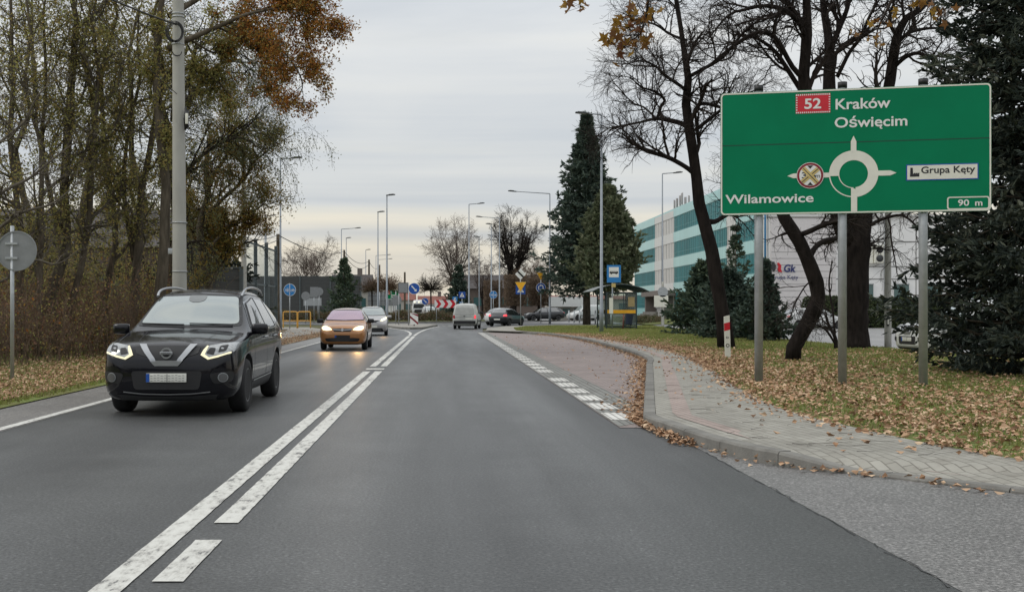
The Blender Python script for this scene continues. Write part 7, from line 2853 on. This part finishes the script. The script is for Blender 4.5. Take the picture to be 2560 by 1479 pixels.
# ------------------------------------------------------------------ beyond the roundabout
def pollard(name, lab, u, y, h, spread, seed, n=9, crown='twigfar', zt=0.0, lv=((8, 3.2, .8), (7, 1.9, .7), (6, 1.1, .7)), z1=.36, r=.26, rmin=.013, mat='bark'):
    x = (u - 1086) / 2800 * y
    rng = np.random.default_rng(seed)
    limbs = [([(x, y, zt), (x + .05, y, h * z1 * .6), (x, y, h * z1)], [r, r * .8, r * .75], .95)]
    for i in range(n):
        a = i / n * 6.28 + rng.normal() * .3
        s = spread * rng.uniform(.5, 1)
        k = rng.uniform(.75, 1.0) * h
        limbs.append(([(x, y, h * z1 * rng.uniform(.75, 1)), (x + s * .35 * math.cos(a), y + s * .35 * math.sin(a), h * z1 + (k - h * z1) * .35), (x + s * .75 * math.cos(a), y + s * .75 * math.sin(a), h * z1 + (k - h * z1) * .72), (x + s * math.cos(a), y + s * math.sin(a), k)], [r * .45, r * .34, r * .2, .02], .25))
    return bare_tree(name, lab, limbs, seed, lv, mat, crown, rmin, (.03, .0, -.01), (.18, .22, .25))


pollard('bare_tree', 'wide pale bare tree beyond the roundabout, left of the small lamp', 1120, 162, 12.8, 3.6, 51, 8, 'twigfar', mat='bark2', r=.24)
pollard('bare_tree', 'round-crowned bare tree with a forked dark trunk above the give-way signs', 1262, 150, 13.4, 3.4, 52, 10, 'twig', r=.42, rmin=.014, lv=((8, 2.4, .8), (8, 1.5, .7), (6, .9, .6)))
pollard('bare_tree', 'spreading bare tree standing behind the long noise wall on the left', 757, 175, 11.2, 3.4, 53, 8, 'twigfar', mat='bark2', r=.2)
pollard('bare_tree', 'low reddish bare tree between the round-crowned tree and the tall spruce', 1325, 140, 7.2, 2.6, 54, 8, 'twig2', lv=((7, 1.8, .9), (7, 1.1, .8), (6, .6, .8)), r=.2)
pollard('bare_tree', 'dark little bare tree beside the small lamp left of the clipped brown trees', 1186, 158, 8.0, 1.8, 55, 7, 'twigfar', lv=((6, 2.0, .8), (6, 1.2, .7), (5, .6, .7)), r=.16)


def globe(lab, u, y, vt, vb, w, seed, m='twig', leafm=None, zb=.14):
    """grafted standard with a flat round head of fine shoots"""
    x = (u - 1086) / 2800 * y
    z0, z1 = P(u, vb, y).z, P(u, vt, y).z
    rng = np.random.default_rng(seed)
    o = Vector((x, y, zb))
    t = thing('globe_tree', lab, 'tree', o, 0, 'globe trees on the roundabout')
    mb = MB()
    mb.tube([(x, y, zb - .05), (x + .03, y, (zb + z0) / 2), (x, y, z0 + .1)], [.09, .075, .085], 8, 0)
    mb.build('trunk', M['bark'], t, o)
    k = 90
    a = rng.uniform(0, 6.28, k)
    el = rng.uniform(-.12, 1.0, k) ** 1
    D = np.column_stack([np.cos(a) * np.cos(el), np.sin(a) * np.cos(el), np.sin(el)])
    L = np.minimum(w / np.maximum(np.cos(el), .3), (z1 - z0) / np.maximum(np.sin(np.abs(el)), .12)) * rng.uniform(.6, 1.05, k)
    S = np.tile([[x, y, z0 + .05]], (k, 1))
    cb = MB()
    P1, R1 = shoots(rng, S, D, L, np.full(k, .03), 6, .13, .03, .3)
    cb.tubes(P1, R1, 4, 0)
    S2, D2, R2, t2 = children(rng, P1, R1, 9, .25, 1)
    P2, R22 = shoots(rng, S2, fork(rng, D2, rng.uniform(.3, .9, len(S2))), rng.uniform(.25, .75, len(S2)), np.full(len(S2), .016), 4, .2, .0, .6)
    cb.tubes(P2, R22, 3, 0)
    cb.build('crown', M[m], t, o)
    if leafm:
        lb = MB()
        lb.leaves(P2[:, 2:].reshape(-1, 3) + rng.normal(size=(len(P2) * 2, 3)) * .1, .14, rng)
        lb.build('foliage', M[leafm], t, o)


globe('wide brownish globe tree behind the black name board, still with some leaves', 950, 131, 681, 713, 2.05, 61, 'twig2', 'leaf_brown')
globe('thin globe tree at the left of the row, beside the dark bush', 915, 128, 690, 716, 1.35, 62, 'twig2')
globe('dark bare globe tree right of the large keep-right sign', 1060, 124, 681, 714, 1.45, 63, 'twig')


def clipped_tree(lab, u0, u1, v0, v1, y, seed, n=5200):
    x0, x1 = (u0 - 1086) / 2800 * y, (u1 - 1086) / 2800 * y
    za, zb = P(0, v1, y).z, P(0, v0, y).z
    rng = np.random.default_rng(seed)
    cx = (x0 + x1) / 2
    o = Vector((cx, y, .03))
    t = thing('clipped_tree', lab, 'tree', o, 0, 'clipped brown trees')
    mb = MB()
    mb.tube([(cx, y, 0), (cx + .05, y, za + .6)], [.14, .11], 8, 0)
    mb.build('trunk', M['bark'], t, o)
    C = np.column_stack([rng.uniform(x0, x1, n), y + rng.uniform(-1.3, 1.3, n), rng.uniform(za, zb, n)])
    lb = MB()
    lb.leaves(C, rng.uniform(.10, .24, n), rng, 0, 0, .6)
    k = 500
    S = C[rng.integers(0, n, k)]
    Pn, Rr = shoots(rng, S, nrm(rng.normal(size=(k, 3)) + [0, 0, .6]), np.full(k, .7), np.full(k, .012), 4, .2)
    lb.tubes(Pn, Rr, 3, 0)
    lb.build('crown', M['hornbeam'], t, o)


clipped_tree('square-clipped tree with dry brown leaves behind the give-way sign', 1240, 1296, 676, 752, 134, 71)
clipped_tree('square-clipped tree with dry brown leaves behind the roundabout sign', 1300, 1350, 682, 752, 136, 72)
clipped_tree('dark brown clipped tree behind the shared footway sign', 1190, 1236, 690, 768, 146, 73)

thicket('island_shrubs', 'low evergreen shrub bed edging the roundabout island', [(-18.6, 126), (-17, 119), (-12, 115.2), (-7, 114.2), (-2, 115.2), (2.6, 119), (4.6, 126), (3.6, 127), (-2, 119.5), (-7, 118.4), (-12, 119.5), (-17, 126)], .55, 1.25, 26000, 81, [('shrub', .75), ('leaf_brown', .25)], .15, 200, 'shrubs', base_z=.13)
thicket('forecourt_shrubs', 'low dark shrubs at the foot of the office block steps', [(18.5, 104), (21, 110), (24, 122), (21, 122), (17.6, 108)], .3, .8, 5000, 82, [('shrub', 1)], .14, 60, 'shrubs', base_z=.05)
mb = MB()
rngf = np.random.default_rng(83)
C = []
for i in range(46):
    a = rngf.uniform(-.36, .22)
    y = rngf.uniform(330, 480)
    w = rngf.uniform(5, 12)
    h = rngf.uniform(3.5, 8.5)
    k = 500
    q = rngf.normal(size=(k, 3)) * [w * .4, w * .3, h * .30]
    C.append(q + [a * y, y, h * .45])
C = np.concatenate(C)
C = C[C[:, 2] > 0]
mb.leaves(C, rngf.uniform(.5, 1.2, len(C)), rngf, 0, 0, .7)
o = mb.build('far_woods', M.setdefault('farwood', leaf_mat('far_wood_leaves', [(.05, .045, .04), (.075, .065, .055), (.06, .065, .05)], .1)))
struct(o, 'stuff', 'belt of far-off bare trees along the horizon')

# ------------------------------------------------------------------ the wooded left side
def stems(u0, v0, y, pts, ws, f0=.2, **k):
    return (PP([(u0, v0)] + pts, y), R_(ws, y), f0)


LV = ((13, 2.0, .8), (9, 1.15, .8), (7, .55, .8))
Y = 33
leafy('alder_tree', 'multi-stemmed dark tree with thin olive leaves at the far left edge', [
    stems(60, 900, Y, [(55, 700), (45, 500), (30, 300), (20, 120), (30, -80)], [20, 17, 15, 13, 10, 5]),
    stems(95, 900, Y, [(100, 700), (110, 500), (85, 330), (70, 150), (60, -60)], [18, 15, 13, 11, 9, 5]),
    stems(20, 620, Y, [(-30, 480), (-60, 300), (-80, 100)], [10, 9, 7, 4])], 91, 'leaf_olive', 8, .088, LV, hang=.06, frac=.7, tmat='twig3')
Y = 34.5
leafy('alder_tree', 'thick dark double-stemmed tree in the thicket, behind the brown bushes', [
    stems(150, 890, Y, [(155, 700), (168, 560), (172, 400), (175, 200), (178, 60), (185, -90)], [34, 28, 24, 22, 18, 15, 8]),
    stems(165, 780, Y, [(200, 620), (225, 480), (240, 300), (235, 120), (245, -80)], [18, 16, 14, 12, 9, 5]),
    stems(160, 650, Y, [(120, 480), (105, 330), (120, 150), (130, -60)], [14, 12, 10, 8, 4])], 92, 'leaf_olive', 8, .088, LV, hang=.06, frac=.75, tmat='twig3')
Y = 36.5
leafy('alder_tree', 'slender multi-stemmed tree with greenish leaves left of the concrete pole', [
    stems(310, 880, Y, [(318, 700), (345, 560), (365, 420), (372, 250), (385, 90), (400, -90)], [26, 22, 18, 16, 14, 11, 5]),
    stems(270, 880, Y, [(275, 700), (280, 520), (262, 380), (255, 200), (262, 40), (270, -100)], [20, 17, 14, 12, 10, 8, 4]),
    stems(330, 640, Y, [(300, 480), (310, 330), (340, 180), (330, 20)], [13, 11, 9, 7, 4])], 93, 'leaf_olive', 8, .088, LV, hang=.08, tmat='twig3')
Y = 34
leafy('oak_tree', 'big dark-trunked tree behind the concrete pole, its long bough hung with orange leaves', [
    stems(398, 890, Y, [(402, 700), (400, 500), (405, 330), (412, 180), (415, 60), (420, -120)], [30, 27, 25, 23, 20, 17, 8], .4),
    (PP([(415, 120), (470, 100), (530, 70), (600, 35), (680, 20), (735, 35), (795, 60)], Y, [0, -.3, -.5, -.8, -1, -1.2, -1.3]), R_([17, 14, 11, 9, 6, 4, 2], Y), .25),
    (PP([(415, 40), (480, 0), (560, -50), (650, -80), (715, -60), (760, -15)], Y, [0, .3, .6, .9, 1.1, 1.2]), R_([15, 13, 10, 8, 5, 2], Y), .3),
    (PP([(560, 55), (630, 80), (690, 120), (730, 170), (745, 215), (722, 255)], Y, [-.6, -.8, -.9, -1, -1, -1]), R_([7, 6, 5, 4, 3, 1.5], Y), .2),
    (PP([(600, -40), (680, 0), (740, 60), (762, 120), (768, 185)], Y, [.7, .8, .9, 1, 1]), R_([7, 6, 5, 3, 2], Y), .2),
    (PP([(540, 70), (600, 100), (650, 150), (690, 190)], Y, [-.5, 0, .4, .6]), R_([6, 5, 4, 2], Y), .2),
    (PP([(640, 25), (720, 5), (765, 20), (805, 50)], Y, [-.8, -.6, -.7, -1]), R_([6, 5, 3, 1.5], Y), .2),
    (PP([(470, 100), (520, 130), (560, 110), (620, 60)], Y, [-.3, .4, .8, 1]), R_([6, 5, 4, 2], Y), .15),
    (PP([(412, 200), (460, 170), (520, 190), (580, 250)], Y, [0, .3, .2, .4]), R_([7, 6, 4, 2], Y), .2)],
    94, 'leaf_rust', 6, .085, ((15, .68, .8), (7, .38, .8), (6, .24, .8)), hang=.10, frac=1, jitter=.08, split=(lambda C: C[:, 0] + 6.0 + .25 * (C[:, 2] - 9), 'leaf_olive'))
leafy('willow_tree', 'tree with drooping greyish green strands behind the concrete pole', [
    (PP([(425, 900), (424, 600), (420, 400), (430, 230), (450, 120)], 39), R_([34, 28, 24, 19, 9], 39), .3),
    (PP([(424, 380), (470, 250), (530, 160), (590, 150), (625, 190)], 39, [0, .2, .4, .6, .7]), R_([13, 11, 8, 5, 2], 39), .15),
    (PP([(424, 300), (460, 180), (500, 110), (560, 100), (600, 130)], 39, [0, -.4, -.8, -1.1, -1.3]), R_([12, 10, 8, 5, 2], 39), .15),
    (PP([(424, 480), (480, 400), (540, 350), (600, 340), (640, 370)], 39, [0, .2, .4, .6, .7]), R_([11, 9, 7, 4, 2], 39), .15)],
    95, 'leaf_green', 10, .085, ((13, 1.7, .6), (8, 1.4, .6), (5, .7, .5)), hang=.55, asp=.30, frac=1)
leafy('oak_tree', 'lower oak with yellow-brown leaf clusters around the slim concrete pole', [
    (PP([(520, 860), (515, 700), (500, 560), (505, 420), (520, 330)], 42), R_([24, 21, 18, 14, 8], 42), .25),
    (PP([(505, 560), (560, 480), (610, 420), (645, 385), (690, 345)], 42, [0, -.3, -.5, -.7, -.9]), R_([11, 9, 7, 5, 2], 42), .2),
    (PP([(508, 620), (560, 560), (610, 530), (640, 510), (665, 475)], 42, [0, .3, .5, .7, .9]), R_([10, 8, 6, 4, 2], 42), .2),
    (PP([(505, 480), (550, 390), (590, 335), (630, 320)], 42, [0, .3, .6, .8]), R_([9, 8, 6, 3], 42), .2),
    (PP([(506, 640), (470, 560), (450, 500)], 42, [0, .5, .9]), R_([9, 7, 4], 42), .2),
    (PP([(512, 700), (550, 640), (600, 600), (640, 590)], 42, [0, .5, .9, 1]), R_([9, 7, 5, 2], 42), .2)],
    96, 'leaf_oak', 8, .085, ((13, .95, .8), (8, .55, .8), (6, .32, .8)), hang=.05, frac=1, keep=lambda C: (C[:, 0] < -7.4) | (C[:, 2] > 1.4 + .065 * C[:, 1]))
leafy('alder_tree', 'pale leafy tree farther back, filling the gaps between the left trunks', [
    (PP([(215, 860), (215, 600), (225, 400), (215, 200), (220, 0)], 46), R_([26, 22, 18, 13, 7], 46), .1),
    (PP([(330, 860), (335, 600), (320, 400), (330, 200), (335, 20)], 46), R_([22, 20, 16, 11, 6], 46), .1),
    (PP([(440, 860), (440, 600), (450, 400), (445, 250)], 46), R_([22, 20, 16, 6], 46), .1),
    (PP([(60, 860), (70, 600), (60, 400), (75, 200), (70, 0)], 46), R_([22, 20, 16, 11, 6], 46), .1)],
    97, 'leaf_olive', 8, .085, ((13, 2.6, .8), (8, 1.3, .8), (6, .6, .8)), hang=.06, frac=.5, twig_r=.007)
Y = 28
bare_tree('bare_tree', 'pale leafless branches of a small tree reaching in at the far left edge', [
    (PP([(-60, 900), (-55, 700), (-60, 560), (-50, 430), (-30, 300), (-20, 180)], Y), R_([16, 14, 12, 10, 8, 4], Y), .3),
    (PP([(-58, 620), (0, 560), (60, 520), (130, 500), (215, 430)], Y, [0, -.2, -.3, -.2, 0]), R_([9, 8, 7, 5, 2], Y), .2),
    (PP([(-55, 520), (10, 470), (70, 440), (120, 400), (190, 345)], Y, [0, .2, .4, .5, .6]), R_([9, 8, 7, 5, 2], Y), .2),
    (PP([(-50, 400), (0, 350), (60, 300), (90, 240), (150, 180)], Y, [0, -.3, -.4, -.4, -.3]), R_([8, 7, 6, 4, 2], Y), .2),
    (PP([(-56, 700), (10, 690), (80, 640), (140, 650), (200, 610)], Y, [0, .2, .3, .3, .4]), R_([8, 7, 6, 4, 2], Y), .2)],
    seed=98, levels=((7, .9, .8), (6, .5, .7), (4, .28, .7)), mat='twig3', tmat='twig3', rmin=.004)
# undergrowth
thicket('brown_bushes', 'tangled brown bushes along the left verge, in front of the trees', [(-15, 26), (-10.3, 26.5), (-9.6, 30), (-8.7, 33.5), (-8.2, 36), (-9.2, 40), (-16, 40)], 1.0, 2.9, 24000, 101, [('leaf_brown', .7), ('leaf_olive', .22), ('leaf_rust', .05)], .075, 900, 'bushes', 'twig2')
thicket('leafy_undergrowth', 'dark green undergrowth between the trunks at the foot of the left trees', [(-19, 28), (-13, 30), (-10, 37), (-9.0, 46), (-18, 48)], 1.8, 5.4, 20000, 102, [('leaf_olive', .9), ('leaf_oak', .12), ('shrub', .35)], .10, 420, 'bushes', 'twig2')
thicket('leafy_undergrowth', 'shaded undergrowth at the far left behind the round sign back', [(-14.5, 21), (-10.6, 23), (-10.4, 27), (-15, 28)], .8, 2.4, 7000, 103, [('leaf_brown', .6), ('leaf_olive', .4)], .07, 420, 'bushes', 'twig2')
# house wall glimpsed through the trees
far_house('dim grey house glimpsed through the left trees', -24, 66, 16, 10, 5.0, 2.6, 'dullwall', 'darkroof')


# ------------------------------------------------------------------ twigs of a near tree hanging into the picture from above
def maple_leaves(mb, C, size, rng):
    """five-lobed leaves"""
    lob = []
    for i in range(10):
        a = math.pi / 2 + i * math.pi / 5
        r = (1.0, .42, .92, .40, .62, .30, .62, .40, .92, .42)[i]
        lob.append((r * math.cos(a), r * math.sin(a)))
    lob = np.array(lob)
    for c, s in zip(C, size):
        d = rng.normal(size=3)
        d /= np.linalg.norm(d)
        q = rng.normal(size=3)
        w = q - d * q.dot(d)
        w /= np.linalg.norm(w)
        n = np.cross(d, w)
        r = np.linalg.norm(lob, axis=1)
        V = c + (lob[:, :1] * w + lob[:, 1:] * d + (r ** 2)[:, None] * n * rng.uniform(-.35, .35)) * s
        mb.add(np.concatenate([[c], V]), [[0, 1 + i, 1 + (i + 1) % 10] for i in range(10)], 0)


def overhang(lab, path, y, clusters, seed, size=.05):
    rng = np.random.default_rng(seed)
    p = PP(path, y)
    t = thing('overhanging_branch', lab, 'branch', p[0])
    o = Vector(p[0])
    mb = MB()
    mb.tube(smooth_path(p, 5), list(np.linspace(.05, .004, (len(p) - 1) * 5 + 1) * np.linspace(1, .8, (len(p) - 1) * 5 + 1)), 6, 0)
    C = []
    for (u, v), n in clusters:
        c = np.array(P(u, v, y))
        near = min(smooth_path(p, 5), key=lambda q: np.linalg.norm(q - c))
        mb.tube([tuple(near), tuple((near + c) / 2 + [0, .03, .02]), tuple(c)], .003, 4, 0)
        for k in range(n):
            q = c + rng.normal(size=3) * [.045, .07, .04]
            mb.tube([tuple(c), tuple(q)], .0018, 3, 0)
            C.append(q)
    mb.build('twigs', M['twig'], t, o)
    lb = MB()
    maple_leaves(lb, C, rng.uniform(.7, 1.2, len(C)) * size, rng)
    lb.build('foliage', M['leaf_maple'], t, o)


overhang('maple twig with orange-brown leaves hanging in from the top, left of the bare trees', [(2450, -2100), (1980, -1300), (1760, -620), (1660, -260), (1620, -120), (1598, -20), (1590, 40), (1575, 85)], 9.5, [((1562, 18), 5), ((1545, 38), 7), ((1590, 12), 4), ((1610, 22), 3), ((1520, 62), 6), ((1545, 68), 5), ((1505, 98), 6), ((1525, 108), 7), ((1545, 118), 6), ((1530, 125), 5), ((1485, 105), 3), ((1590, 92), 6), ((1572, 100), 3), ((1560, 128), 3), ((1558, 50), 4), ((1575, 68), 3)], 111, .062)
overhang('small sprig of two dry maple leaf clusters at the top, left of the larger twig', [(2050, -2000), (1640, -1200), (1480, -560), (1440, -200), (1430, -80), (1425, -10)], 9.5, [((1405, 4), 5), ((1428, 18), 6), ((1398, -6), 3)], 112, .055)
overhang('maple twig with orange leaves hanging above the green sign', [(2900, -1800), (2500, -1100), (2320, -560), (2250, -200), (2220, -60), (2190, 10), (2165, 60), (2150, 110)], 11, [((2140, 108), 5), ((2160, 100), 4), ((2168, 52), 4), ((2150, 48), 3), ((2090, 85), 2), ((2195, 46), 3)], 113, .060)
overhang('maple sprig with yellow leaves at the top right before the dark spruce', [(3000, -1700), (2600, -1000), (2420, -560), (2330, -220), (2300, -80), (2280, -10)], 11, [((2262, 4), 5), ((2285, 6), 5), ((2320, 45), 4), ((2310, 28), 3), ((2245, 2), 3)], 114, .065)

# unseen woods added behind the camera: they darken what the car fronts and the sign mirror
rngb = np.random.default_rng(121)
C = []
for i in range(60):
    a = rngb.uniform(-1.25, 1.25) + PI
    d = rngb.uniform(48, 80)
    k = 260
    h = rngb.uniform(6, 9)
    C.append(np.column_stack([rngb.normal(size=k) * 3.0 + math.sin(a) * d, rngb.normal(size=k) * 2.5 + math.cos(a) * d, rngb.uniform(0, h, k)]))
C = np.concatenate(C)
C = C[(np.abs(C[:, 0] + 1.5) > 7) | (C[:, 1] < -60)]
mb = MB()
mb.leaves(C, rngb.uniform(.7, 1.5, len(C)), rngb, 0, 0, .8)
struct(mb.build('unseen_woods', M['farwood']), 'stuff', 'unseen belt of autumn woods added behind the camera to darken reflections')
